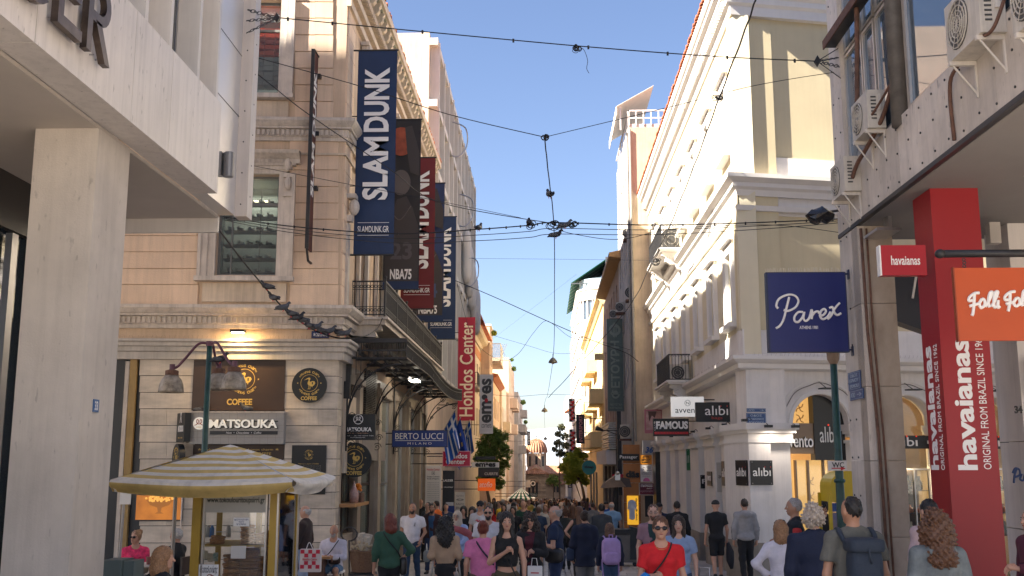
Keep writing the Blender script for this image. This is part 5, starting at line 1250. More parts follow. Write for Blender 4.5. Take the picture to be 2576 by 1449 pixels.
for i in range(10):
 a=i/10;q=M();y0_=101+i*2.2;q.hexa([(2.7,y0_,17.6),(2.7,y0_+2.1,17.6),(6.2,y0_+2.1,20),(6.2,y0_,20),(2.7,y0_,17.65),(2.7,y0_+2.1,17.65),(6.2,y0_+2.1,20.05),(6.2,y0_,20.05)])
 q.obj('awning_cloth',gg,ga);M().hexa([(2.7,y0_+2.1,17.6),(2.7,y0_+2.2,17.6),(6.2,y0_+2.2,20),(6.2,y0_+2.1,20),(2.7,y0_+2.1,17.65),(2.7,y0_+2.2,17.65),(6.2,y0_+2.2,20.05),(6.2,y0_+2.1,20.05)]).obj('awning_stripe',white,ga)
M().box(2.7,6.2,100.8,100.9,17.5,17.6).box(6.2,9,101,110,17,20.2).box(6.1,6.25,100.7,100.9,17,20.2).obj('frame',flat('dark_steel',(.08,.09,.1),.5),ga)
rounded(17.01,18.0,-.15,flat('rail_glass',(.35,.45,.5),.08,spec=.8),'glass_rail',cw)
block('dark_glass_building','tall dark grey glass building beyond the rounded one',1,3.75,128.2,150,17.0,pm('dark_grey_cladding',(.22,.19,.19),.5,.08,1),floors=((3,5),(7,9),(11,13)),wys=(130,134,138,142,146),depth=6)
t,f=block('white_corner_house','white house with tiled pediment beside the far dark building',1,3.3,152,168,7.6,rw,floors=((-1,1),(2.5,4.5),(5.2,6.8)),wys=(154,158,162),depth=5)
M().prism(FrY(151.5),[(3.0,7.6),(8.6,7.6),(5.8,9.2)],-8,0).obj('tiled_pediment',terra,t)
block('far_white_house','tall white house at right behind the church',1,3.9,185,205,12.0,rw,floors=((0,2),(4,6),(8,10)),wys=(188,193,198),depth=8)
t,f=block('low_shopfront_row','row of lower shopfronts with metal louvres on the right side',1,3.75,55.5,68,.95,pm('dim_shop_wall',(.13,.12,.11),.6,.1,2),floors=((gz(62),-.1),),wys=(57.5,61,64.5),ww=2.4,depth=1)
M().fb(f,-66,-55.4,.0,.75,.01,.5).obj('white_fascia',white,t)
q=M()
for k in range(12):q.fb(f,-62,-55.2,.8+k*.12,.87+k*.12,.0,.35+.05*(k%2))
q.obj('louvre',steel,t,kind='stuff')
wd=thing('wooden_shopfront','orange-brown panelled shopfront with black script sign and hanging shirt','shopfront',(4.2,47,gz(47)))
wo=pm('rusty_orange_panel',(.34,.14,.04),.45,.15,2,streak=.1)
f47=FrY(46.2);r_=f47.rect(1567,1118,1615,1412)
for k in range(6):a=r_[2]+(r_[3]-r_[2])*k/6;piece('panel',wd,f47,r_[0],r_[1],a+.01,a+(r_[3]-r_[2])/6-.01,-.2,0,wo)
e=f47.px(1592,1194);text(wd,f47,r_[0]+.1,r_[1]-.04,e[1]-.13,e[1]+.17,.01,'däs',blackp,bold=.05,ext=.04)
M().fb(f47,r_[0]+.02,r_[0]+.06,e[1]-1.9,e[1]+3,.01,.06).obj('light_strip',flat('strip_light',(1,.9,.8),.5,emit=(1,.9,.8),est=.4),wd)if False else None
r2=f47.rect(1577,1247,1607,1320,.02);M().fb(f47,*r2,0,.02).obj('yellow_board',flat('amber_board',(.62,.33,.03),.5,emit=(.6,.3,.02),est=.25),wd)
text(wd,f47,r2[1]-.12,r2[1]-.04,r2[2]+.15,r2[3]-.1,.021,'dash & dot.',blackp,rot=-90,bold=.03,ext=.003)
sc_=(r2[0]+r2[1])/2-.04;zc_=(r2[2]+r2[3])/2
shp=[(-.07,.42),(.07,.42),(.17,.34),(.21,.02),(.14,0),(.12,.2),(.13,-.38),(.0,-.44),(-.13,-.38),(-.12,.2),(-.14,0),(-.21,.02),(-.17,.34)]
st_=thing('hanging_shirt','pale blue striped shirt hanging on the yellow board','shirt',f47.P(sc_,zc_,.05));M().prism(f47,[(sc_+x*.95,zc_+.02+y)for x,y in shp],.03,.09).obj('shirt',pm('blue_stripe_shirt',(.5,.58,.72),.8,.25,30,stretch=(3,1,.1)),st_)
# === church
ch=thing('byzantine_church','small Byzantine brick church with ribbed tile dome closing the street','church',(-1.5,178,gz(178)))
bs=pm('church_stone',(.32,.23,.155),.9,.3,1.2,.4,8,rnd=.12);bs2=pm('church_stone_light',(.42,.31,.21),.9,.25,1.2,.4,8)
rt=pm('church_roof_tile',(.38,.19,.11),.85,.25,2,.3,10,rnd=.1)  # one tile colour for church roofs, dome and brick arches
YC=175.;fc=FrY(YC);U=lambda u:X_at(u,YC);Z=lambda v:(1168-v)/FOC*YC
def cw_(u0,u1,v0,v1,y0,y1):return(U(u0),U(u1),y0,y1,Z(v1),Z(v0))
q=M();q.box(*cw_(1298,1428,1192,1290,176,188));q.obj('nave_wall',bs,ch)
ap0,ap1=U(1320),U(1374)
for r in range(14):
 z0=Z(1245)+r*(Z(1188)-Z(1245))/14;x=ap0;k=0
 while x<ap1-.05:
  w_=min(.55+.25*random.random(),ap1-x);piece('stone_block',ch,FrY(174.4),x+.015,x+w_-.015,z0+.015,z0+(Z(1188)-Z(1245))/14-.02,-.5,random.uniform(0,.03),bs if(r%3)else bs2);x+=w_
M().box(ap0,ap1,174.5,177,gz(175)-.5,Z(1187)).box(U(1298),U(1320),175.2,177,gz(175)-1,Z(1205)).box(U(1374),U(1442),175.4,177,gz(175)-1,Z(1212)).obj('apse_wall',bs,ch)
for(u,v0,v1,n)in((1341,1211,1240,3),(1398,1213,1236,2)):
 for k in range(n):
  c=U(u)+(k-(n-1)/2)*.62;yy=174.3 if n==3 else 175.3
  h=M().fb(FrY(yy),c-.18,c+.18,Z(v1),Z(v0)-.2,.0,.06);h.prism(FrY(yy),[(c+.18*math.cos(a),Z(v0)-.2+.18*math.sin(a))for a in np.linspace(0,PI,8)],0,.06)
  h.obj('window',flat('church_window_dark',(.01,.01,.012),.5),ch);M().arch(FrY(yy),c,Z(v0)-.2,.2,.3,0,.1,10).obj('brick_arch',rt,ch)
 M().arch(FrY(174.3 if n==3 else 175.3),U(u),Z(v0)-.25,.62*n/2+.15,.62*n/2+.3,0,.09,14).obj('brick_arch',bs2,ch)
def tiled(parent,pts,n,rr=.14):
 """a roof slope: quad eave-left, eave-right, ridge-right, ridge-left with cover tile rows"""
 a,b,c,d=[Vector(p)for p in pts]
 M().add([a,b,c,d],[(0,1,2,3)]).obj('roof',rt,parent)
 for i in range(n):
  t_=(i+.5)/n;p,q_=a.lerp(b,t_),d.lerp(c,t_);M().tube([p,q_],rr,6).obj('tile_row',rt,parent)
zG=Z(1169);zE=Z(1190)
tiled(ch,[(U(1321)-.3,173.9,zE),((U(1321)+U(1374))/2,173.9,zG-.6),((U(1321)+U(1374))/2,182,zG+.3),(U(1321)-.3,182,zE)],9)
tiled(ch,[((U(1321)+U(1374))/2,173.9,zG-.6),(U(1374)+.3,173.9,zE),(U(1374)+.3,182,zE),((U(1321)+U(1374))/2,182,zG+.3)],9)
tiled(ch,[(U(1321)-.1,173.5,zE-.1),(U(1374)+.1,173.5,zE-.1),((U(1321)+U(1374))/2+.4,174.6,zE+1.0),((U(1321)+U(1374))/2-.4,174.6,zE+1.0)],10)
M().prism(FrY(174.2),[(U(1321),zE),(U(1374),zE),((U(1321)+U(1374))/2,zG-.2)],-1,0).obj('gable',bs2,ch)
tiled(ch,[(U(1298),175,Z(1193)),(U(1322),175,Z(1193)),(U(1322),178,Z(1172)),(U(1298),178,Z(1172))],8)
tiled(ch,[(U(1372),175,Z(1192)),(U(1426),175,Z(1192)),(U(1426),178,Z(1172)),(U(1372),178,Z(1172))],16)
tiled(ch,[(U(1374),174.6,Z(1215)),(U(1442),174.8,Z(1217)),(U(1432),177,Z(1200)),(U(1374),177,Z(1198))],18)
tiled(ch,[(U(1296),174.6,Z(1208)),(U(1320),174.6,Z(1206)),(U(1320),177,Z(1198)),(U(1300),177,Z(1199))],7)
dc=Vector((U(1349),181,0));k_=181/175;dr=(U(1372.5)-U(1323))/2*k_;z0,z1=Z(1174)*k_,Z(1141)*k_
n8=8
q=M().lathe(dc,[(dr,z0-1),(dr,z1)],8,Matrix.Rotation(PI/8,3,'Z'));q.obj('drum',bs2,ch)
for i in range(8):
 a=-PI/2+(i-3)*PI/4*1.0;nx,ny=math.cos(a),math.sin(a)
 if ny>.5:continue
 fr=Fr(dc.x+nx*dr*.924,dc.y+ny*dr*.924,a+PI/2)
 M().fb(fr,-.2,.2,z0+.1,z1-.5,.005,.05).obj('window',MATS['church_window_dark'],ch)
 M().arch(fr,0,z1-.35,.55,.72,-.1,.16,12).arch(fr,0,z1-.4,.22,.34,0,.1,10).obj('brick_arch',bs2,ch)
 for sg in(-1,1):M().fb(fr,sg*.64-.08,sg*.64+.08,z0,z1-.35,.0,.12).obj('colonnette',bs2,ch)
dh=(Z(1113)-Z(1141))*k_+.35;dome=M().lathe(dc,[((dr+.12)*math.cos(t),z1+.1+dh*math.sin(t))for t in np.linspace(0,PI/2*.98,9)],24);dome.obj('dome',rt,ch,smooth=True)
for i in range(24):
 a=2*PI*i/24;M().tube([dc+Vector(((dr+.13)*math.cos(t)*math.cos(a),(dr+.13)*math.cos(t)*math.sin(a),z1+.1+(dh+.04)*math.sin(t)))for t in np.linspace(0,PI/2*.95,8)],.13,5).obj('dome_rib',rt,ch)
M().tube([dc+Vector((0,0,z1+dh)),dc+Vector((0,0,z1+dh+.9))],.05,5).tube([dc+Vector((-.25,0,z1+dh+.6)),dc+Vector((.25,0,z1+dh+.6))],.04,5).obj('cross',iron,ch)
M().box(-30,-9,160,186,gz(186)-1,7.4).obj('wall',peach,thing('shade_block','plain city block just left of the church','building',(-15,172,gz(172))))  # unseen block, added to throw shade over the lower church
cf=thing('corrugated_fence','pale blue corrugated metal fence right of the church','fence',(4,150,gz(150)));q=M()
for k in range(22):x=X_at(1420,150)+k*.09;q.box(x,x+.06,150+.03*(k%2),150.1+.03*(k%2),gz(150),gz(150)+2.0)
q.obj('metal_sheet',flat('pale_blue_metal',(.25,.32,.38),.5),cf)
hm=M();hv=[];n=30
hp=M()
for i in range(n+1):
 x=-1400+i*90
 h=30+62*math.exp(-((x-90)/420)**2)+14*math.sin(i*.9)
 hv+=[(x,2600,-90),(x,3000,h*1.0),(x,4200,h*.9)]
hp.add(hv,[(3*i+k,3*i+3+k,3*i+4+k,3*i+1+k)for i in range(n)for k in(0,1)])
hp.obj('hill',pm('haze_tinted_hillside',(.30,.33,.36),.95,.15,.01),kind='structure')  # bluish grey colour stands in for distance haze
ct=M()
for i in range(420):
 x=random.uniform(-260,330);y=random.uniform(1300,2500);z=-70+(y-1300)*.07;s=random.uniform(7,16);ct.box(x,x+s*1.3,y,y+s,z-50,z+s*random.uniform(.6,1.3))
ct.obj('distant_city',pm('distant_city_white',(.56,.54,.54),.9,.1,.05),None,label='pale distant city houses on the slope behind the church',cat='buildings',kind='stuff')
# === trees
def leafmat(n,c,c2):
 m=pm(n,c,.6,.2,3,col2=c2);N=m.node_tree.nodes;L=m.node_tree.links;b=N['Principled BSDF'];tr=N.new('ShaderNodeBsdfTranslucent');mx=N.new('ShaderNodeMixShader');mx.inputs[0].default_value=.45
 L.new([l.from_socket for l in L if l.to_socket==b.inputs['Base Color']][0],tr.inputs[0]);L.new(b.outputs[0],mx.inputs[1]);L.new(tr.outputs[0],mx.inputs[2]);L.new(mx.outputs[0],N['Material Output'].inputs[0])
 return m
def tree(name,label,base,trunk_pts,blobs,lm_,n,ls,seed):
 rr=random.Random(seed);t=thing(name,label,'tree',base)
 q=M().tube(catmull(trunk_pts,5),list(np.linspace(.14,.05,(len(trunk_pts)-1)*5+1)),7)
 top=Vector(trunk_pts[-1])
 for(c,r)in blobs:
  mid=(top+Vector(c))/2+Vector((rr.uniform(-.1,.1),rr.uniform(-.1,.1),-.1));q.tube([top-Vector((0,0,.3)),mid,Vector(c)],[.05,.035,.015],5)
 q.obj('trunk',pm('bark',(.16,.11,.07),.9,.25,8,.4,30),t,smooth=True)
 vs=[];fs=[]
 for(c,r)in blobs:
  c=Vector(c)
  for k in range(int(n*r**2)):
   d=Vector((rr.gauss(0,1),rr.gauss(0,1),rr.gauss(0,1))).normalized();rad=r*(.35+.85*rr.random()**.7)
   if mnoise.noise(d*2.3+c)<-.12:continue
   p=c+Vector((d.x*rad,d.y*rad,d.z*rad*.85));a=Vector((rr.gauss(0,1),rr.gauss(0,1),rr.gauss(0,.6))).normalized();b=a.orthogonal().normalized()
   b=(Matrix.Rotation(rr.random()*6.3,3,a)@b);s=ls*rr.uniform(.6,1.3);i=len(vs)
   vs+=[p-a*s,p+b*s*.5,p+a*s,p-b*s*.5];fs.append((i,i+1,i+2,i+3))
 q=M();q.v=[tuple(v)for v in vs];q.f=fs;q.obj('crown',lm_,t)
 return t
def B(lst,Y,sc=1):
 out=[]
 for(u,v,rpx,dy)in lst:
  p=at_y(u,v,Y+dy);out.append(((p.x,p.y,p.z),rpx*Y/FOC))
 return out
dkl=leafmat('dark_leaves',(.10,.17,.035),(.30,.40,.09));ltl=leafmat('yellow_green_leaves',(.26,.34,.04),(.55,.56,.08));oll=leafmat('olive_leaves',(.07,.08,.035),(.14,.14,.06))
p=at_y(1226,1330,62);X0=p.x
tree('street_tree','dark green street tree on the left below the grey banner',(X0,62,gz(62)),[(X0,62,gz(62)),(X0+.15,62,gz(62)+1.3),(X0-.05,62,-1.2),(X0+.1,62,0)],
B([(1232,1120,30,0),(1256,1100,22,.5),(1222,1155,26,-.5),(1262,1140,24,0),(1240,1190,26,.3),(1218,1205,16,0),(1268,1170,14,.5),(1235,1085,16,0),(1252,1215,16,0)],62),dkl,5200,.085,3)
p=at_y(1476,1330,72);X0=p.x
tree('street_tree','bright yellow-green street tree leaning from the right side',(X0,72,gz(72)),[(X0,72,gz(72)),(X0-.1,72,-2.6),(X0-.35,72,-1.3),(X0-.9,72,-.4)],
B([(1440,1160,22,0),(1425,1175,18,.5),(1456,1178,22,-.5),(1444,1195,22,0),(1470,1190,14,0),(1462,1150,15,.4),(1432,1205,14,0),(1474,1212,10,0),(1452,1135,9,0),(1466,1268,9,.2)],72),ltl,5200,.10,5)
p=at_y(1408,1270,140);X0=p.x
tree('evergreen_tree','loose olive evergreen tree standing in front of the far white house',(X0,140,gz(140)),[(X0,140,gz(140)),(X0,140,-2),(X0+.1,140,1.5)],
B([(1412,1075,9,0),(1404,1092,8,0),(1420,1098,10,0),(1404,1115,10,0),(1424,1122,10,0),(1410,1140,11,0),(1428,1145,9,0),(1396,1130,7,0)],140),oll,1800,.16,8)
p=at_y(1392,1210,150);X0=p.x
tree('dark_bush','dark green bushy tree right of the church apse',(X0,150,gz(150)),[(X0,150,gz(150)),(X0,150,-3)],B([(1392,1205,12,0),(1402,1215,10,0),(1382,1212,8,0)],150),dkl,900,.15,9)
for i,(u,v,Y,r,lab)in enumerate(((1243,838,79.5,7,'roof plant spilling over the peach building corner'),(1293,928,112,6,'round bush on the far left roof terrace'),(1288,905,110.5,4,'small spiky roof plant above the beige building'),(1316,1012,131.5,7,'green roof plants on the pale apartment building'),(1322,1062,133,5,'green plant on a balcony near the church'))):
 p=at_y(u,v,Y);t=thing('roof_plant',lab,'plant',(p.x,p.y,p.z-.4))
 rr=random.Random(i);q=M()
 for k in range(240):
  d=Vector((rr.gauss(0,1),rr.gauss(0,1),rr.gauss(0,1))).normalized()*r*Y/FOC*(.4+.6*rr.random());a=Vector((rr.gauss(0,1),rr.gauss(0,1),rr.gauss(0,1))).normalized()*.1;b=a.orthogonal()*.5;c=p+d
  q.add([c-a,c+b,c+a,c-b],[(0,1,2,3)])
 q.obj('foliage',dkl if i!=0 else ltl,t)
# === signs square to the street
def psign(name,label,Y,u0,v0,u1,v1,m,th=.12,fn=None,cat='sign',wallx=None,frame=None):
 f=FrY(Y);r=f.rect(u0,v0,u1,v1)
 t=thing(name,label,cat,f.P((r[0]+r[1])/2,r[2],-th/2))
 M().fb(f,*r,-th,0).obj('sign_box',m,t)
 if frame:
  e=.02;M().fb(f,r[0]-e,r[0],r[2]-e,r[3]+e,-th-.01,.01).fb(f,r[1],r[1]+e,r[2]-e,r[3]+e,-th-.01,.01).fb(f,r[0],r[1],r[3],r[3]+e,-th-.01,.01).fb(f,r[0],r[1],r[2]-e,r[2],-th-.01,.01).obj('frame',frame,t)
 if wallx is not None:
  x=r[0]if wallx<r[0]else r[1]
  q=M()
  for z in(r[2]+(r[3]-r[2])*.15,r[2]+(r[3]-r[2])*.85):q.tube([f.P(wallx,z,-th/2),f.P(x,z,-th/2)],.018,5)
  q.obj('bracket',iron,t)
 if fn:fn(t,f,r)
 return t
def T_(t,f,r,a,b,c,d,s,m,**k):
 return text(t,f,r[0]+(r[1]-r[0])*a,r[0]+(r[1]-r[0])*b,r[2]+(r[3]-r[2])*c,r[2]+(r[3]-r[2])*d,.002,s,m,**k)
navy=pm('navy_banner',(.010,.030,.090),.6,.15,1.5,stretch=(1,1,.6));maroon=pm('maroon_banner',(.14,.012,.014),.6,.15,1.5);blk=pm('charcoal_banner',(.022,.02,.02),.6,.3,1.5)
def banner(label,Y,m,kind,x0=-4.47,x1=-3.52,zt=9.92,zb=4.85):
 f=FrY(Y);t=thing('hanging_banner',label,'banner',f.P(x0,zb,0),'tall shop banners on the cream building')
 n=12;q=M();vs=[];
 for i in range(n+1):
  z=zb+(zt-zb)*i/n;bul=.035*math.sin(PI*i/n*1.0)*math.sin(i*1.7+Y)
  for k in range(5):x=x0+(x1-x0)*k/4;vs.append(f.P(x,z,bul*math.sin(PI*k/4+.4)))
 for(x,z,d)in[(0,0,0)]:pass
 fs=[(i*5+k,i*5+k+1,i*5+k+6,i*5+k+5)for i in range(n)for k in range(4)]
 back=[v-f.n*.006 for v in vs];nb=len(vs)
 q.add(vs+back,fs+[tuple(j+nb for j in g_[::-1])for g_ in fs]);q.obj('cloth',m,t,smooth=True)
 q=M()
 for z in(zt,zb):q.tube([f.P(-4.6,z,0),f.P(x1+.03,z,0)],.022,6)
 for z in(zb+.33*(zt-zb),zb+.67*(zt-zb)):q.tube([f.P(-4.75,z,0),f.P(x0+.02,z,0)],.014,5)
 q.obj('bracket',iron,t)
 W_=x1-x0;H_=zt-zb
 if kind=='text':
  text(t,f,x0+W_*.19,x1-W_*.17,zb+H_*.26,zb+H_*.565,.045,'SLAM',whitep,rot=90,bold=.032,ext=.003);text(t,f,x0+W_*.19,x1-W_*.17,zb+H_*.59,zb+H_*.91,.045,'DUNK',whitep,rot=90,bold=.032,ext=.003)
  text(t,f,x0+W_*.1,x1-W_*.12,zb+H_*.105,zb+H_*.135,.045,'SLAMDUNK.GR',whitep,bold=.012,ext=.003)
  M().fb(f,x0+W_*.1,x1-W_*.12,zb+H_*.15,zb+H_*.152,.045,.048).fb(f,x0+W_*.1,x1-W_*.12,zb+H_*.09,zb+H_*.092,.045,.048).obj('printed_line',whitep,t)
 else:
  fg=flat('print_dark_grey',(.05,.042,.04),.6);fg2=flat('print_mid_grey',(.11,.095,.09),.6);ob=pm('print_ball',(.32,.07,.03),.6,.3,4)
  cx_=x0+W_*.45
  M().prism(f,[(cx_+W_*.36*math.cos(a),zb+H_*.865+W_*.42*math.sin(a))for a in np.linspace(0,2*PI,24)[:-1]],.038,.041).obj('printed_ball',ob,t)
  for k in(-.15,.12):M().tube([f.P(cx_+W_*k,zb+H_*.865-W_*.36,.043),f.P(cx_+W_*k*1.8,zb+H_*.865,.043),f.P(cx_+W_*k,zb+H_*.865+W_*.36,.043)],.005,4).obj('ball_seam',fg,t)
  M().prism(f,[(x0+W_*.55,zb+H_*.95),(x0+W_*.75,zb+H_*.96),(x0+W_*.97,zb+H_*.80),(x0+W_*.97,zb+H_*.66),(x0+W_*.72,zb+H_*.68),(x0+W_*.62,zb+H_*.80)],.041,.044).obj('printed_arm',fg,t)
  M().prism(f,[(x0+W_*.46+W_*.27*math.cos(a),zb+H_*.62+W_*.37*math.sin(a))for a in np.linspace(0,2*PI,24)[:-1]],.041,.044).obj('printed_head',fg2,t)
  M().prism(f,[(x0+W_*.03,zb+H_*.02),(x0+W_*.97,zb+H_*.02),(x0+W_*.97,zb+H_*.36),(x0+W_*.8,zb+H_*.47),(x0+W_*.62,zb+H_*.54),(x0+W_*.35,zb+H_*.52),(x0+W_*.25,zb+H_*.45),(x0+W_*.03,zb+H_*.38)],.041,.044).obj('printed_body',fg,t)
  stroke(t,f,[(x0+W_*.2,zb+H_*.45),(x0+W_*.45,zb+H_*.40),(x0+W_*.75,zb+H_*.48)],.012,.046,fg2)
  bl_=flat('print_blue_grey',(.06,.085,.16),.6)if kind=='blue' else flat('print_dim',(.09,.08,.085),.6)
  text(t,f,x0+W_*.2,x1-W_*.2,zb+H_*.17,zb+H_*.27,.045,'23' if kind!='blue' else '34',bl_,bold=.03,ext=.003)
  M().fb(f,x0,x1,zb,zb+H_*.045,.044,.047).obj('navy_hem',navy,t)
  text(t,f,x0+W_*.2,x1-W_*.2,zb+H_*.055,zb+H_*.115,.048,'NBA75',whitep,bold=.03,ext=.003)
 return t
banner('nearest tall navy banner with white vertical lettering',23.8,navy,'text')
banner('charcoal banner with printed player and ball behind the nearest navy one',28.5,blk,'fig',-4.5,-3.49,9.77,4.82)
banner('maroon banner with white vertical lettering',32.1,maroon,'text',-4.5,-3.45,9.72,4.8)
banner('blue toned banner with printed player beyond the maroon one',35.1,pm('ink_blue_banner',(.02,.035,.10),.6,.3,1),'blue',-4.5,-3.44,9.7,4.8)
banner('farthest navy banner with white vertical lettering',39.8,navy,'text',-4.5,-3.43,9.63,4.77)
t=thing('edge_on_banner','maroon banner seen almost edge on at the camera side of the cream building','banner',(-5.2,22.5,4.8))
fe=Fr(-5.28,0,PI/2)
M().fb(fe,22.55,22.98,4.75,9.42,-.02,.02).obj('banner_panel',pm('dull_maroon',(.07,.012,.012),.6,.15,1.5),t);M().fb(fe,22.51,22.55,4.75,9.44,-.04,.04).fb(fe,22.55,23.0,9.42,9.45,-.04,.04).tube([fe.P(22.53,4.77,0),fe.P(22.7,4.5,.0),fe.P(23.0,4.5,0)],.03,6).obj('frame',iron,t)
text(t,fe,22.62,22.9,6.0,9.0,.021,'SLAM DUNK',whitep,rot=90,bold=.035,ext=.003)
q=M()
for z in(8.9,7.5,6.2):q.box(-5.32,-5.18,22.9,23.05,z,z+.09)
q.obj('bracket',iron,t)
def vb(t,f,r,s,m,a=.2,b=.82,c=.08,d=.92,**k):T_(t,f,r,a,b,c,d,s,m,rot=90,**k)
def hond(t,f,r):vb(t,f,r,'Hondos Center',flat('cream_print',(.85,.72,.5),.5),.1,.88,.04,.95,bold=.012)
psign('vertical_banner','tall crimson banner with cream serif lettering',46.5,1153,798,1194,1058,pm('crimson_banner',(.40,.012,.035),.5,.08,1),.04,hond,'banner',-4.75)
def em(t,f,r):
 T_(t,f,r,.15,.88,.10,.16,'corners',blackp,ext=.003)
 vb(t,f,r,'em•es',flat('charcoal_print',(.06,.06,.06),.5),.14,.9,.18,.93,bold=.03)
 c=f;M().prism(f,[((r[0]+r[1])/2+.10*math.cos(a),r[2]+(r[3]-r[2])*.56+.12*math.sin(a))for a in np.linspace(0,2*PI,20)[:-1]],.004,.016).obj('red_dot',redp,t)
psign('vertical_banner','pale grey banner with large dark letters and a red dot',60,1207,942,1240,1091,pm('pale_banner',(.74,.72,.69),.6,.05,1),.08,em,'banner',-4.85)
def fet(t,f,r):
 g=flat('faded_print',(.20,.25,.22),.6)
 vb(t,f,r,'ΦΕΤΟΥΡΗ',g,.18,.8,.13,.76,bold=.03);T_(t,f,r,.1,.9,.055,.08,'ΑΚΟΥΣΤΙΚΑ',g,ext=.004);T_(t,f,r,.1,.9,.02,.045,'ΒΑΡΗΚΟΪΑΣ',g,ext=.004)
 s=(r[0]+r[1])/2;z=r[2]+(r[3]-r[2])*.88
 M().arch(f,s,z,.17,.30,.002,.01,20,0,2*PI).fb(f,s-.02,s+.02,z-.38,z+.38,.011,.02).fb(f,s-.09,s-.05,z-.36,z+.36,.011,.02).fb(f,s+.05,s+.09,z-.36,z+.36,.011,.02).obj('emblem',g,t)
psign('vertical_sign','tall grey-green vertical sign with faded Greek letters',52,1527,803,1569,1033,pm('faded_green_sign',(.10,.14,.125),.6,.2,2,streak=.2),.3,fet,'sign',4.0,pm('grey_sign_frame',(.12,.13,.12),.5,.1,2))
M().box(3.6,3.8,52.0,52.3,-1.5,2.6).obj('post',dark,None,label='dark post under the tall grey-green vertical sign',cat='post')
def chk(t,f,r):
 n=9
 for i in range(n):
  z0=r[2]+(r[3]-r[2])*i/n;z1=z0+(r[3]-r[2])/n
  if i%2==0:M().fb(f,r[0],r[0]+(r[1]-r[0])*.5,z0,z1,.001,.006).obj('black_check',blackp,t)
  else:M().fb(f,r[0]+(r[1]-r[0])*.5,r[1],z0,z1,.001,.006).obj('black_check',blackp,t)
 text(t,f,r[0]+(r[1]-r[0])*.25,r[0]+(r[1]-r[0])*.85,r[2]+.1,r[3]-.1,.008,'POPULAR',flat('bright_red',(.75,.03,.02),.5),rot=90,bold=.05,ext=.01)
psign('vertical_banner','upper black and white checked banner with red letters',72,1431,1003,1447,1061,whitep,.2,chk,'banner',4.0);psign('vertical_banner','lower black and white checked banner with red letters',72,1432,1080,1448,1136,whitep,.2,chk,'banner',4.0)
def isp(t,f,r):vb(t,f,r,'INTERSPORT',flat('pink_print',(.6,.25,.25),.5),.35,.75,.06,.95,bold=.03)
psign('vertical_banner','black vertical banner with pale red letters',71,1449,1042,1471,1116,dark,.1,isp,'banner',4.0)
psign('vertical_banner','narrow white banner with black handwriting far on the left',105,1267,1078,1275,1152,whitep,.1,lambda t,f,r:T_(t,f,r,.2,.8,.3,.95,'Designed with',blackp,rot=-90,ext=.01),'banner',-4.0)
psign('vertical_sign','narrow black vertical sign beside the church dome',140,1326,1085,1334,1120,dark,.1,lambda t,f,r:T_(t,f,r,.2,.8,.1,.9,'SOLIMAN',whitep,rot=-90,bold=.02,ext=.01),'sign',-3.3)
mk_=MATS['matt_black']
def mats(t,f,r):
 s=(r[0]+r[1])/2;w_=r[1]-r[0];h=r[3]-r[2]
 M().arch(f,s,r[2]+h*.8,w_*.125,w_*.145,.002,.006,24,0,2*PI).obj('ring',whitep,t)
 for sg in(-1,1):stroke(t,f,[(s+sg*.085,r[2]+h*.72),(s+sg*.05,r[2]+h*.74),(s+sg*.02,r[2]+h*.8),(s+sg*.02,r[2]+h*.88),(s+sg*.05,r[2]+h*.88),(s+sg*.04,r[2]+h*.8),(s,r[2]+h*.77)],.007,.004,whitep)
 T_(t,f,r,.1,.9,.33,.49,'MATSOUKA',whitep,bold=.03);T_(t,f,r,.2,.8,.23,.29,'High quality of Family Tradition',flat('peach_print',(.6,.35,.2),.5),shear=.3,res=1)
 T_(t,f,r,.04,.96,.14,.19,'Nuts · Chocolates · Coffee · Drinks · Dry Fruits · Delights',whitep,res=1);T_(t,f,r,.28,.72,.07,.12,'Greek Traditional products',whitep,shear=.3,res=1)
psign('projecting_sign','black rectangular sign with white name over the round coffee sign',24.1,859,1042,943,1107,mk_,.12,mats,wallx=-4.75)
t=round_sign('round black coffee sign projecting over the shop door',FrY(24.3),891,1157,.40,.0,.1)
M().tube([(-4.8,24.35,t.location.z+.15),(-4.7,24.35,t.location.z+.15)],.02,5).tube([(-4.8,24.35,t.location.z+.65),(-4.7,24.35,t.location.z+.65)],.02,5).obj('bracket',iron,t)
def bl_(t,f,r):
 T_(t,f,r,.05,.93,.46,.86,'BERTO LUCCI',whitep);T_(t,f,r,.28,.72,.12,.26,'M I L A N O',whitep);M().fb(f,r[0]+.08,r[1]-.1,r[2]+(r[3]-r[2])*.36,r[2]+(r[3]-r[2])*.39,.001,.004).obj('printed_line',whitep,t)
psign('projecting_sign','long royal blue sign with white serif letters',30,988,1084,1124,1123,flat('royal_blue',(.012,.04,.22),.35),.18,bl_,wallx=-4.6,frame=flat('navy_frame2',(.01,.02,.08),.4))
t=psign('projecting_sign','crimson rounded sign with white letters below the flags',36,1115,1136,1182,1172,pm('crimson_sign',(.50,.01,.05),.35,0,1),.15,lambda t,f,r:(T_(t,f,r,.1,.9,.52,.88,'Hondos',whitep,bold=.02),T_(t,f,r,.1,.82,.12,.48,'Center',whitep,bold=.02)),wallx=-4.6,frame=flat('pale_pink',(.7,.4,.45),.5))
psign('projecting_sign','white sign with dark letters under glass rack on the left',52,1196,1148,1246,1156,dark,.6);psign('projecting_sign','small white and dark lettered box sign beyond the crimson sign',50,1187,1163,1255,1176,flat('pale_sign',(.6,.6,.6),.5),.4,lambda t,f,r:T_(t,f,r,.12,.88,.1,.9,'em•es',blackp,bold=.05),wallx=-4.75)
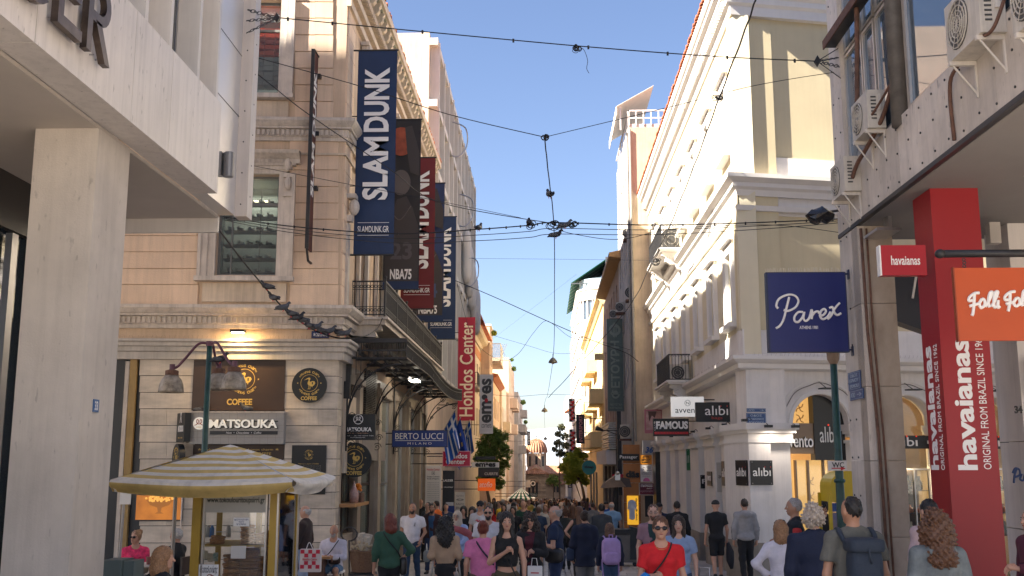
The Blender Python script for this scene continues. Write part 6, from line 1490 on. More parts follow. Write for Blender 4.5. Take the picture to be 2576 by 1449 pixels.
psign('projecting_sign','orange square sign with white script further down',48,1202,1204,1246,1235,flat('bright_orange',(.80,.13,.01),.4,emit=(.8,.12,.01),est=.08),.12,lambda t,f,r:(T_(t,f,r,.1,.82,.3,.75,'atofio',whitep,shear=.25),T_(t,f,r,.55,.9,.26,.34,'JEWELLERY',gold,res=1)),wallx=-4.75)
psign('projecting_sign','dark sign with pale letters above the orange square sign',49,1203,1177,1255,1200,dark,.3,lambda t,f,r:T_(t,f,r,.3,.95,.2,.5,'CUERTE',flat('grey_letters',(.4,.4,.38),.5),bold=.03))
psign('projecting_sign','small white square sign with black ring near striped kiosk',92,1322,1208,1347,1226,white,.1,lambda t,f,r:(M().fb(f,(r[0]+r[1])/2,r[1],r[2],r[3],.001,.01).obj('black_half',blackp,t),M().arch(f,r[0]*.25+r[1]*.75,r[2]*.45+r[3]*.55,.13,.22,.011,.02,16,0,2*PI).obj('ring',whitep,t)),wallx=-4.0)
psign('projecting_sign','dark green sign with pale letters near striped kiosk',85,1330,1240,1352,1250,flat('dark_green_sign',(.015,.04,.03),.5),.1,lambda t,f,r:T_(t,f,r,.2,.9,.2,.8,'TOOLS',whitep),wallx=-4.0)
psign('projecting_sign','black sign with white M lettering behind the round coffee signs and flags',42,1151,1080,1172,1160,dark,.1,lambda t,f,r:T_(t,f,r,.3,.85,.2,.9,'OXETTE',whitep,rot=90,bold=.02),wallx=-4.75)
def direc(t,f,r):
 T_(t,f,r,.08,.92,.90,.95,'Hondos Center',redp);T_(t,f,r,.3,.7,.82,.88,'▣',blackp,keep=True)
 T_(t,f,r,.1,.9,.72,.80,'Designer Cosmetics\nBeauty & Fragrance',blackp,res=1,bold=.01)
 for i in range(9):T_(t,f,r,.1,.9,.32+i*.042,.34+i*.042,'CHANEL DIOR LANCOME',flat('grey_print2',(.25,.24,.22),.6),res=1)
 T_(t,f,r,.1,.9,.20,.29,'Make-Up Center\nService Cosmetics',blackp,res=1,bold=.01)
 M().fb(f,r[0]+.03,r[1]-.03,r[2]+.05,r[2]+.06,.001,.006).fb(f,r[0]+.03,r[1]-.03,r[2]+.4,r[2]+.41,.001,.006).fb(f,r[0]+.03,r[0]+.04,r[2]+.05,r[2]+.41,.001,.006).fb(f,r[1]-.04,r[1]-.03,r[2]+.05,r[2]+.41,.001,.006).obj('red_box',redp,t)
psign('directory_board','tall white directory board with small black and red print',33.0,1071,1171,1108,1301,pm('board_white',(.62,.58,.52),.5,.03,1),.15,direc)
def laud(t,f,r):
 T_(t,f,r,.05,.9,.76,.81,'LAUDER',whitep,bold=.01);T_(t,f,r,.1,.9,.62,.66,'advanced repair',whitep,res=1)
 s=(r[0]+r[1])/2+.05;M().fb(f,s-.16,s+.16,r[2]+.12,r[2]+.36,.001,.02).obj('printed_jar',flat('jar_blue',(.01,.03,.16),.3),t);M().fb(f,s-.13,s+.13,r[2]+.365,r[2]+.48,.001,.02).obj('printed_lid',flat('lid_silver',(.45,.45,.48),.3),t)
psign('advert_board','black cosmetics advert board showing a blue jar',35.5,1114,1184,1142,1300,dark,.15,laud)
def brd(t,f,r):
 for i,s in enumerate(('Superdry','◎','RALPH','Ellesse','D O R S','olaplex')):T_(t,f,r,.12,.88,.84-i*.14,.89-i*.14 if i%2==0 else.91-i*.14,s,blackp,res=1)
psign('directory_board','white board of brand marks beside the black advert',38.5,1145,1238,1169,1310,pm('board_white',(.62,.58,.52),.5,.03,1),.1,brd)
def flag(label,pu,pv,tu,tv,Y,kind,w_=1.35,h=.95,seed=0):
 """pole from the wall point (pu,pv) to the tip (tu,tv); cloth hangs in folds from the pole"""
 a=at_y(pu,pv,Y+.1);b=at_y(tu,tv,Y-.5)
 t=thing('flag',label,'flag',a)
 M().tube([a,b+(b-a)*.03],.016,6).obj('pole',steel,t)
 d=(a-b);L_=min(h,d.length*.96);d.normalize();nx,nz=26,14;vs=[]
 for i in range(nx+1):
  for j in range(nz+1):
   s=i/nx;v=j/nz
   p0=b+d*(L_*v)
   fall=w_*s
   off=Vector((.10*math.sin(5*v+seed)*s+.16*s,.13*math.sin(9*v+2.2*s+seed)*s,-fall*.96))
   vs.append(p0*1.0+off-Vector((d.x,d.y,0))*(.35*s*v*h))
 fs=[];mi=[]
 white_,blue_,eub,star=0,1,2,3
 for i in range(nx):
  for j in range(nz):
   fs.append((i*(nz+1)+j,(i+1)*(nz+1)+j,(i+1)*(nz+1)+j+1,i*(nz+1)+j+1))
   v=(j+.5)/nz*9;u_=(i+.5)/nx*13.5
   if kind=='gr':
    if u_<5 and v<5:mi.append(white_ if(2<=v<3 or 2<=u_<3)else blue_)
    else:mi.append(blue_ if int(v)%2==0 else white_)
   else:mi.append(star if(abs(math.hypot((u_-6.7)/13.5*1.42,(v-4.5)/9)-.33)<.045 and(i*3+j*2)%3==0)else eub)
 me=bpy.data.meshes.new('cloth');o=wl(t);me.from_pydata([tuple(p-o)for p in vs],[],fs)
 for m_ in(flat('flag_white',(.75,.75,.75),.8),flat('flag_blue',(.02,.10,.42),.8),flat('flag_eu_blue',(.01,.05,.30),.8),flat('flag_yellow',(.8,.6,.05),.8)):me.materials.append(m_)
 me.polygons.foreach_set('material_index',mi);me.update();me.shade_smooth();mk('cloth',me,t)
flag('striped blue and white flag nearest the camera',1098,1113,1144,1035,35.5,'gr',1.15,.95,0)
flag('blue flag with yellow stars between two striped flags',1128,1122,1158,1052,37.5,'eu',1.25,.8,1.5)
flag('smaller striped blue and white flag behind the starred flag',1150,1118,1182,1058,40,'gr',1.2,.85,3)
psign('projecting_sign','black box sign with white letters and red word',27.3,1750,1012,1855,1061,mk_,.16,lambda t,f,r:(T_(t,f,r,.22,.78,.34,.82,'alıbı',whitep,bold=.0),T_(t,f,r,.38,.64,.1,.27,'bags',flat('dark_red_print',(.4,.03,.02),.5)),M().fb(f,r[0]+(r[1]-r[0])*.60,r[0]+(r[1]-r[0])*.62,r[3]-.12,r[3]-.08,.001,.01).fb(f,r[0]+(r[1]-r[0])*.755,r[0]+(r[1]-r[0])*.775,r[3]-.12,r[3]-.08,.001,.01).obj('dot',redp,t)),wallx=4.8)
def avv(t,f,r):
 T_(t,f,r,.12,.95,.18,.42,'avvento',blackp);s=(r[0]+r[1])/2;z=r[2]+(r[3]-r[2])*.68
 M().arch(f,s,z,.075,.085,.002,.005,20,0,2*PI).obj('ring',blackp,t);T_(t,f,r,.45,.55,.61,.75,'N',blackp)
psign('projecting_sign','white box sign with thin dark letters behind the black sign',29.5,1688,998,1772,1048,pm('milky_sign',(.66,.64,.60),.4,0,1,emit=(.8,.8,.8),est=.1),.14,avv,wallx=4.8)
def fam(t,f,r):
 T_(t,f,r,.08,.97,.40,.85,'FAMOUS',whitep,bold=.05);M().fb(f,r[0]+.03,r[1]-.03,r[2]+.06,r[2]+.13,.001,.004).obj('red_strip',redp,t);T_(t,f,r,.1,.9,.145,.25,'s h o e s  s t o r e s',blackp,res=1);T_(t,f,r,.02,.06,.3,.85,'CLUB',whitep,rot=90,res=1)
psign('projecting_sign','black sign with bold white name and red strip',32.5,1643,1053,1734,1097,mk_,.16,fam,wallx=4.8)
psign('pink_poster_sign','pink framed sign showing a pale portrait near the top of the sign cluster',43,1621,1030,1668,1090,flat('dull_pink',(.42,.14,.18),.4),.12,lambda t,f,r:(M().fb(f,r[0]+.06,r[1]-.06,r[2]+.14,r[3]-.06,.001,.01).obj('picture',pm('portrait_print',(.60,.42,.40),.5,0,2.2,col2=(.35,.16,.14)),t),M().prism(f,[(r[0]+.15,r[3]-.08),(r[0]+.5,r[3]-.08),(r[0]+.42,r[3]-.35),(r[0]+.3,r[3]-.25),(r[0]+.18,r[3]-.5)],.012,.014).obj('printed_hair',flat('print_brown',(.08,.04,.03),.5),t)),wallx=4.8)
psign('projecting_sign','pale box sign with blue number over the orange board',45,1617,1108,1646,1143,flat('grey_lightbox',(.38,.38,.38),.5),.2,lambda t,f,r:T_(t,f,r,.2,.9,.1,.55,'36',flat('number_blue',(.02,.09,.30),.4),shear=.25,bold=.04),wallx=4.8)
psign('projecting_sign','orange board with black Greek gold-buyer lettering',45.2,1610,1145,1640,1168,flat('amber_sign',(.85,.33,.02),.45),.1,lambda t,f,r:(T_(t,f,r,.2,.8,.68,.92,'ΑΓΟΡΑ',blackp,bold=.03),T_(t,f,r,.1,.9,.38,.62,'ΧΡΥΣΟΥ',blackp,bold=.03),T_(t,f,r,.15,.85,.14,.32,'& ΑΣΗΜΙΟΥ',blackp,bold=.02)),wallx=4.2)
psign('projecting_sign','white clinic sign with small text and pink disc',45.2,1611,1170,1641,1212,pm('clinic_white',(.64,.63,.62),.45,0,1),.1,lambda t,f,r:(T_(t,f,r,.5,.95,.66,.93,'Athens\nLaser\nSolution',blackp,res=1,bold=.01),T_(t,f,r,.08,.9,.42,.58,'Εξειδικευμένο Κέντρο\nΜόνιμης Αποτρίχωσης',blackp,res=1),T_(t,f,r,.15,.85,.30,.36,'Τηλ.: 210 3223399',blackp,res=1),M().arch(f,r[0]*.72+r[1]*.28,r[2]*.2+r[3]*.8,.04,.055,.002,.006,14,0,5).obj('mark',blackp,t),M().prism(f,[((r[0]+r[1])/2+.15*math.cos(a),r[2]+.02+.15*math.sin(a))for a in np.linspace(0,PI,10)],.001,.006).obj('pink_disc',flat('pink_disc',(.6,.15,.35),.5),t)),wallx=4.2)
psign('projecting_sign','maroon repair sign with pale Greek letters',44.6,1609,1216,1645,1244,flat('maroon_sign',(.13,.012,.03),.4),.12,lambda t,f,r:(T_(t,f,r,.08,.92,.68,.9,'ΕΠΙΔΙΟΡΘΩΣΕΙΣ',whitep,bold=.02),T_(t,f,r,.5,.9,.48,.6,'ρούχων',whitep),T_(t,f,r,.06,.95,.15,.42,'e-poromania',flat('dusty_pink',(.5,.3,.32),.5))),wallx=4.4,frame=flat('pale_frame',(.5,.46,.42),.5))
psign('projecting_sign','black sign with white letters above the wooden shopfront',46.1,1555,1142,1608,1159,mk_,.15,lambda t,f,r:T_(t,f,r,.08,.92,.2,.8,'Passager',whitep,bold=.01))
psign('projecting_sign','red square sign with white letters beside the wooden shopfront',50,1540,1193,1568,1220,flat('scarlet_sign',(.50,.015,.05),.4),.15,lambda t,f,r:(T_(t,f,r,.15,.22,.1,.8,'I',whitep),T_(t,f,r,.4,.8,.1,.75,'S',whitep)))
psign('chalk_board','black chalk board under the maroon repair sign',45,1622,1247,1644,1300,dark,.06)
t=thing('round_teal_sign','round teal sign on poles by the yellow-green tree','sign',at_y(1483,1178,58))
e=FrY(58).px(1482,1176);M().prism(FrY(58),[(e[0]+.39*math.cos(a),e[1]+.39*math.sin(a))for a in np.linspace(0,2*PI,28)[:-1]],-.1,0).obj('disc',flat('teal',(.02,.22,.20),.4),t);text(t,FrY(58),e[0]-.25,e[0]+.25,e[1]-.08,e[1]+.1,.001,'iStep',blackp,bold=.04)
for i,u in enumerate((1486,1493,1500)):
 x=X_at(u,58.3+i*.6);tag(M().tube([(x,58.3+i*.6,gz(58)),(x,58.3+i*.6,-.45)],.05,8).obj('shop_pole',steel),('slim steel pole directly under the round teal sign','middle of the steel poles under the teal sign','right one of the steel poles under the teal sign')[i],'pole')
psign('projecting_sign','narrow dark vertical sign near the church',90,1428,1198,1439,1227,mk_,.1,lambda t,f,r:T_(t,f,r,.2,.8,.1,.9,'ENNY',whitep,rot=90))
t=thing('folded_awning_post','black post carrying small folded brown awnings near the wooden shopfront','post',(X_at(1551,30),30,gz(30)))
px0=X_at(1550,34);gy=34
M().tube([(px0,gy,gz(gy)),(px0,gy,-.35)],.07,8).obj('post',dark,t);M().hexa([(px0-.5,gy-.3,-.75),(px0+.28,gy-.3,-.7),(px0+.28,gy+.3,-.7),(px0-.5,gy+.3,-.75),(px0-.42,gy-.28,-.6),(px0-.02,gy-.25,-.33),(px0-.02,gy+.25,-.33),(px0-.42,gy+.28,-.6)]).obj('brown_cover',pm('brown_canvas',(.20,.14,.10),.8,.2,4),t)
M().hexa([(px0+.06,gy-.3,-.72),(px0+.46,gy-.3,-.72),(px0+.46,gy+.3,-.72),(px0+.06,gy+.3,-.72),(px0+.1,gy-.25,-.4),(px0+.4,gy-.25,-.45),(px0+.4,gy+.25,-.45),(px0+.1,gy+.25,-.4)]).obj('dark_cover',pm('dark_canvas',(.05,.035,.03),.7,.2,4),t)
M().box(px0-.06,px0+.1,gy-.32,gy-.2,-.5,-.3).ell((px0+.02,gy-.3,-.28),.07,.07,.06,8,6).obj('camera_cluster',steel,t)
t=thing('street_cabinet','grey wheeled utility cart with black cover standing by the post','cart',(X_at(1578,29.5),29.5,gz(29.5)));cx_=X_at(1574,29.5);g_=gz(29.5)
M().box(cx_-.42,cx_+.3,29.3,29.9,g_+.12,g_+.85).obj('cabinet',pm('grey_cart',(.16,.15,.14),.5,.15,4,metal=.3),t);M().box(cx_-.44,cx_+.32,29.28,29.92,g_+.86,g_+1.0).hexa([(cx_+.05,29.25,g_+.2),(cx_+.5,29.25,g_+.2),(cx_+.5,29.9,g_+.2),(cx_+.05,29.9,g_+.2),(cx_+.08,29.3,g_+1.08),(cx_+.38,29.3,g_+1.0),(cx_+.38,29.8,g_+1.0),(cx_+.08,29.8,g_+1.08)]).obj('black_cover',pm('black_tarp',(.02,.02,.02),.35,.2,6,.4,12),t)
for dx in(-.3,.2):M().cyl((cx_+dx,29.35,g_+.07),(cx_+dx,29.42,g_+.07),.07,n=10).obj('wheel',dark,t)
kx=X_at(1311,105);kg=gz(105);t=thing('striped_kiosk','distant kiosk under a green and white striped umbrella with red Greek letters','kiosk',(kx,105,kg))
wv=1.38;za,ze=(1168-1226)/FOC*105,(1168-1250)/FOC*105;n=11
for i in range(n):
 a0,a1=kx-wv+2*wv*i/n,kx-wv+2*wv*(i+1)/n;c0,c1=kx-.05+.1*i/n,kx-.05+.1*(i+1)/n
 M().add([(a0,103.6,ze),(a1,103.6,ze),(c1,105,za),(c0,105,za),(a0,103.6,ze-.22),(a1,103.6,ze-.22)],[(0,1,2,3),(4,5,1,0)]).obj('canopy_stripe',gg if i%2 else white,t)
M().add([(kx-wv,103.6,ze),(kx-wv,106.4,ze),(kx,105,za),(kx+wv,103.6,ze),(kx+wv,106.4,ze)],[(0,2,1),(3,4,2),(1,2,4)]).obj('canopy_side',white,t)
M().box(kx-.8,kx+.8,104.2,105.8,kg,ze-.1).obj('booth',pm('kiosk_white',(.5,.46,.42),.6,.1,2),t);text(t,FrY(104.2),kx-.6,kx+.6,ze-.85,ze-.45,.003,'ΚΑΛΗ',flat('dark_red_print',(.4,.03,.02),.5),bold=.03)
def lampbar(label,x0,x1,y,z):
 t=thing('bracket_lamp',label,'lamp',(x1,y,z));M().tube([(x1,y,z),(x0+.1,y,z)],.025,5).tube(catmull([(x1,y,z-.3),(x1-.4,y,z-.25),(x0+.3,y,z)],4),.02,5).obj('arm',iron,t);M().tube([(x0+.15,y,z+.0),(x0-.18,y,z+.12)],[.06,.11],8).obj('lamp_head',iron,t)
lampbar('black bracket lamp under the grey-green sign',X_at(1510,50),4.0,50,(1168-1085)/FOC*50)
# === green lamp post behind the big blue sign, WC sign
def post(name,label,x,y,z1,r0=.085,r1=.06):
 t=thing(name,label,'post',(x,y,gz(y)));g_=gz(y)
 pg=pm('dark_green_paint',(.02,.065,.055),.4,.25,6)
 M().tube([(x,y,g_),(x,y,g_+1.2),(x,y,(g_+z1)/2),(x,y,z1)],[r0*1.15,r0,(r0+r1)/2,r1],12).obj('pole',pg,t,smooth=True)
 M().lathe((x,y,0),[(r0+.01,(g_+z1)*.5),(r0+.02,(g_+z1)*.5+.03),(r0+.005,(g_+z1)*.5+.06)],12).obj('collar',pg,t)
 return t,pg
ly=17.2;lx=X_at(2110,ly)
t,pg=post('lamp_post','dark green lamp post behind the big blue sign',lx,ly,(1168-895)/FOC*ly,.075,.055)
M().lathe((lx,ly,0),[(.055,1.62),(.10,1.7),(.11,1.86),(.16,1.9),(.17,2.0)],14).obj('post_cap',pm('stained_post_cap',(.3,.22,.16),.6,.2,6),t,smooth=True)
f=FrY(ly-.12);r_=f.rect(2083,1159,2131,1184)
t=thing('toilet_sign','small white WC sign with red arrow on the green post','sign',f.P(r_[0],r_[2],0));M().fb(f,*r_,-.02,0).obj('plate',white,t)
T_(t,f,r_,.2,.85,.32,.85,'WC',blackp,bold=.01);M().prism(f,[(r_[0]+.05,r_[2]+.03),(r_[1]-.1,r_[2]+.03),(r_[1]-.1,r_[2]+.0),(r_[1]-.02,r_[2]+.035),(r_[1]-.1,r_[2]+.065),(r_[1]-.1,r_[2]+.045),(r_[0]+.05,r_[2]+.045)],.001,.004).obj('red_arrow',redp,t)
by=19.2;bx=X_at(2122,by);bg=gz(by);bt_=(1168-1184)/FOC*by
yl=pm('phone_booth_yellow',(.58,.42,.02),.4,.08,3,streak=.1);t=thing('phone_booth','yellow round-topped telephone booth with blue panels','phone booth',(bx,by,bg))
x0,x1=X_at(2080,by),X_at(2158,by)
fb_=FrY(by);sx=(x0+x1)/2;xm=X_at(2103,by)
q=M()
prof=lambda cx,w_,ztop:[(cx+w_*math.cos(a),ztop-w_*.8+w_*.8*math.sin(a))for a in np.linspace(0,PI,14)]
hood=prof((x0+x1)/2+.1,(x1-x0)/2+.05,bt_)
q.prism(fb_,hood+[(hood[-1][0],bt_-.55),(hood[0][0],bt_-.55)],-.75,.0);q.obj('hood',yl,t,smooth=False)
M().box(x0,x0+.05,by-.03,by+.05,bg,bt_-.4).box(x1-.05,x1,by-.03,by+.05,bg,bt_-.4).box(x0,x0+.05,by+.7,by+.75,bg,bt_-.4).box(xm-.02,xm+.03,by-.03,by+.05,bg,bt_-.4).obj('frame',yl,t)
M().box(x0+.05,x1-.05,by-.0,by+.03,bt_-.72,bt_-.57).obj('name_band',flat('telecom_blue',(.01,.06,.28),.4),t);text(t,FrY(by),xm+.06,x1-.08,bt_-.69,bt_-.60,.003,'ΚΑΡΤΟΤΗΛΕΦΩΝΟ',whitep,res=1)
M().box(x0+.05,x1-.05,by+.02,by+.05,bg+.4,bt_-.74).obj('side_panel',pm('poster_collage',(.02,.10,.42),.4,0,4.5,col2=(.35,.25,.22)),t)
M().box(xm+.15,x1-.15,by+.1,by+.3,bg+1.0,bg+1.5).obj('telephone',dark,t)
# === three-armed street lamp on the left
ly=19.0;lx=X_at(521,ly,1000);zt_=(1168-868)/FOC*ly
t,pg=post('street_lamp','green street lamp post with three stained bell lamps beside the coffee sign',lx,ly,zt_,.06,.05)
pur=pm('faded_purple_paint',(.10,.035,.06),.5,.25,7);M().cyl((lx,ly,zt_-.02),(lx,ly,zt_+.07),.065,n=12).obj('post_top',pur,t)
bell=pm('stained_lamp_shade',(.42,.37,.30),.55,.35,9,.2,40,col2=(.14,.11,.08))
for(u,v,dy)in((433,930,-.1),(590,922,-.35),(551,926,.55)):
 p=at_y(u,v,ly+dy);p=Vector((p.x,ly+dy,p.z))
 M().tube(catmull([Vector((lx,ly,zt_+.02)),Vector((lx+(p.x-lx)*.3,ly+dy*.3,zt_+.02)),Vector((lx+(p.x-lx)*.65,ly+dy*.65,zt_-.25)),Vector((lx+(p.x-lx)*.85,ly+dy*.9,p.z+.06)),Vector((p.x,p.y,p.z+.02))],6),.025,8).obj('arm',pur,t,smooth=True)
 h=M().lathe(p,[(.05,.10),(.05,-.10),(.05,-.09)],12);h.obj('lamp_neck',pur,t)
 M().lathe(p,[(.12,-.10),(.12,-.02),(.06,0)],14).obj('lamp_collar',rust,t)
 M().lathe(p,[(.11,-.10),(.17,-.17),(.21,-.27),(.225,-.38),(.23,-.42),(.215,-.42),(.2,-.28),(.0,-.13)],20).obj('lamp_shade',bell,t,smooth=True)
# === bread kiosk under the striped umbrella
KY=14.3;fk=FrY(KY);kx0,kx1=X_at(483,KY,1300),X_at(700,KY,1300);kb=15.45;g_=gz(15)
ks=thing('bread_kiosk','yellow framed glass bread kiosk stacked with sesame rings','kiosk',((kx0+kx1)/2,15,g_))
ky=pm('ochre_kiosk_paint',(.46,.29,.04),.45,.1,3,streak=.15);ztop=(1168-1225)/FOC*KY
q=M()
for x in(kx0,kx1-.12):q.box(x,x+.12,KY,KY+.08,g_,ztop)
for x in(kx0,kx1-.06):q.box(x,x+.06,kb-.06,kb,g_,ztop)
q.obj('frame_post',ky,ks)
q=M();q.box(kx0+.15,kx0+.175,KY-.01,KY+.06,g_,ztop).box(kx1-.175,kx1-.15,KY-.01,KY+.06,g_,ztop).box(kx1-.02,kx1+.005,KY-.01,KY+.02,g_,ztop).box(kx1,kx1+.02,kb-.05,kb,g_,ztop);q.obj('aluminium_edge',alum,ks)
M().box(kx0+.175,kx1-.175,KY+.02,KY+.026,g_+.3,ztop).box(kx1-.02,kx1-.014,KY+.03,kb-.06,g_+.3,ztop).obj('glass',glass('kiosk_glass',(.95,.97,.97),.97),ks)
M().box(kx0,kx1,KY,kb,g_,g_+.35).obj('base',ky,ks)
zr=lambda v:(1168-v)/FOC*KY
M().box(kx0+.175,kx1-.175,KY-.006,KY+.012,zr(1286),zr(1238)).obj('name_sheet',pm('frosted_strip',(.42,.40,.35),.4,.05,3),ks)
text(ks,fk,kx0+.2,kx1-.19,zr(1266),zr(1248),.008,'www.tokoulouritoupsirri.gr',flat('dark_green_print',(.02,.03,.02),.5),bold=.015,ext=.002)
M().box(kx0+.1,kx1-.03,KY+.05,kb-.05,zr(1369),zr(1366)).obj('shelf',ky,ks);M().box(kx0+.1,kx1-.03,KY+.05,kb-.05,zr(1480),zr(1476)).obj('shelf',ky,ks)
M().box(kx0+.62,kx0+.68,kb-.2,kb-.1,g_,ztop).box(kx0+.05,kx0+.1,kb-.12,kb-.1,g_,ztop).obj('inner_post',ky,ks)
for(a,b,c,d,s,mm,tx)in((588,627,1302,1324,'ΚΟΥΛΟΥΡΙ\nΤΟΥ\nΨΥΡΡΗ',whitep,flat('navy_print',(.03,.04,.16),.5)),(582,618,1373,1405,'',flat('paper',(.55,.54,.52),.7),None),(501,549,1420,1460,'Θεσσαλονίκης',whitep,blackp)):
 r_=fk.rect(a,c,b,d);n_=M().fb(fk,*r_,.0,.008).obj('paper_notice',mm,ks)
 if s:text(n_,fk,r_[0]+.015,r_[1]-.015,(r_[2]+.015)if '\n' in s else r_[3]-.13,r_[3]-.015,.009,s,tx,ext=.001,bold=.01,shear=.0 if '\n' in s else.2)
r_=fk.rect(501,1420,549,1460);M().arch(fk,(r_[0]+r_[1])/2+.05,r_[2]+.03,.03,.04,.01,.013,14,0,2*PI).arch(fk,(r_[0]+r_[1])/2+.02,r_[2]+.045,.03,.04,.01,.013,14,0,2*PI).obj('printed_ring',flat('brown_print',(.3,.05,.01),.5),ks)
for i,(u,v,c)in enumerate(((515,1385,(.45,.35,.2)),(528,1392,(.35,.25,.12)),(541,1390,(.06,.22,.16)))):
 r_=fk.rect(u-6,v,u+6,v+22,-.05);M().fb(fk,*r_,-.07,-.06).obj('small_icon_card',pm(f'icon_card_{i}',c,.5,0,30,col2=(.5,.42,.3)),ks)
bread=pm('sesame_crust',(.34,.15,.045),.75,.3,25,.5,60,rnd=.2)
tr_=M();nA,nB=14,7
tv=[((.082+.024*math.cos(b))*math.cos(a),(.082+.024*math.cos(b))*math.sin(a),.02*math.sin(b))for a in np.linspace(0,2*PI,nA,False)for b in np.linspace(0,2*PI,nB,False)]
tr_.add(tv,[(i*nB+j,((i+1)%nA)*nB+j,((i+1)%nA)*nB+(j+1)%nB,i*nB+(j+1)%nB)for i in range(nA)for j in range(nB)])
tme2=bpy.data.meshes.new('sesame_ring');tme2.from_pydata(tr_.v,[],tr_.f);tme2.materials.append(bread);tme2.shade_smooth()
shelf1=zr(1366);shelf2=zr(1476)
stacks=[('tall stack of sesame rings on the upper kiosk shelf',622,1,7,.3),('shorter stack of sesame rings right on the upper shelf',655,1,4,.3),('stack of rings at the right end of upper kiosk shelf',682,1,5,.25),('small pile of rings at the left of the upper shelf',545,1,3,.3),('left stack of big rings on the lower kiosk shelf',588,2,13,.25),('middle stack of big rings on the lower kiosk shelf',627,2,15,.22),('right stack of big rings on the lower kiosk shelf',668,2,12,.3),('far right stack of rings behind the side glass',690,2,15,.6)]
for lab,u,sh_,n_,dy in stacks:
 x=X_at(u,KY+dy,1400);z=shelf1 if sh_==1 else shelf2;t=thing('bread_stack',lab,'bread',(x,KY+dy,z),'stacks of sesame rings in the kiosk')
 k=1.0 if sh_==1 else 1.35
 for i in range(n_):
  o=mk('sesame_ring',tme2,t);o.location=(random.uniform(-.012,.012),random.uniform(-.012,.012),.02+i*.036);o.rotation_euler=(random.uniform(-.08,.08),random.uniform(-.08,.08),random.random()*6);o.scale=(k,k,1)
for i,(u,c)in enumerate(((512,(.05,.25,.12)),(523,(.5,.5,.5)),(533,(.06,.2,.5)),(502,(.3,.3,.3)),(575,(.5,.45,.4)))):
 x=X_at(u,15.2,1340);z=zr(1330)-.05;tag(M().lathe((x,15.2,z-.1),[(.035,0),(.035,.13),(.02,.15),(.02,.17)],10).obj('bottle',flat(f'jar_colour_{i}',c,.3),None,smooth=True),('green drinks bottle inside the kiosk','white jar inside the kiosk','blue capped jar inside the kiosk','grey bottle by the left kiosk post','cream jar behind the paper notice')[i],'bottle')
M().box(kx0+.05,kx0+.6,kb-.2,kb-.15,zr(1345),zr(1343)).obj('back_shelf',steel,ks)
um=thing('kiosk_umbrella','yellow and white striped square umbrella over the bread kiosk','umbrella',(-4.55,15.1,g_))
ux0,ux1,uy0,uy1=-5.72,-3.30,13.75,16.45;ze=-.20;apx=Vector((X_at(577,15.1),15.1,(1168-1119)/FOC*15.1))
ysr=pm('yellow_canvas',(.64,.46,.15),.8,.1,4,streak=.15);wsr=pm('dirty_white_canvas',(.74,.69,.60),.8,.12,4,streak=.2)
cs=[Vector((ux0,uy0,ze)),Vector((ux1,uy0,ze-.0)),Vector((ux1,uy1,ze+.02)),Vector((ux0,uy1,ze))]
NB=13
for k in range(4):
 a,b=cs[k],cs[(k+1)%4]
 for i in range(NB):
  t0,t1=i/NB,(i+1)/NB;q=M();vs=[];n_=8
  for tt in(t0,t1):
   for j in range(n_+1):
    s=j/n_;p=a.lerp(b,s).lerp(apx,tt);p.z-=.045*math.sin(PI*s)*(1-tt)+.012*math.sin(7*s+3*tt+k)*math.sin(PI*tt);vs.append(p)
  q.add(vs,[(j,j+1,j+n_+2,j+n_+1)for j in range(n_)]);q.obj('canopy_stripe',ysr if i%2 else wsr,um,smooth=True)
 nrm=Vector((b.y-a.y,-(b.x-a.x),0)).normalized();n_=40;vs=[]
 for v,dz in enumerate((0.0,.03,.07,.12,.155)):
  for j in range(n_+1):
   s=j/n_;p=a.lerp(b,s);p.z-=.045*math.sin(PI*s)*(1 if v==0 else 1)+dz*(1+.25*math.sin(PI*s));p+=nrm*((.03 if v in(1,2)else-.02*v)+.02*math.sin(s*14+v*.8+k)*(v>0));vs.append(p)
 fs=lambda v0,v1:[(v*(n_+1)+j,(v+1)*(n_+1)+j,(v+1)*(n_+1)+j+1,v*(n_+1)+j+1)for v in range(v0,v1)for j in range(n_)]
 M().add(vs,fs(0,1)).obj('valance_hem',wsr,um,smooth=True);M().add(vs,fs(1,4)).obj('valance',pm('mustard_canvas',(.55,.40,.14),.75,.12,4,streak=.15)if k<1 else wsr,um,smooth=True)
M().tube([(-5.6,15.9,g_),(-5.6,15.9,ze)],.03,8).tube([(-4.55,15.1,ze-.0),(apx.x,15.1,apx.z-.02)],.025,8).obj('pole',pm('white_pole',(.45,.42,.38),.5,.05,3),um)
q=M()
for c in cs:q.tube([c+Vector((0,0,-.01)),apx+Vector((0,0,-.03))],.012,5)
q.obj('rib',steel,um)
px0=X_at(305,16.5,1300);t=thing('white_stand_pole','thin white pole with a paper note left of the seated woman','pole',(px0,16.5,gz(16.5)));M().tube([(px0,16.5,gz(16.5)),(px0+.03,16.5,-.3)],.025,8).obj('pole',MATS['white_pole'],t);M().box(px0-.02,px0+.15,16.45,16.47,-.62,-.43).obj('paper_note',whitep,t)
t=thing('grey_bin','teal-grey rectangular bin at the foot of the near column','bin',(X_at(318,13.6),13.6,gz(13.6)));x=X_at(320,13.6,1430);M().box(x-.25,x-.0,13.4,13.8,gz(13.6),(1168-1402)/FOC*13.4).box(x+.01,x+.14,13.45,13.8,gz(13.6),(1168-1405)/FOC*13.4).obj('bin_body',pm('teal_grey',(.13,.17,.165),.5,.08,2),t)
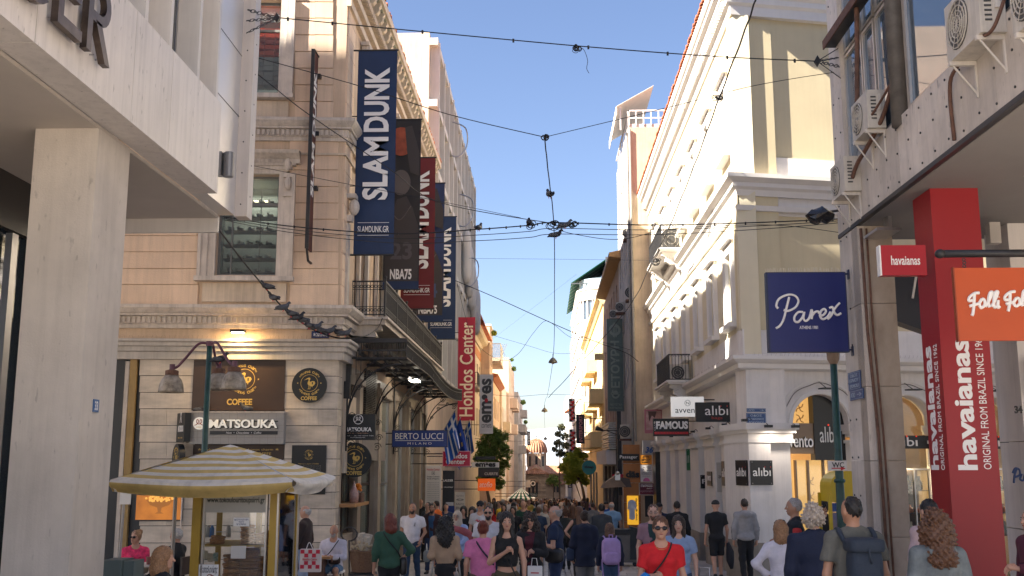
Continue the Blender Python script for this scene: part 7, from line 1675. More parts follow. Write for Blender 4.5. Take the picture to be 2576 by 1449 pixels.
# === overhead wires, chains, hanging lamps, pigeons
def wire(label,pts,r,name='cable',strands=1,ties=0,wob=0.0):
 P=[at_y(u,v,y)if y else None for u,v,y in pts];r*=.78;c=catmull(P,10)
 if wob:c=[p+Vector((0,0,wob*math.sin(i*1.3)))for i,p in enumerate(c)]
 t=thing(name,label,'cable',c[0]);M().tube(c,r,5).obj('wire',cablem,t)
 for s in range(1,strands):M().tube([p+Vector((0,.02*s,-.03*s-.10*math.sin(PI*i/len(c))*s))for i,p in enumerate(c)],r*.7,4).obj('wire',cablem,t)
 if ties:
  q=M()
  for k in range(ties):p=c[int((k+.5)/ties*(len(c)-1))];q.box(p.x-.015,p.x+.015,p.y-.015,p.y+.015,p.z-.035,p.z+.02)
  q.obj('wire_clip',cablem,t)
 return t
Y1=15.75
wire('upper cable crossing the street from the left chains to the right chains',[(697,44,Y1),(755,50,Y1),(1100,83,Y1),(1480,118,Y1),(1800,142,Y1),(2055,154,Y1)],.012,ties=9)
wire('second cable dipping to the centre knot under the upper cable',[(620,138,Y1),(900,215,Y1),(1130,288,Y1),(1370,345,Y1)],.009)
wire('thin cable rising from centre knot to the right',[(1370,345,Y1),(1690,268,Y1),(1900,215,Y1),(2110,180,Y1)],.007)
wire('cable sloping from the left wall past the navy banner',[(625,168,Y1+1),(680,212,Y1+1),(780,290,Y1+1),(980,425,18),(1110,510,20),(1390,562,22)],.011)
wire('thin cable from left wall across the banners to centre',[(612,412,20),(870,462,20),(1100,505,21),(1310,548,22)],.007)
wire('thick double cable running level across the street at mid height',[(560,545,22),(740,570,22),(1000,588,22),(1200,577,22),(1330,567,22),(1395,560,22),(1640,566,22),(1900,560,22),(2125,550,22)],.017,strands=3,ties=26)
wire('loose lower strands right of the centre knot',[(1395,575,22),(1450,590,22),(1560,602,22),(1700,575,22),(1940,566,22),(2120,586,22)],.009)
wire('long dark cable slanting down from the top right',[(1906,-20,18),(1880,60,19),(1808,250,22),(1745,420,26),(1680,580,31),(1640,658,35),(1590,760,40),(1500,870,48),(1380,1000,60)],.022,wob=.02)
wire('cable from far banner to the right side of the street',[(1146,706,39),(1250,750,39),(1400,818,39),(1500,860,39),(1575,888,39),(1606,910,39)],.018)
wire('looping slack cable in mid street',[(1150,715,45),(1190,850,45),(1255,905,45),(1300,893,45),(1340,840,45),(1370,808,45),(1395,818,45),(1440,850,45),(1520,862,45),(1585,880,45)],.011)
wire('thin pale distant cable at lower mid street',[(1245,845,60),(1330,870,60),(1393,888,60),(1450,889,60),(1560,889,60)],.010)
wire('thin level cable above the distant rooftops',[(1180,650,50),(1400,652,50),(1640,655,44)],.008)
wire('dark cable across the street above the distant lamps',[(1230,992,75),(1300,997,75),(1378,992,75),(1470,994,75),(1530,985,75)],.015)
wire('faint cable above the church left side',[(1315,1106,95),(1400,1110,95),(1460,1140,80),(1530,1125,70),(1600,1090,60)],.016)
wire('dark drooping cable left of the church dome',[(1195,1103,60),(1300,1110,70),(1350,1108,80),(1380,1122,85),(1440,1148,85)],.016)
lamp_wire=wire('long string of cable and lamps running down the middle of street',[(1370,345,Y1),(1380,440,18),(1393,560,22),(1395,700,29),(1392,893,46),(1378,990,70),(1369,1030,90),(1372,1100,160)],.014,strands=1,wob=.02)
def ladder(l,a,b):return wire(l,[a,b],.006)
ladder('thin diagonal guy wire rising to the right behind lamps',(1228,862,80),(1450,690,60))
for(u,v,Y,rr,lab)in((1391,905,46,.19,'nearest bell lamp hanging over the street'),(1370,1030,90,.26,'second bell lamp hanging beyond the nearest one'),(1372,1102,140,.26,'farthest bell lamp hanging just above the church')):
 p=at_y(u,v,Y);t=thing('hanging_lamp',lab,'lamp',(p.x,Y,p.z),'lamps hung over the street')
 M().lathe((p.x,Y,p.z),[(rr,-rr*.75),(rr*1.06,-rr*.68),(rr*.95,-rr*.3),(rr*.55,rr*.25),(rr*.3,rr*.45),(rr*.14,rr*.5),(rr*.1,rr*.8)],18).obj('lamp_shade',pm('aged_metal_shade',(.16,.15,.12),.45,.2,6,metal=.5),t,smooth=True)
 M().ell((p.x,Y,p.z-rr*.75),rr*.4,rr*.4,rr*.3,10,6).obj('bulb',flat('frosted_bulb',(.5,.48,.42),.3),t);M().tube([(p.x,Y,p.z+rr*.75),(p.x,Y,p.z+rr*1.4)],rr*.08,5).obj('hook',cablem,t)
for(u,v,Y,s,lab)in((1393,562,22,.17,'tangle of coiled cable at the mid street crossing'),(1340,566,22,.10,'small loops of cable left of the mid street crossing'),(1442,566,22,.10,'small loops of cable right of the mid street crossing'),(1650,658,33,.17,'coiled cable bundle on the right building corner'),(1806,248,22,.12,'small coil on the long slanting cable'),(1372,345,15.8,.05,'knot where the upper thin cables meet'),(1452,120,15.75,.07,'loose loop hanging under the upper cable')):
 p=at_y(u,v,Y);rr=random.Random(int(u));q=M()
 for k in range(5):
  c=p+Vector((rr.uniform(-s,s)*.7,0,rr.uniform(-s,s)*.4));r=s*rr.uniform(.35,.8);tl_=rr.uniform(.5,1)
  q.tube([c+Vector((r*math.cos(a),.02*math.sin(3*a),r*tl_*math.sin(a)))for a in np.linspace(0,6,14)],.010 if Y<30 else.014,4)
 q.ell(p,s*.35,s*.3,s*.25,7,5)
 t=thing('cable_coil',lab,'cable',p);q.obj('coil',cablem,t)
t=wire('short frayed cable end under the upper cable',[(1447,118,Y1),(1440,128,Y1),(1450,133,Y1),(1466,122,Y1),(1478,150,Y1),(1476,172,Y1),(1482,184,Y1)],.006)
def fan(label,hub,ends,y0,x1):
 h=at_y(hub[0],hub[1],Y1);t=thing('anchor_chains',label,'chain',h)
 M().prism(FrY(Y1),[(h.x+.05,h.z),(h.x,h.z+.09),(h.x-.05,h.z),(h.x,h.z-.09)],-.03,.03).obj('anchor_plate',iron,t)
 for(u,v)in ends:
  e=at_x(u,v,x1)if abs(at_x(u,v,x1).y-Y1)<2 else at_y(u,v,Y1+.1);q=M();n_=9
  for k in range(n_):
   a,b=h.lerp(e,k/n_),h.lerp(e,(k+1)/n_+.03);o=(b-a).orthogonal().normalized()*(.02 if k%2 else.006);q.tube([a-o,(a+b)/2-o*1.4,b-o],.007,4).tube([a+o,(a+b)/2+o*1.4,b+o],.007,4)
  q.obj('chain',iron,t)
fan('four anchor chains spreading from a plate to the right marble wall',(2056,154),((2108,122),(2110,145),(2112,168),(2114,196)),Y1,4.6)
fan('three anchor chains spreading from a plate to the left panel wall',(697,46),((625,25),(622,52),(622,82)),Y1,-4.57)
pc_pts=[(522,533,15.6),(560,590,17),(610,655,18.8),(665,722,20.6),(720,782,21.6),(760,812,22.1),(800,835,22.6),(850,850,23.0),(880,850,23.05)]
wire('thick slanting cable at left where pigeons perch in a row',pc_pts,.022)
wire('pale cable continuing from the pigeons round the balcony bracket',[(870,855,23.0),(920,845,23.6),(950,825,24.2),(962,800,24.3)],.014)
pgm=pm('pigeon_dark',(.02,.02,.026),.6,.3,25);pgg=pm('pigeon_grey',(.07,.075,.085),.6,.3,25)
def pigeon(u,v,Y,lab,m=pgm,ang=0.0,sc=1.0):
 p=at_y(u,v,Y);t=thing('pigeon',lab,'bird',(p.x,Y,p.z-.07*sc),'pigeons on the wires and ledges',ang)
 def L(q,nm,mm):
  q.v=[(x*sc,y*sc,z*sc+.07*sc)for x,y,z in q.v];me=bpy.data.meshes.new(nm);me.from_pydata(q.v,[],q.f);me.materials.append(mm);me.shade_smooth();return mk(nm,me,t)
 T=Matrix.Rotation(R(-25),3,'Y');b=M().tube([(-.19,0,-.045),(-.13,0,-.02),(-.07,0,0),(0,0,.015),(.06,0,.035),(.095,0,.07),(.105,0,.105),(.13,0,.125),(.145,0,.12),(.172,0,.112)],[.008,.028,.05,.062,.058,.04,.028,.03,.022,.003],10);L(b,'body',m)
 w_=M().ell((-.05,.045,.01),.11,.02,.042,8,6,None).ell((-.05,-.045,.01),.11,.02,.042,8,6,None);L(w_,'wing',pgg)
 L(M().tube([(.01,.02,-.03),(.0,.02,-.075)],.006,4).tube([(.01,-.02,-.03),(.0,-.02,-.075)],.006,4),'leg',redp)
for i,(u,v,Y,g2,a,lab)in enumerate(((672,722,20.7,0,3.0,'topmost pigeon of the row on the slanting cable'),(688,750,21,0,2.6,'second pigeon down the slanting cable'),(712,775,21.4,1,.5,'third pigeon down, beak to the right'),(733,790,21.7,0,2.9,'fourth pigeon down the slanting cable'),(748,800,21.9,0,.3,'fifth pigeon, above the pale one'),(762,806,22.0,1,2.8,'pale tailed pigeon in the middle of the row'),(778,820,22.2,0,2.5,'dark pigeon just below the pale tailed one'),(794,824,22.4,1,.2,'pigeon over the left end of the blue name plate'),(808,832,22.6,0,2.7,'pigeon over the middle of the blue name plate'),(828,834,22.8,1,.1,'grey pigeon over the right end of the name plate'),(852,838,23,0,3.0,'dark pigeon second from the lower end of cable'),(868,840,23,1,.2,'last pigeon at the lower end of the slanting cable'),
(1204,574,22,0,1.2,'lone pigeon on the level cable left of centre'),(1331,561,22,0,1.6,'pigeon on the level cable beside the left loops'),(1421,568,22,1,0,'pigeon right of the cable tangle'),(1398,592,22,0,.2,'pigeon hanging low under the cable tangle'),(1383,490,19.5,0,1.9,'pigeon perched high on the lamp string'),(505,1031,22.7,0,.2,'pigeon on the left of the lit sign ledge'),(618,1028,22.7,0,2.9,'pigeon on the middle of the lit sign ledge'),(553,905,18.9,0,.5,'pigeon sitting on a street lamp arm'))):pigeon(u,v,Y,lab,pgg if g2 else pgm,a)
t=thing('fruit_display','basket of oranges and wrapped sweets on the wooden counter shelf','fruit',(-4.4,24.6,-.88));q=M()
rr=random.Random(4)
for k in range(16):q.ell((-4.42+rr.uniform(-.06,.06),24.9+rr.uniform(-.15,.15),-.6+.04*(k//4)),.04,.04,.04,8,6)
q.obj('oranges',flat('orange_fruit',(.75,.22,.02),.5),t,kind='stuff',smooth=True);M().lathe((-4.42,24.4,-.88),[(.1,0),(.12,.22),(.05,.34),(.01,.5)],10).obj('wrapped_basket',pm('cellophane_pink',(.4,.25,.22),.2,.3,20),t,smooth=True);M().box(-4.55,-4.3,24.7,25.1,-.88,-.66).obj('crate',rust,t)
t=thing('flower_cart','wicker cart of wrapped dried flowers beside the seated man','cart',(-4.15,22.6,gz(22.6)));g2=gz(22.6);cx_=X_at(915,22.2,1400)
M().lathe((cx_,22.2,g2+.35),[(.24,0),(.32,.4),(.33,.42)],14).obj('wicker_basket',pm('dark_wicker',(.14,.08,.045),.8,.3,30,.5,60),t);q=M()
for k in range(60):q.ell((cx_+rr.gauss(0,.15),22.2+rr.gauss(0,.12),g2+.85+rr.gauss(0,.08)),.03,.03,.03,6,4)
q.obj('dried_flowers',pm('dried_flower',(.42,.36,.25),.8,.3,30),t,kind='stuff');q=M()
for k in range(7):a=k*.9;q.tube([(cx_,22.2,g2+.6),(cx_+.12*math.cos(a),22.2+.1*math.sin(a),g2+1.1+.05*math.sin(k*3))],[.02,.07],6)
q.obj('wrapped_bunch',pm('clear_wrap',(.5,.47,.4),.3,.2,30),t)
M().tube([(cx_-.25,22.0,g2+.05),(cx_-.28,22.0,g2+1.0)]+[(cx_-.28+.17*math.sin(a)*1.0,22.0,g2+1.12+.14*(-math.cos(a)))for a in np.linspace(.2,6,12)],.017,6).box(cx_-.28,cx_+.25,22.0,22.4,g2+.28,g2+.33).obj('cart_frame',iron,t)
for dx in(-.2,.2):M().cyl((cx_+dx,22.0,g2+.12),(cx_+dx,22.05,g2+.12),.12,n=14).obj('wheel',dark,t)
# === people
f32=np.float32
def v3(p):return np.array(p,f32)
class Vol:
 """a small signed-distance volume, turned into one smooth continuous surface"""
 def __init__(s,lo,hi,h):
  s.lo=v3(lo);s.h=h;n=np.ceil((v3(hi)-s.lo)/h).astype(int)+1;s.n=n
  s.D=np.full(n,.5,f32);s.ax=[s.lo[i]+h*np.arange(n[i],dtype=f32)for i in range(3)]
 def sub(s,lo,hi,m=.05):
  sl=[]
  for i in range(3):
   a=int(max(0,(lo[i]-m-s.lo[i])//s.h));b=int(min(s.n[i],(hi[i]+m-s.lo[i])//s.h+2));sl.append(slice(a,max(a+1,b)))
  X,Y,Z=np.meshgrid(*[s.ax[i][sl[i]]for i in range(3)],indexing='ij');return tuple(sl),X,Y,Z
 def put(s,sl,d,k=.02,sub=False):
  a=s.D[sl]
  if sub:s.D[sl]=np.maximum(a,-d);return
  hh=np.clip(.5+.5*(a-d)/k,0,1);s.D[sl]=a+(d-a)*hh-k*hh*(1-hh)
 def cap(s,a,b,ra,rb,k=.02,flat=False,sy=1.,sub=False):
  a,b=v3(a),v3(b);r=max(ra,rb)*max(1,sy);sl,X,Y,Z=s.sub(np.minimum(a,b)-r,np.maximum(a,b)+r)
  ab=b-a;L2=max(1e-9,float(ab@ab));px,py,pz=X-a[0],Y-a[1],Z-a[2]
  t0=(px*ab[0]+py*ab[1]+pz*ab[2])/L2;t=np.clip(t0,0,1)
  d=np.sqrt((px-t*ab[0])**2+((py-t*ab[1])/sy)**2+(pz-t*ab[2])**2)-(ra+(rb-ra)*t)
  if flat:d=np.maximum(d,(t0-1)*math.sqrt(L2))
  s.put(sl,d,k,sub);return s
 def ell(s,c,r,k=.02,sub=False):
  c,r=v3(c),v3(r);sl,X,Y,Z=s.sub(c-r,c+r)
  q=np.sqrt(((X-c[0])/r[0])**2+((Y-c[1])/r[1])**2+((Z-c[2])/r[2])**2);s.put(sl,(q-1)*float(r.min()),k,sub);return s
 def cut(s,fn):
  X,Y,Z=np.meshgrid(*s.ax,indexing='ij');s.D=np.maximum(s.D,fn(X,Y,Z).astype(f32));return s
 def disp(s,fn):
  X,Y,Z=np.meshgrid(*s.ax,indexing='ij');s.D=s.D+fn(X,Y,Z).astype(f32);return s
 def mesh(s):
  D=s.D;D[0]=D[-1]=.5;D[:,0]=D[:,-1]=.5;D[:,:,0]=D[:,:,-1]=.5
  S_=D<0;c=np.zeros(np.array(D.shape)-1,np.int8);off=[(i,j,k)for i in(0,1)for j in(0,1)for k in(0,1)]
  nx,ny,nz=c.shape
  for i,j,k in off:c+=S_[i:i+nx,j:j+ny,k:k+nz]
  I=np.argwhere((c>0)&(c<8));idx=np.full(c.shape,-1,np.int64);idx[tuple(I.T)]=np.arange(len(I))
  val=[D[I[:,0]+i,I[:,1]+j,I[:,2]+k]for i,j,k in off];P=np.zeros((len(I),3));N_=np.zeros(len(I))
  for a in range(8):
   for b in range(a+1,8):
    d=np.array(off[b])-np.array(off[a])
    if abs(d).sum()!=1 or d.min()<0:continue
    m=(val[a]<0)!=(val[b]<0);t=np.where(m,val[a]/np.where(m,val[a]-val[b],1),0)
    P+=m[:,None]*(np.array(off[a])+t[:,None]*d);N_+=m
  P=(P/N_[:,None]+I)*s.h+s.lo;F_=[]
  for ax in range(3):
   A=np.take(S_,range(D.shape[ax]-1),ax);B_=np.take(S_,range(1,D.shape[ax]),ax);E=np.argwhere(A!=B_)
   o1,o2=(ax+1)%3,(ax+2)%3;E=E[(E[:,o1]>0)&(E[:,o2]>0)&(E[:,o1]<D.shape[o1]-1)&(E[:,o2]<D.shape[o2]-1)]
   def g(d1,d2):q=E.copy();q[:,o1]-=d1;q[:,o2]-=d2;return idx[tuple(q.T)]
   Q=np.stack([g(1,1),g(0,1),g(0,0),g(1,0)],1);inside=A[tuple(E.T)];Q[~inside]=Q[~inside][:,::-1];F_.append(Q)
  return P,np.concatenate(F_)
def npmesh(name,P,Fq,mats,smooth=True,mi=None):
 me=bpy.data.meshes.new(name);n=len(Fq);me.vertices.add(len(P));me.vertices.foreach_set('co',np.asarray(P,f32).ravel())
 me.loops.add(n*4);me.loops.foreach_set('vertex_index',Fq.ravel().astype(np.int32));me.polygons.add(n);me.polygons.foreach_set('loop_start',np.arange(0,n*4,4,dtype=np.int32))
 if mi is not None:me.polygons.foreach_set('material_index',mi)
 me.update();me.validate()
 for m in mats:me.materials.append(m)
 if smooth:me.shade_smooth()
 return me
SKIN={k:pm('skin_'+k,c,.5,.06,8)for k,c in dict(a=(.50,.28,.19),b=(.40,.21,.13),c=(.55,.33,.24)).items()}
HAIR={k:pm('hair_'+k,c,.45,.35,60,.4,120)for k,c in dict(black=(.012,.010,.009),dark=(.03,.018,.012),brown=(.10,.045,.022),red=(.14,.028,.015),blond=(.28,.15,.07),grey=(.30,.28,.26),white=(.45,.43,.40),tan=(.45,.38,.31)).items()}
def cloth(c):
 k='cloth_%02x%02x%02x'%tuple(int(x*255)for x in c)
 return pm(k,c,.85,.14,9,.35,70)
ARM=dict(down=((.135,-.01,.635),(.14,.03,.495)),fwd=((.125,.035,.64),(.125,.105,.53)),back=((.135,-.055,.64),(.135,-.075,.505)),phone=((.13,.0,.63),(.045,.145,.655)),chest=((.13,.03,.63),(-.01,.125,.72)),
hip=((.205,-.03,.665),(.11,.01,.575)),carry=((.135,.0,.635),(.14,.04,.50)),pocket=((.15,-.02,.64),(.105,.05,.535)),table=((.125,.05,.655),(-.005,.19,.665)),push=((.13,.0,.65),(.12,.14,.60)),lap=((.13,.03,.65),(.05,.16,.59)))
PPL={}
def person(key,label,u,Y,h,yaw,top=((.1,.1,.1),'tee'),bot=((.05,.05,.06),'trousers'),hair=('dark','short'),arms=('down','down'),stride=.6,w=1.,skin='a',seat=False,vox=None,face=(),shoes=(.03,.03,.03),turn=0,extra=None,xw=None,hem=.50,group=None,proto=False):
 vox=vox or(.0115 if Y<15 else.015 if Y<20 else.021 if Y<30 else.032);vx=vox/h
 x=X_at(u,Y)if xw is None else xw
 t=thing('person',label,'person',(x,Y,gz(Y)),group,R(yaw));PPL[key]=(t,h)
 sd=(hash(key)if not isinstance(key,str)else sum(map(ord,key)))%97;sd=float(sd)
 dz=-.245 if seat else 0.;Z=lambda a:(a[0],a[1],a[2]+dz)
 if seat:legs=[((sx*.045,-.01,.53+dz),(sx*.085,.215,.285),(sx*.09,.20,.05),sx)for sx in(-1,1)]
 else:
  legs=[]
  for sx in(-1,1):
   f=stride*sx;legs.append(((sx*.046*w,0,.50),(sx*.052,.055*f+.012,.285),(sx*.052,(.11 if f>0 else.12)*f-.012,.045 if f>=0 else.045-.035*f*.8),sx))
 A_=[]
 for sx,nm in zip((-1,1),arms):
  e,wr=ARM[nm];sh=(sx*.098*w,-.002,.795);A_.append((Z(sh),Z((sx*e[0]*(.6+.4*w),e[1],e[2])),Z((sx*wr[0]*(.6+.4*w),wr[1],wr[2])),sx))
 lo,hi=(-.29,-.24,-.02),(.29,.34,1.04+dz)
 def rot(p):
  c,s=math.cos(R(turn)),math.sin(R(turn));return(p[0]*c-p[1]*s,p[0]*s+p[1]*c,p[2]+dz)
 hr=lambda p:rot(p)
 def torso(V,o,k=.03):
  V.ell(Z((0,.002,.735)),(.092*w+o,.060*(.5+.5*w)+o,.105),k).ell(Z((0,.006*w,.625)),(.080*w+o,.060*w+o,.10),k).ell(Z((0,-.006,.535)),(.090*w+o,.068*(.4+.6*w)+o,.062),k)
  for sx in(-1,1):V.cap(Z((sx*.095*w,-.002,.796)),Z((0,-.006,.828)),.026+o,.03+o*.6,k)
  if 'f' in face or 'bust' in face:
   for sx in(-1,1):V.ell(Z((sx*.042*w,.045,.735)),(.036+o,.034+o,.036),.02)
  return V
 def legsdf(V,o,kn=1.):
  for a,b,c,sx in legs:V.cap(a,b,.050*(.5+.5*w)+o,.033+o,.02).cap(b,c,.034+o,.022+o*1.2,.02)
  return V
 V=Vol(lo,hi,vx);torso(V,-.004);legsdf(V,-.003)
 V.cap(Z((0,-.008,.82)),rot((0,-.002,.90)),.031,.029,.02)
 V.ell(rot((0,.006,.938)),(.045,.056,.060),.015).cap(rot((0,.022,.915)),rot((0,.036,.888)),.034,.022,.015)
 V.cap(rot((0,.060,.935)),rot((0,.071,.918)),.005,.008,.008)
 for sx in(-1,1):V.ell(rot((sx*.046,.0,.926)),(.006,.012,.018),.004).ell(rot((sx*.019,.062,.934)),(.011,.008,.007),.004,sub=True)
 for a,b,c,sx in A_:
  V.cap(a,b,.027,.021,.015).cap(b,c,.022,.014,.012)
 for a,b,c,sx in legs:V.cap(c,(c[0],c[1]-.015,c[2]-.012),.02,.018,.01).cap((c[0],c[1]-.01,c[2]-.02),(c[0]+sx*.008,c[1]+.085,c[2]-.028),.018,.015,.01)
 hands=M()
 for a,b,c,sx in A_:
  a,b,c=Vector(a),Vector(b),Vector(c);d=(c-b).normalized()
  fw=Vector((0,.35,-1)).normalized()if d.z<-.3 else d;side=Vector((0,1,0))if d.z<-.3 else Vector((0,0,1));side=(side-fw*side.dot(fw)).normalized();cur=Vector((-sx,0,0))if d.z<-.3 else Vector((0,0,-1))
  kn=c+fw*.045;V.cap(c,kn,.013,.017,.01)
  for i,(o,ln)in enumerate(((.016,.040),(.006,.045),(-.004,.042),(-.014,.033))):
   p0=kn+side*o-fw*.01;p1=p0+fw*ln*.55+cur*.004;p2=p1+fw*ln*.3+cur*.016;p3=p2+fw*ln*.12+cur*.018;hands.tube([p0,p1,p2,p3],[.0062,.0058,.005,.004],5)
  q=c+fw*.012+side*.012;hands.tube([q,q+side*.016+fw*.014+cur*.006,q+side*.02+fw*.036+cur*.014],[.0075,.0068,.005],5)
 out=[]
 P,Q=V.mesh();hv=np.array(hands.v);hf=[f for f in hands.f if len(f)==4];P2=np.vstack([P,hv]);Q2=np.vstack([Q,np.array(hf)+len(P)]);out.append(('body',P2,Q2,SKIN[skin]))
 tc,tk=top[0],top[1];sl_=dict(tee=.62,polo=.62,long=1.,hoodie=1.,jacket=1.,tank=0,vest=0,parka=1.,shawl=1.,three=.999).get(tk,.6);off=dict(tee=.010,polo=.010,tank=.006,long=.010,hoodie=.016,jacket=.016,vest=.018,parka=.024).get(tk,.012)
 V=Vol(lo,hi,vx);torso(V,off,.03)
 hm=hem+dz if not seat else hem+dz+.02
 if hm<.50+dz:V.cap(Z((0,0,.55)),(0,.0,hm-.04),.088*w+off,.096*w+off,.03,sy=.8)
 for a,b,c,sx in A_:
  if sl_==0:continue
  if sl_<.9:e=tuple(a[i]+(b[i]-a[i])*sl_ for i in range(3));V.cap(a,e,.032+off*.7,.031+off*.7,.02,flat=True)
  else:
   e=tuple(b[i]+(c[i]-b[i])*(.96 if tk!='three' else.55)for i in range(3));V.cap(a,b,.031+off*.7,.027+off*.7,.02).cap(b,e,.027+off*.7,.019+off*.7,.015,flat=True)
 if tk in('hoodie','parka'):
  V.ell(Z((0,-.060,.815)),(.068,.036,.045),.02)
 if tk in('jacket','polo','vest','parka'):V.cap(Z((-.03,-.01,.845)),Z((.03,-.01,.845)),.022,.022,.01)
 V.disp(lambda X,Y_,Z_:(.0042*np.sin(38*Z_+16*X+sd)*np.sin(21*X+17*Y_-12*Z_+sd*2)+.0022*np.sin(60*X-45*Z_+sd)*np.clip(np.sin(9*Z_+sd),0,1)+.0022*np.sin(75*Z_+30*X*np.sign(Y_)+sd)*np.exp(-((Z_-.58-dz)/.07)**2))+(.0035*np.abs(np.sin(70*Z_))if tk=='vest' else 0))
 V.cut(lambda X,Y_,Z_:hm-Z_)
 ncut=.036 if tk in('tee','long','three')else.045 if tk=='tank' else.030
 if not(tk in('hoodie','parka')):V.ell(Z((0,.030 if not tk=='jacket' else.03,.855)),(ncut*1.25,ncut*1.5,.045),.005,sub=True)
 if tk=='tank':
  for sx in(-1,1):V.ell(Z((sx*.125*w,0,.80)),(.04,.07,.05),.005,sub=True)
 V.cut(lambda X,Y_,Z_:Z_-(.872+dz));P,Q=V.mesh();out.append(({'tee':'t_shirt','tank':'sleeveless_top','polo':'polo_shirt','hoodie':'hooded_top','parka':'parka','jacket':'jacket','vest':'padded_vest','long':'shirt','three':'shirt','shawl':'shirt'}[tk],P,Q,cloth(tc)))
 if len(top)>2:
  V2=Vol(lo,hi,vx)
  if top[2]=='sleeves':
   for a,b,c,sx in A_:e=tuple(b[i]+(c[i]-b[i])*.96 for i in range(3));V2.cap(a,b,.036,.033,.02).cap(b,e,.033,.026,.015,flat=True)
  else:
   torso(V2,off+.004,.03);V2.cut(lambda X,Y_,Z_:np.maximum(np.abs(X)-.030-.02*np.clip((Z_-.6-dz)/.2,0,1),-Y_)).cut(lambda X,Y_,Z_:hm-.01-Z_).cut(lambda X,Y_,Z_:Z_-(.835+dz))
  P,Q=V2.mesh();out.append(('sleeves' if top[2]=='sleeves' else 'inner_shirt',P,Q,cloth(top[3])))
 bc,bk=bot;V=Vol(lo,(.29,.34,.62+dz),vx);V.ell(Z((0,-.004,.535)),(.094*w,.073*(.4+.6*w),.062),.03)
 if bk=='skirt':V.cap((0,0,.53+dz),(0,0,.25),.085*w,.105*w,.03,flat=True,sy=.75)
 else:legsdf(V,.008 if bk!='wide' else.018)
 V.disp(lambda X,Y_,Z_:.0035*np.sin(62*Z_+24*Y_+sd)*np.sin(25*X+9*Z_+sd))
 cutz={'shorts':.31,'trousers':.052,'wide':.04,'skirt':.25,'capri':.16}[bk]
 if not(seat and bk=='shorts'):V.cut(lambda X,Y_,Z_:np.maximum(cutz-Z_,Z_-(.585+dz)))
 else:V.cut(lambda X,Y_,Z_:np.maximum(.21-Z_,np.maximum(Z_-(.585+dz),Y_-.17)))
 P,Q=V.mesh();out.append(({'skirt':'skirt','shorts':'shorts'}.get(bk,'trousers'),P,Q,cloth(bc)))
 V=Vol((-.14,-.24,-.03),(.14,.34,.16),min(vx,.012))
 for a,b,c,sx in legs:
  z_=c[2]-.024;V.cap((c[0],c[1]-.02,z_),(c[0]+sx*.010,c[1]+.095,z_-.004),.023,.019,.01).cap((c[0],c[1]-.005,c[2]),(c[0],c[1]-.002,c[2]+.02),.025,.024,.01)
 P,Q=V.mesh();out.append(('shoes',P,Q,cloth(shoes)))
 hc,hk=hair;hx=min(vx,.0085)if vox<.03 else vx
 if hk!='none':
  V=Vol((-.13,-.17,.68+dz),(.13,.13,1.05+dz),hx);fc_=rot((0,.088,.918));
  if hk=='cap':V.ell(rot((0,.002,.952)),(.053,.064,.052),.01).cut(lambda X,Y_,Z_:(.945+dz)-Z_);V.cap(rot((-.02,.06,.95)),rot((.02,.06,.95)),.024,.024,.01,sy=1.6)if False else V.ell(rot((0,.085,.948)),(.038,.045,.006),.006)
  elif hk=='hijab':V.ell(rot((0,-.004,.938)),(.058,.070,.072),.02).cap(rot((0,0,.90)),Z((0,0,.82)),.055,.075,.03);V.ell(fc_,(.040,.05,.052),.01,sub=True)
  else:
   g=dict(short=.0,buzz=-.004,ring=-.001,side=.0,bob=.008,long=.008,curly=.016,bun=.003,pony=.003,afro=.014,hatlong=.006)[hk]
   V.ell(rot((0,-.006,.947)),(.049+g,.059+g,.060+g),.012)
   if hk=='ring':V.cut(lambda X,Y_,Z_:Z_-(.962+dz))
   if hk=='bob':V.cap(rot((0,-.018,.93)),rot((0,-.022,.87)),.055,.062,.02)
   if hk in('long','hatlong'):V.cap(rot((0,-.02,.93)),Z((0,-.062,.76)),.054,.046,.02,sy=.75).cap(rot((.036,.012,.90)),Z((.05,.03,.76)),.022,.014,.02).cap(rot((-.036,.012,.90)),Z((-.05,.03,.76)),.022,.014,.02)
   if hk=='curly':V.cap(rot((0,-.02,.93)),Z((0,-.05,.80)),.068,.072,.03).cap(rot((.05,.0,.90)),Z((.065,.005,.80)),.035,.03,.02).cap(rot((-.05,.0,.90)),Z((-.065,.005,.80)),.035,.03,.02)
   if hk=='bun':V.ell(rot((0,-.055,.985)),(.034,.03,.03),.01)
   if hk=='pony':V.cap(rot((0,-.06,.95)),rot((0,-.075,.86)),.022,.012,.01)
   V.ell(fc_,(.046 if hk not in('long','curly','bob')else.041,.058,.058),.01,sub=True)
   if hk in('short','buzz','ring','bun','side','pony'):V.cut(lambda X,Y_,Z_:(.895+dz)-Z_+.6*np.clip(Y_*math.cos(R(turn))-X*math.sin(R(turn)),-.1,.03))
   a=.011 if hk in('curly','afro')else.0022
   V.disp(lambda X,Y_,Z_:a*np.sin(150*X+sd+20*Z_)*np.sin(140*Z_+3*sd+30*X)*np.sin(130*Y_+9*Z_)*1.8+(.0030*np.sin(24*np.arctan2(X,-Y_-.01)+14*Z_+2*np.sin(30*Z_))if hk not in('curly','afro','cap')else.006*np.sin(40*Z_+50*X+sd)))
  P,Q=V.mesh();out.append(('cap' if hk=='cap' else 'headscarf' if hk=='hijab' else 'hair',P,Q,cloth((.02,.02,.022))if hk=='cap' else cloth((.42,.35,.28))if hk=='hijab' else HAIR[hc]))
 if proto:return t,out
 made={}
 for nm,P,Q,mt in out:
  made[nm]=mk(nm,npmesh(nm,P*h,Q,[mt]),t)
 def lm(q,nm,m,sm=True):
  q.v=[(a*h,b*h,c*h)for a,b,c in q.v];me=bpy.data.meshes.new(nm);me.from_pydata(q.v,[],q.f);me.materials.append(m)
  if sm:me.shade_smooth()
  return mk(nm,me,t)
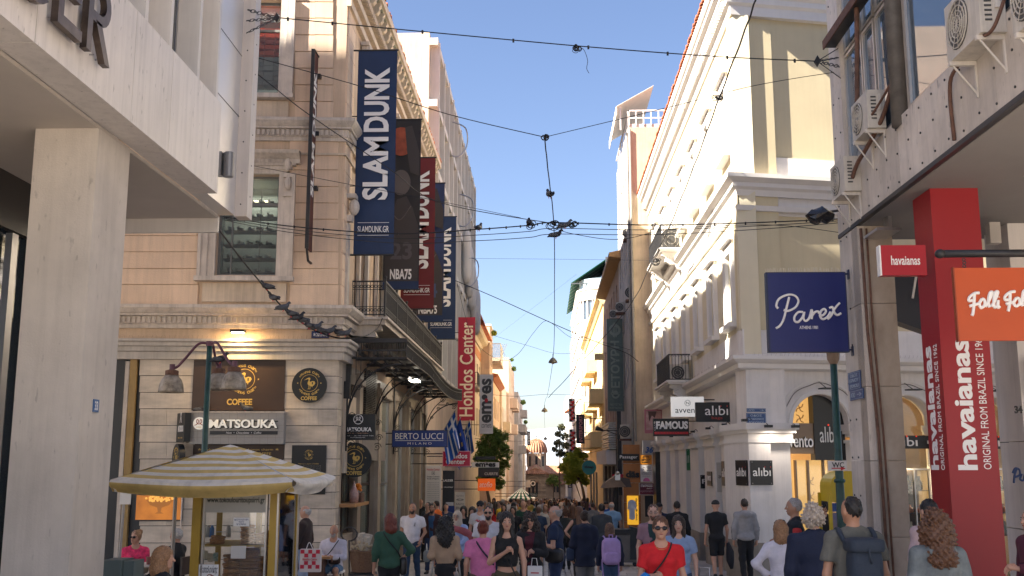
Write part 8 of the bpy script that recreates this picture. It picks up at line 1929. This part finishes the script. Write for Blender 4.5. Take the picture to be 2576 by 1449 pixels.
 if 'back' not in face and Y<30:
  if 'sun' in face:
   q=M()
   for sx in(-1,1):q.ell(rot((sx*.021,.062,.937)),.018,.008,.0125,12,6)
   q.tube([rot((-.021,.066,.941)),rot((.021,.066,.941))],.003,4)
   for sx in(-1,1):q.tube([rot((sx*.037,.055,.941)),rot((sx*.049,.002,.938))],.0022,4)
   lm(q,'sunglasses',flat('sunglass_black',(.006,.006,.008),.08))
  else:
   for sx in(-1,1):
    e=lm(M().ell(rot((sx*.019,.0565,.9345)),.0085,.0055,.0048,8,5),'eye',flat('eye_white',(.5,.47,.44),.3));lm(M().ell(rot((sx*.019,.0612,.9345)),.0038,.002,.0038,7,4),'iris',flat('iris_dark',(.02,.012,.01),.2))
   if 'glass' in face:
    q=M()
    for sx in(-1,1):q.tube([rot((sx*.020+.014*math.cos(a),.067,.934+.010*math.sin(a)))for a in np.linspace(0,2*PI,12)],.0014,4).tube([rot((sx*.034,.066,.936)),rot((sx*.047,.0,.935))],.0014,4)
    lm(q,'glasses',flat('sunglass_black',(.006,.006,.008),.08))
  q=M()
  for sx in(-1,1):q.tube([rot((sx*.009,.0625,.9475)),rot((sx*.020,.0615,.9505)),rot((sx*.031,.0545,.9470))],.0022,4)
  lm(q,'eyebrows',HAIR['dark' if hc not in('grey','white')else 'grey']);lm(M().ell(rot((0,.0600,.9005)),.0135,.005,.0042,10,5),'lips',flat('lips',(.32,.10,.08),.45))
  if 'beard' in face:
   V=Vol((-.08,-.05,.84),(.08,.11,.96),.0055);V.cap((0,.024,.912),(0,.037,.886),.0365,.026,.01);V.ell((0,.075,.922),(.030,.035,.016),.004,sub=True).cut(lambda X,Y_,Z_:np.maximum(Z_-.922-.2*np.abs(X),.015-Y_));V.ell((0,.075,.905),(.011,.03,.004),.003,sub=True)
   P,Q=V.mesh();c_,s_=math.cos(R(turn)),math.sin(R(turn));P=P@np.array([[c_,s_,0],[-s_,c_,0],[0,0,1]]);P[:,2]+=dz;mk('beard',npmesh('beard',P*h,Q,[HAIR[hc]]),t)
 if extra:extra(t,lm,Z,h)
 return t
def held(name,label,cat,key,m_parts,cat2=None):
 """an object carried by a person: local coordinates of that person, its own top-level thing"""
 t,h=PPL[key];ry=t.rotation_euler[2];Rz=Matrix.Rotation(ry,4,'Z');o=thing(name,label,cat,t.location)
 o.rotation_euler[2]=ry
 for nm,q,m,sm in m_parts:
  me=bpy.data.meshes.new(nm);me.from_pydata([(a*h,b*h,c*h)for a,b,c in q.v],[],q.f);me.materials.append(m)
  if sm:me.shade_smooth()
  mk(nm,me,o)
 return o
def softbox(x0,x1,y0,y1,z0,z1,b=.25,bulge=.1):
 """soft bag shape: rounded box"""
 q=M();n=10;vs=[];m=8
 for i in range(m+1):
  v=-1+2*i/m;sz=(1-abs(v)**4)**.5*.35+.65 if abs(v)<1 else.6
  for k in range(n*2):
   a=2*PI*k/(2*n);c,s=math.cos(a),math.sin(a);e=.45;X=abs(c)**e*(1 if c>0 else-1)*sz;Y_=abs(s)**e*(1 if s>0 else-1)*sz
   vs.append(((x0+x1)/2+X*(x1-x0)/2,(y0+y1)/2+Y_*(y1-y0)/2,(z0+z1)/2+v*(z1-z0)/2))
 N2=2*n;fs=[(i*N2+k,i*N2+(k+1)%N2,(i+1)*N2+(k+1)%N2,(i+1)*N2+k)for i in range(m)for k in range(N2)]+[tuple(range(N2-1,-1,-1)),tuple(m*N2+k for k in range(N2))]
 return q.add(vs,fs)
def strap(t,lm,pts,m,r=.006,nm='bag_strap'):lm(M().tube(catmull(pts,5),r,5),nm,m)
lb_=flat('black_leather',(.015,.013,.013),.35);BK='back'
def xstrap(c=(.02,.018,.018),s=1,rr=.0055):
 def f(t,lm,Z,h):
  m=cloth(c);strap(t,lm,[Z((s*.105,.0,.60)),Z((s*.07,-.082,.66)),Z((0,-.088,.74)),Z((-s*.05,-.06,.81)),Z((-s*.065,0,.842)),Z((-s*.045,.065,.80)),Z((0,.088,.73)),Z((s*.06,.088,.66)),Z((s*.108,.02,.60))],m,rr)
 return f
p=person
BL,NV,JE=(.012,.012,.014),(.012,.018,.05),(.045,.085,.16)
p('hood','man in grey hooded top and black trousers walking away by white corner',1869,24,1.83,2,((.27,.27,.28),'hoodie'),(BL,'trousers'),('dark','buzz'),('down','down'),.5,face=BK,vox=.016,extra=lambda t,lm,Z,h:lm(M().tube([Z((-.142,-.005,.66)),Z((-.142,.02,.52))],[.035,.026],8).tube([Z((.142,-.005,.66)),Z((.142,.02,.52))],[.035,.026],8),'black_cuff',cloth(BL)))
p('blackt','man in black cap, t-shirt and shorts walking away, jacket in hand',1797,24.4,1.80,6,(BL,'tee'),(BL,'shorts'),('black','cap'),('down','down'),.5,face=BK,vox=.016)
held('held_jacket','dark jacket dangling from the hand of the man in black shorts','jacket','blackt',[('jacket',M().tube([(.15,.03,.47),(.17,.02,.36),(.165,.0,.25),(.18,0,.15)],[.02,.05,.05,.02],8),cloth((.02,.02,.025)),True)])
p('vest','grey-haired man in black padded vest over red sleeves, looking left',1993,15.6,1.84,84,((.012,.015,.02),'vest','sleeves',(.42,.03,.03)),(BL,'trousers'),('grey','short'),('phone','phone'),0,skin='b')
p('blondbob','woman with blond bob and white shirt seen from behind, sunglasses on her head',1957,13.5,1.56,-8,((.62,.60,.66),'long'),((.3,.3,.35),'trousers'),('blond','bob'),('hip','down'),.3,face=BK,w=1.05,extra=lambda t,lm,Z,h:lm(M().tube([(-.045,.03,.985),(-.03,.0,1.005),(0,-.01,1.012),(.03,.0,1.005),(.045,.03,.985)],.006,6),'sunglasses',lb_))
p('curlygrey','man with curly light grey hair in navy jacket seen from behind',2040,11.3,1.76,-5,((.012,.018,.045),'jacket'),((.45,.40,.33),'trousers'),('tan','afro'),('down','down'),.3,face=BK,w=1.22)
def bpk(t,lm,Z,h):
 m=cloth((.022,.032,.05))
 lm(softbox(-.078,.078,-.185,-.07,.535,.775),'backpack',m);lm(softbox(-.088,.088,-.20,-.065,.745,.815),'rolled_top',m);lm(M().tube([(0,-.19,.80),(0,-.203,.74),(.01,-.195,.70)],.006,5),'buckle_strap',m)
 for sx in(-1,1):lm(M().tube(catmull([(sx*.07,-.09,.78),(sx*.082,-.055,.825),(sx*.078,0,.845),(sx*.078,.055,.80),(sx*.085,.065,.70),(sx*.085,-.06,.58)],5),.013,6),'shoulder_strap',m)
p('backpack','man with dark navy roll-top backpack, grey-green t-shirt and glasses, seen from behind',2137,9.7,1.86,4,((.11,.11,.095),'tee'),((.3,.28,.25),'trousers'),('black','buzz'),('down','down'),.3,face=BK,w=1.12,turn=18,skin='b',extra=bpk)
p('camo','woman with long curly hair in grey camouflage hooded top seen from behind',2344,9.3,1.72,2,((.14,.16,.165),'hoodie'),((.05,.05,.06),'trousers'),('brown','curly'),('down','down'),.3,face=BK,w=1.02)
m_=cloth((.14,.16,.165));nd=m_.node_tree.nodes['Noise Texture'];nd.inputs['Scale'].default_value=5;[n for n in m_.node_tree.nodes if n.type=='MAP_RANGE'][0].inputs[3].default_value=.62;[n for n in m_.node_tree.nodes if n.type=='MAP_RANGE'][0].inputs[4].default_value=1.35
p('pinkscarf','dark-haired woman in pale pink top between marble column and red column',2328,12.3,1.83,20,((.45,.33,.33),'hoodie'),(BL,'trousers'),('black','short'),('down','down'),.2,face=BK)
p('booth','dark-haired person in sunglasses and black coat beside the phone booth',2066,20.6,1.80,150,(BL,'jacket'),(BL,'trousers'),('black','afro'),('down','down'),.2,face=('sun',))
p('edge','person in dark red jacket cut off by the right edge',2585,11.3,1.74,100,((.09,.015,.03),'jacket'),(BL,'trousers'),('dark','short'),('phone','down'),.3)
p('red','woman in red t-shirt and sunglasses with gold necklace walking towards the camera',1658,11.2,1.645,178,((.56,.012,.018),'tee'),(JE,'trousers'),('brown','bun'),('down','phone'),.4,face=('f','sun'),w=1.04,extra=lambda t,lm,Z,h:(lm(M().tube([Z((.035*math.cos(a)*1.05,.052+.012*math.sin(-a),.835+.030*math.sin(a)))for a in np.linspace(PI,2*PI,10)],.0018,4),'necklace',flat('necklace_gold',(.7,.45,.15),.25,metal=.6)),xstrap(s=1)(t,lm,Z,h)))
held('blue_cloth_bag','bright blue cloth bundle hanging from the arm of the woman in red','bag','red',[('cloth',softbox(-.01,.0,0,0,0,0)if False else M().tube([(.10,.12,.665),(.12,.13,.62),(.135,.12,.55),(.14,.10,.46),(.13,.09,.40)],[.02,.05,.07,.075,.05],12),pm('azure_cloth',(.01,.20,.58),.6,.15,6,.5,18),True)])
held('black_handbag','small black handbag at the waist of the woman in red','bag','red',[('bag',softbox(-.09,.06,.075,.11,.50,.575),lb_,True)])
p('polo','young woman with very long dark hair in pale blue polo shirt',1703,14.6,1.60,172,((.24,.32,.48),'polo'),(JE,'trousers'),('dark','long'),('down','fwd'),.4,face=('f',),skin='c')
held('suitcase','dark green suitcase with telescopic handle behind the young woman','suitcase','polo',[('case',softbox(-.28,-.12,-.22,-.08,.03,.36),pm('dark_green_case',(.012,.05,.04),.4,.1,5),True),('handle',M().tube([(-.25,-.13,.36),(-.25,-.10,.57),(-.16,-.10,.57),(-.16,-.13,.36)],.007,6),steel,True)])
p('plaid','bearded man in open pinkish plaid shirt over dark green t-shirt',1640,16.6,1.74,176,((.26,.15,.18),'tee','front',(.015,.04,.04)),((.04,.05,.07),'trousers'),('brown','short'),('down','down'),.5,face=('beard','glass'),skin='c')
p('darkjkt','man in black jacket seen from behind beside the white piers',1700,25.4,1.77,5,(BL,'jacket'),(NV,'trousers'),('black','buzz'),('down','down'),.4,face=BK,w=1.1)
p('bluecap','man in blue cap partly hidden behind the bearded man',1656,27.5,1.72,170,(NV,'jacket'),(BL,'trousers'),('black','cap'),('down','down'),.4)
p('navybald','balding man in navy polo shirt looking left at his phone',1397,17.2,1.72,78,((.010,.022,.06),'polo'),((.02,.035,.09),'trousers'),('grey','ring'),('phone','phone'),.25,face=('glass',),w=1.18,extra=xstrap())
held('black_camera_bag','black camera bag on the hip of the navy polo man','bag','navybald',[('bag',softbox(-.17,-.08,-.10,.08,.49,.62),lb_,True)])
held('mobile_phone','dark phone held by the man in navy polo','phone','navybald',[('phone',M().box(-.02,.02,.185,.19,.66,.73),MATS['gloss_black'],False)])
p('parka','woman in navy parka and grey trousers seen from behind',1469,19.2,1.61,2,((.010,.014,.035),'parka'),((.13,.13,.13),'wide'),('dark','bun'),('down','down'),.5,face=BK,hem=.40)
held('navy_shoulder_bag','soft navy shoulder bag at left side of the parka woman','bag','parka',[('bag',softbox(-.21,-.12,-.05,.06,.46,.60),cloth((.02,.035,.07)),True)])
def kidpack(t,lm,Z,h):
 m=cloth((.42,.28,.52));lm(softbox(-.115,.115,-.19,-.075,.53,.84),'backpack',m);lm(softbox(-.085,.085,-.215,-.15,.545,.68),'front_pocket',m);lm(M().tube([(-.02,-.12,.84),(-.02,-.12,.875),(.02,-.12,.875),(.02,-.12,.84)],.008,6),'handle',m)
 for sx in(-1,1):lm(M().tube(catmull([(sx*.06,-.09,.82),(sx*.08,-.02,.855),(sx*.08,.06,.80),(sx*.1,-.02,.58),(sx*.09,-.1,.35)],4),.009,5),'shoulder_strap',m)
p('kid','child with lilac backpack and jeans walking away',1531,18.3,1.41,3,((.010,.014,.035),'hoodie'),(JE,'trousers'),('brown','bob'),('down','down'),.6,face=BK,extra=kidpack)
p('greyt','man in dark grey t-shirt and blue jeans walking away',1512,26.3,1.70,4,((.05,.055,.06),'tee'),(JE,'trousers'),('black','short'),('down','down'),.8,face=BK,shoes=(.5,.5,.5),w=1.1)
p('lblue','grey-haired man in light blue shirt walking away by the post',1537,30.5,1.74,0,((.20,.34,.50),'tee'),(NV,'trousers'),('white','ring'),('down','down'),.4,face=BK,w=1.15)
p('hips','woman with hands on hips in black and yellow top',1455,24.2,1.64,8,((.02,.02,.02),'tank'),(BL,'trousers'),('brown','long'),('hip','hip'),.2,face=BK,skin='a')
p('blackwoman','woman in black sleeveless top with long black hair, hand raised to her chest',1275,13.6,1.655,176,((.010,.010,.011),'tank'),((.075,.06,.035),'wide'),('black','long'),('down','chest'),.4,face=('f',),w=.95,hem=.60,turn=8)
held('large_black_bag','large black leather bag worn in front by the long-haired woman','bag','blackwoman',[('bag',softbox(-.14,.02,.07,.13,.37,.50),lb_,True),('bag_strap',M().tube([(-.11,.09,.48),(-.06,.10,.58),(-.02,.09,.66)],.007,5),lb_,True)])
p('curlyphone','woman with big curly dark hair and sunglasses looking down at her phone',1334,16.3,1.61,172,(BL,'jacket','front',(.07,.01,.02)),(BL,'trousers'),('dark','curly'),('phone','phone'),.4,face=('f','sun'),turn=4)
held('white_paper_bag','white paper shopping bag with small red print held by the curly woman','bag','curlyphone',[('paper_bag',M().box(-.13,.0,.13,.18,.40,.53),whitep,False),('handle',M().tube([(-.09,.155,.53),(-.08,.155,.60),(-.04,.155,.60),(-.03,.155,.53)],.004,4),whitep,True),('lettering',M().box(-.105,-.03,.1801,.182,.465,.475),redp,False)])
p('pink','woman in pink t-shirt with dark red hair tied up, seen from behind',1216,14.6,1.525,6,((.58,.17,.35),'tee'),((.12,.07,.05),'trousers'),('red','bun'),('down','down'),.5,face=BK,w=1.28,extra=xstrap((.03,.03,.05),1,.008))
p('beardsun','bearded man in sunglasses and white t-shirt behind the pink t-shirt woman',1229,18.4,1.70,178,((.56,.56,.60),'tee'),(NV,'trousers'),('black','short'),('down','down'),.4,face=('sun','beard'),w=1.12)
p('capwhite','man in dark cap and white t-shirt with red script',1209,24.5,1.78,175,((.56,.54,.53),'tee'),(BL,'trousers'),('dark','cap'),('down','down'),.4,face=('sun',),extra=lambda t,lm,Z,h:lm(M().tube(catmull([(.05,.072,.745),(.03,.076,.76),(.02,.078,.735),(0,.08,.75),(-.02,.078,.735),(-.04,.075,.755)],4),.006,5).tube(catmull([(.045,.078,.70),(.02,.082,.715),(0,.083,.69),(-.03,.08,.71)],4),.006,5),'printed_script',redp))
p('curlyback','woman with curly black hair in beige cropped top and black skirt pushing a stroller',1122,15.6,1.56,2,((.38,.27,.18),'three'),(BL,'skirt'),('black','curly'),('push','push'),.4,face=BK,hem=.585)
held('stroller','grey folding stroller pushed by the woman in the beige top','stroller','curlyback',[('frame',M().tube([(.12,.12,.60),(.14,.2,.40),(.15,.3,.10)],.009,6).tube([(-.12,.12,.60),(-.14,.2,.40),(-.15,.3,.10)],.009,6).tube([(-.15,.3,.25),(.15,.3,.25)],.008,6).tube([(.16,.15,.30),(.15,.05,.06)],.008,6),steel,True),('seat',softbox(-.13,.13,.18,.34,.22,.48),cloth((.35,.33,.31)),True),('wheel',M().cyl((.15,.05,.05),(.17,.05,.05),.05,n=14).cyl((-.15,.05,.05),(-.17,.05,.05),.05,n=14).cyl((.15,.32,.05),(.17,.32,.05),.05,n=14).cyl((-.15,.32,.05),(-.17,.32,.05),.05,n=14),dark,False)])
p('green','woman with short dark red hair in green sweater and black trousers seen from behind',984,16.3,1.59,12,((.030,.085,.055),'three'),(BL,'trousers'),('red','bob'),('down','hip'),.3,face=BK,w=1.08,turn=25,extra=xstrap())
held('black_shoulder_bag','black shoulder bag at right hip of the woman in green','bag','green',[('bag',softbox(.10,.17,-.06,.08,.43,.60),lb_,True)])
def tb(t,lm,Z,h):lm(M().box(-.062,-.038,.0685,.0705,.752,.757).box(-.053,-.047,.0685,.0705,.715,.757).box(-.060,-.040,.069,.071,.715,.719).box(-.042,-.037,.069,.071,.717,.74).box(-.06,-.04,.069,.071,.735,.739),'printed_monogram',blackp,False)
p('whitet','bearded man in white t-shirt with black monogram and blue jeans, hand in pocket',1040,23.3,1.73,172,((.58,.57,.60),'tee'),((.022,.05,.10),'trousers'),('dark','buzz'),('pocket','down'),.9,face=('beard',),w=1.2,turn=4,extra=tb,skin='b')
held('grey_carrier_bag','grey plastic carrier bag beside the man in white t-shirt','bag','whitet',[('bag',softbox(-.24,-.17,-.02,.12,.28,.42),cloth((.16,.18,.18)),True),('handle',M().tube([(-.205,.02,.42),(-.2,.04,.50),(-.2,.06,.42)],.005,4),whitep,True)])
p('denim','man in blue denim shirt and open brown jacket walking towards camera',1089,26.5,1.69,174,((.05,.022,.02),'jacket','front',(.03,.08,.16)),((.02,.035,.08),'trousers'),('dark','short'),('down','down'),.7,face=('beard',),skin='b',w=1.08)
p('hijab','woman in beige headscarf and light blue shirt with dusty pink shawl',1152,21.2,1.58,165,((.30,.38,.60),'shawl'),(BL,'trousers'),('dark','hijab'),('lap','down'),.4,face=('glass',),hem=.42,extra=lambda t,lm,Z,h:lm(M().tube(catmull([Z((.06,.06,.82)),Z((.0,.09,.79)),Z((-.10,.06,.76)),Z((-.17,.0,.70)),Z((-.20,-.02,.62))],5),list(np.linspace(.03,.06,21)),10),'shawl',cloth((.30,.08,.09))))
for k,l,u,Y,h,yaw,top,bot,hair,fc in(
('o1','dark-haired man leaning behind the denim shirt man',1078,31,1.72,150,((.05,.05,.06),'tee'),(BL,'trousers'),('black','short'),()),
('o2','man in orange t-shirt in front of the directory board',1099,31.5,1.76,60,((.60,.13,.02),'tee'),(NV,'trousers'),('dark','buzz'),()),
('o3','person in navy t-shirt in front of the black cosmetics advert',1123,34,1.66,185,((.02,.035,.08),'tee'),(NV,'trousers'),('dark','short'),('glass',)),
('o4','woman with long dark hair just behind the headscarf woman',1167,27.5,1.62,178,(BL,'tank'),(BL,'skirt'),('black','long'),('f',)),
('o5','woman in black dress with straight dark hair left of the capped man',1189,25.5,1.62,175,(BL,'long'),(BL,'skirt'),('dark','long'),('f',)),
('o6','bald man in dark green t-shirt walking towards camera',1316,32,1.76,182,((.015,.06,.035),'tee'),(NV,'trousers'),('dark','ring'),('beard',)),
('o7','man in yellow t-shirt by the tree trunk',1259,38,1.73,60,((.60,.38,.02),'tee'),(NV,'trousers'),('dark','buzz'),()),
('o8','woman in red top left of the yellow t-shirt man',1246,41,1.68,20,((.45,.02,.02),'tee'),(BL,'trousers'),('dark','long'),()),
('o9','woman in dark blue shirt and long skirt walking away mid street',1354,29,1.60,0,((.03,.05,.09),'tee'),((.03,.04,.06),'skirt'),('brown','short'),(BK,)),
('o10','woman with light brown hair in dark t-shirt walking away',1422,28,1.56,5,((.03,.035,.03),'tee'),(BL,'trousers'),('brown','afro'),(BK,)),
('o11','woman with long hair in brown top behind the parka woman',1440,33,1.63,5,((.10,.05,.03),'tee'),((.3,.3,.32),'trousers'),('brown','long'),(BK,)),
('o12','person in grey sweater walking away left of the grey t-shirt man',1490,38,1.66,3,((.20,.19,.18),'long'),(BL,'trousers'),('dark','buzz'),(BK,)),
('o13','man in bright blue shirt near the post',1523,37,1.72,0,((.02,.08,.30),'tee'),(BL,'trousers'),('dark','cap'),(BK,)),
('o14','woman with dark hair and black top just above the phone woman',1291,30,1.6,178,(BL,'tee'),(NV,'trousers'),('black','long'),('f',)),
('o15','dark-haired woman in grey top left of the green t-shirt man',1268,35,1.64,178,((.12,.12,.13),'tee'),(BL,'trousers'),('dark','long'),('f',)),
('o16','shaven-headed man in black jacket by the shop window on left',1060,38,1.8,176,(BL,'jacket'),(BL,'trousers'),('dark','buzz'),()),
('o17','woman in cream top with dark trousers right of the green t-shirt man',1372,36,1.62,178,((.45,.42,.36),'tee'),(NV,'trousers'),('blond','long'),('f',)),
('o18','person in maroon t-shirt further back mid street',1386,40,1.7,0,((.18,.03,.04),'tee'),(NV,'trousers'),('dark','short'),(BK,))):
 p(k,l,u,Y,h,yaw,top,bot,hair,('down','down'),.6,face=fc)
p('elder','elderly white-haired man in dark brown jacket walking left with shopping bag',773,19.6,1.70,82,((.035,.022,.02),'jacket'),((.28,.36,.50),'trousers'),('white','ring'),('fwd','down'),.5,face=())
chk_=[('paper_bag',softbox(.10,.30,.03,.06,.20,.46),whitep,True)];q=M()
for i in range(5):
 for j in range(5):
  if(i+j)%2==0 and j!=2:q.box(-.02+i*.035,.012+i*.035,.0,.0,0,0)
t,h_=PPL['elder'];bx_=X_at(790,19.2);t2=thing('checked_shopping_bag','red and white checked shopping bag carried by the elderly man','bag',(bx_,19.2,gz(19.2)+.55))
zb_=(1168-1428)/FOC*19.2;M().box(bx_-.19,bx_+.18,19.14,19.26,zb_,zb_+.40).obj('paper_bag',pm('bag_white',(.62,.58,.58),.5,.05,4),t2);q=M()
for i in range(5):
 for j in range(5):
  if(i+j)%2==0 and j!=2:q.box(bx_-.18+i*.07,bx_-.11+i*.07,19.132,19.138,zb_+.06+j*.066,zb_+.126+j*.066)
q.obj('red_checks',flat('gingham_red',(.5,.02,.05),.6),t2,kind='stuff');text(t2,FrY(19.13),bx_-.14,bx_+.13,zb_+.205,zb_+.245,.002,'Hondos Center',redp,shear=.2);M().tube(catmull([(bx_-.08,19.15,zb_+.40),(bx_-.03,19.15,zb_+.52),(bx_+.04,19.15,zb_+.40)],5),.008,5).obj('handle',MATS['bag_white'],t2)
p('bald','bald man in white shirt and denim shorts sitting on a striped stool',845,20.6,1.76,176,((.56,.54,.60),'long'),((.09,.17,.27),'shorts'),('grey','none'),('table','table'),0,face=('beard',),seat=True,w=1.15,skin='b',extra=xstrap())
held('brown_cross_bag','dark brown cross-body bag on the seated bald man','bag','bald',[('bag',softbox(-.11,.02,.09,.13,.34,.43),flat('brown_leather',(.045,.022,.015),.4),True)])
def stool(label,x,y,s='pad'):
 g_=gz(y);t=thing('stool',label,'stool',(x,y,g_))
 for k in range(8):M().hexa([(x-.2+k*.05,y-.18,g_+.42),(x-.15+k*.05,y-.18,g_+.42),(x-.15+k*.05,y+.18,g_+.42),(x-.2+k*.05,y+.18,g_+.42),(x-.2+k*.05,y-.18,g_+.46),(x-.15+k*.05,y-.18,g_+.46),(x-.15+k*.05,y+.18,g_+.46),(x-.2+k*.05,y+.18,g_+.46)]).obj('seat_stripe',whitep if k%2 else blackp,t)
 for sx in(-1,1):
  for sy in(-1,1):M().tube([(x+sx*.17,y+sy*.15,g_+.42),(x+sx*.2,y+sy*.18,g_)],.013,5).obj('leg',iron,t)
stool('black and white striped stool under the bald man',PPL['bald'][0].location.x,20.62)
g_=gz(20.3);x_=X_at(800,20.3);t=thing('cafe_table','small wooden cafe table beside the seated bald man','table',(x_,20.3,g_));M().box(x_-.45,x_+.35,20.0,20.6,g_+.72,g_+.76).obj('table_top',woodm,t);M().box(x_-.3,x_+.2,20.1,20.5,g_,g_+.715).obj('barrel_base',rust,t)
tag(M().lathe((x_+.05,20.1,g_+.761),[(.035,0),(.045,.12)],10).obj('coffee_cup',dark),'dark paper cup on the table by the bald man','cup')
p('pinkshirt','seated woman in bright pink patterned blouse, sunglasses and white trousers',353,18.6,1.68,205,((.52,.03,.10),'three'),((.58,.55,.55),'trousers'),('blond','bun'),('lap','lap'),0,face=('f','sun'),seat=True,turn=-40)
m_=cloth((.52,.03,.10));[n for n in m_.node_tree.nodes if n.type=='MAP_RANGE'][0].inputs[4].default_value=1.9;m_.node_tree.nodes['Noise Texture'].inputs['Scale'].default_value=16
held('cream_bag','cream soft handbag on the lap of the woman in pink','bag','pinkshirt',[('bag',softbox(-.13,.12,.10,.22,.33,.42),cloth((.42,.35,.26)),True)])
p('greyseat','seated grey-haired man in black leaning forward beside the kiosk',454,18.3,1.74,80,(BL,'jacket'),(BL,'trousers'),('white','short'),('lap','lap'),0,seat=True,w=1.1)
p('vestwoman','seated woman with brown-blond bob in dark vest in the left foreground',424,11.7,1.72,-62,((.012,.014,.02),'vest','sleeves',(.045,.05,.10)),(BL,'trousers'),('blond','bob'),('lap','lap'),0,face=BK,seat=True,turn=-20)
for k,(lab,kk,dx)in enumerate((('chair under the woman in pink blouse','pinkshirt',0),('chair under the seated grey-haired man','greyseat',0),('chair under the woman in dark vest','vestwoman',0))):
 o,hh=PPL[kk];t=thing('cafe_chair','dark '+lab,'chair',o.location,None,o.rotation_euler[2])
 def L(q,nm,m=iron):me=bpy.data.meshes.new(nm);me.from_pydata(q.v,[],q.f);me.materials.append(m);mk(nm,me,t)
 L(M().box(-.21,.21,-.2,.2,.38,.405),'seat',darkbrown);L(M().box(-.2,.2,-.24,-.2,.55,.85),'backrest',darkbrown)
 for sx in(-1,1):
  L(M().tube([(sx*.19,-.21,.86),(sx*.19,-.21,0)],.013,5),'leg');L(M().tube([(sx*.19,.18,.38),(sx*.2,.2,0)],.013,5),'leg')
g_=gz(18.2);x_=X_at(395,18.2);t=thing('round_cafe_table','round marble cafe table between the seated woman and man','table',(x_,18.2,g_));M().lathe((x_,18.2,g_),[(.34,.70),(.35,.73),(.02,.731)],20).obj('table_top',stonew,t);M().lathe((x_,18.2,g_),[(.2,0),(.03,.04),(.03,.69)],12).obj('pedestal',iron,t)
tag(M().lathe((x_+.02,18.0,g_+.735),[(.03,0),(.042,.11),(.044,.115),(.044,.125)],10).obj('paper_cup',pm('coffee_cup_paper',(.25,.1,.08),.6,0,1)),'paper coffee cup in front of the woman in pink','cup')
p('vendor','person in dark blue t-shirt inside the bread kiosk behind the glass',706,16.6,1.72,120,((.04,.07,.11),'tee'),(BL,'trousers'),('dark','short'),('phone','phone'),0)
# === the crowd further down the street
protos=[]
for k,(sp,hr,bt,st_)in enumerate((('tee','short','trousers',.8),('long','long','trousers',.6),('tee','bob','skirt',.5),('jacket','buzz','trousers',.7),('tee','long','shorts',.7))):
 t,out=person('proto%d'%k,'x',1300,60,1.0,0,((.1,.1,.1),sp),((.1,.1,.1),bt),('dark',hr),('down','fwd')if k%2 else('back','fwd'),st_,vox=.024,proto=True);bpy.data.objects.remove(t)
 P=[];Q=[];mi=[];n=0
 for nm,a,b,m in out:
  s_={'body':0,'hair':1,'trousers':3,'skirt':3,'shorts':3,'shoes':4}.get(nm,2);P.append(a);Q.append(b+n);n+=len(a);mi+=[s_]*len(b)
 protos.append(npmesh('person',np.vstack(P),np.vstack(Q),[SKIN['a'],HAIR['dark'],cloth((.1,.1,.1)),cloth(BL),cloth((.03,.03,.03))],True,np.array(mi,np.int32)))
tops=[('white',(.6,.58,.56)),('orange',(.6,.2,.05)),('white',(.6,.58,.56)),('yellow',(.6,.42,.08)),('black',BL),('navy',NV),('red',(.45,.03,.03)),('grey',(.2,.2,.2)),('beige',(.40,.30,.22)),('pale blue',(.25,.36,.52)),('dark green',(.03,.08,.05)),('pink',(.5,.22,.28)),('white',(.6,.58,.56)),('black',BL),('navy',NV)]
bots=[('black',BL),('blue',JE),('dark',NV),('light',(.4,.36,.3)),('black',BL)]
rr=random.Random(11);used_=[];n=0;tries=0
while n<190 and tries<6000:
 tries+=1
 Y=36+124*rr.random()**.8;X=rr.uniform(-3.3,3.1)
 if Y<48 and abs(X+3.2)<.6 or Y<62 and(.2<X<1.5 or rr.random()<.35):continue
 if any(abs(X-a)+abs(Y-b)*.7<.62 for a,b in used_):continue
 if 103<Y<107.5 and X<-.2:continue
 u=1370+FOC*X/Y
 if u>1545 or u<1165:continue
 used_.append((X,Y));tn,tc_=rr.choice(tops);bn,bc_=rr.choice(bots);away=rr.random()<.6;k=rr.randrange(5);side='left side' if X<-1.1 else 'right side' if X>1.1 else 'mid street';band='nearer' if Y<60 else 'middle' if Y<95 else 'farthest'
 o=mk('person',protos[k],None,f"distant {'walker going away' if away else 'walker approaching'} in {tn} top and {bn} {('trousers','trousers','skirt','trousers','shorts')[k]}, {band} crowd, {side}",'person','crowd far down the street')
 h=rr.uniform(1.58,1.82)if k not in(1,2)else rr.uniform(1.52,1.7);o.location=(X,Y,gz(Y));o.scale=(h*rr.uniform(.95,1.15),h,h);o.rotation_euler[2]=(0 if away else PI)+rr.uniform(-.3,.3)
 for i,m in enumerate((SKIN[rr.choice('abc')],HAIR[rr.choice(['dark','black','brown','dark','grey','blond'])],cloth(tc_),cloth(bc_))):
  o.material_slots[i].link='OBJECT';o.material_slots[i].material=m
 n+=1
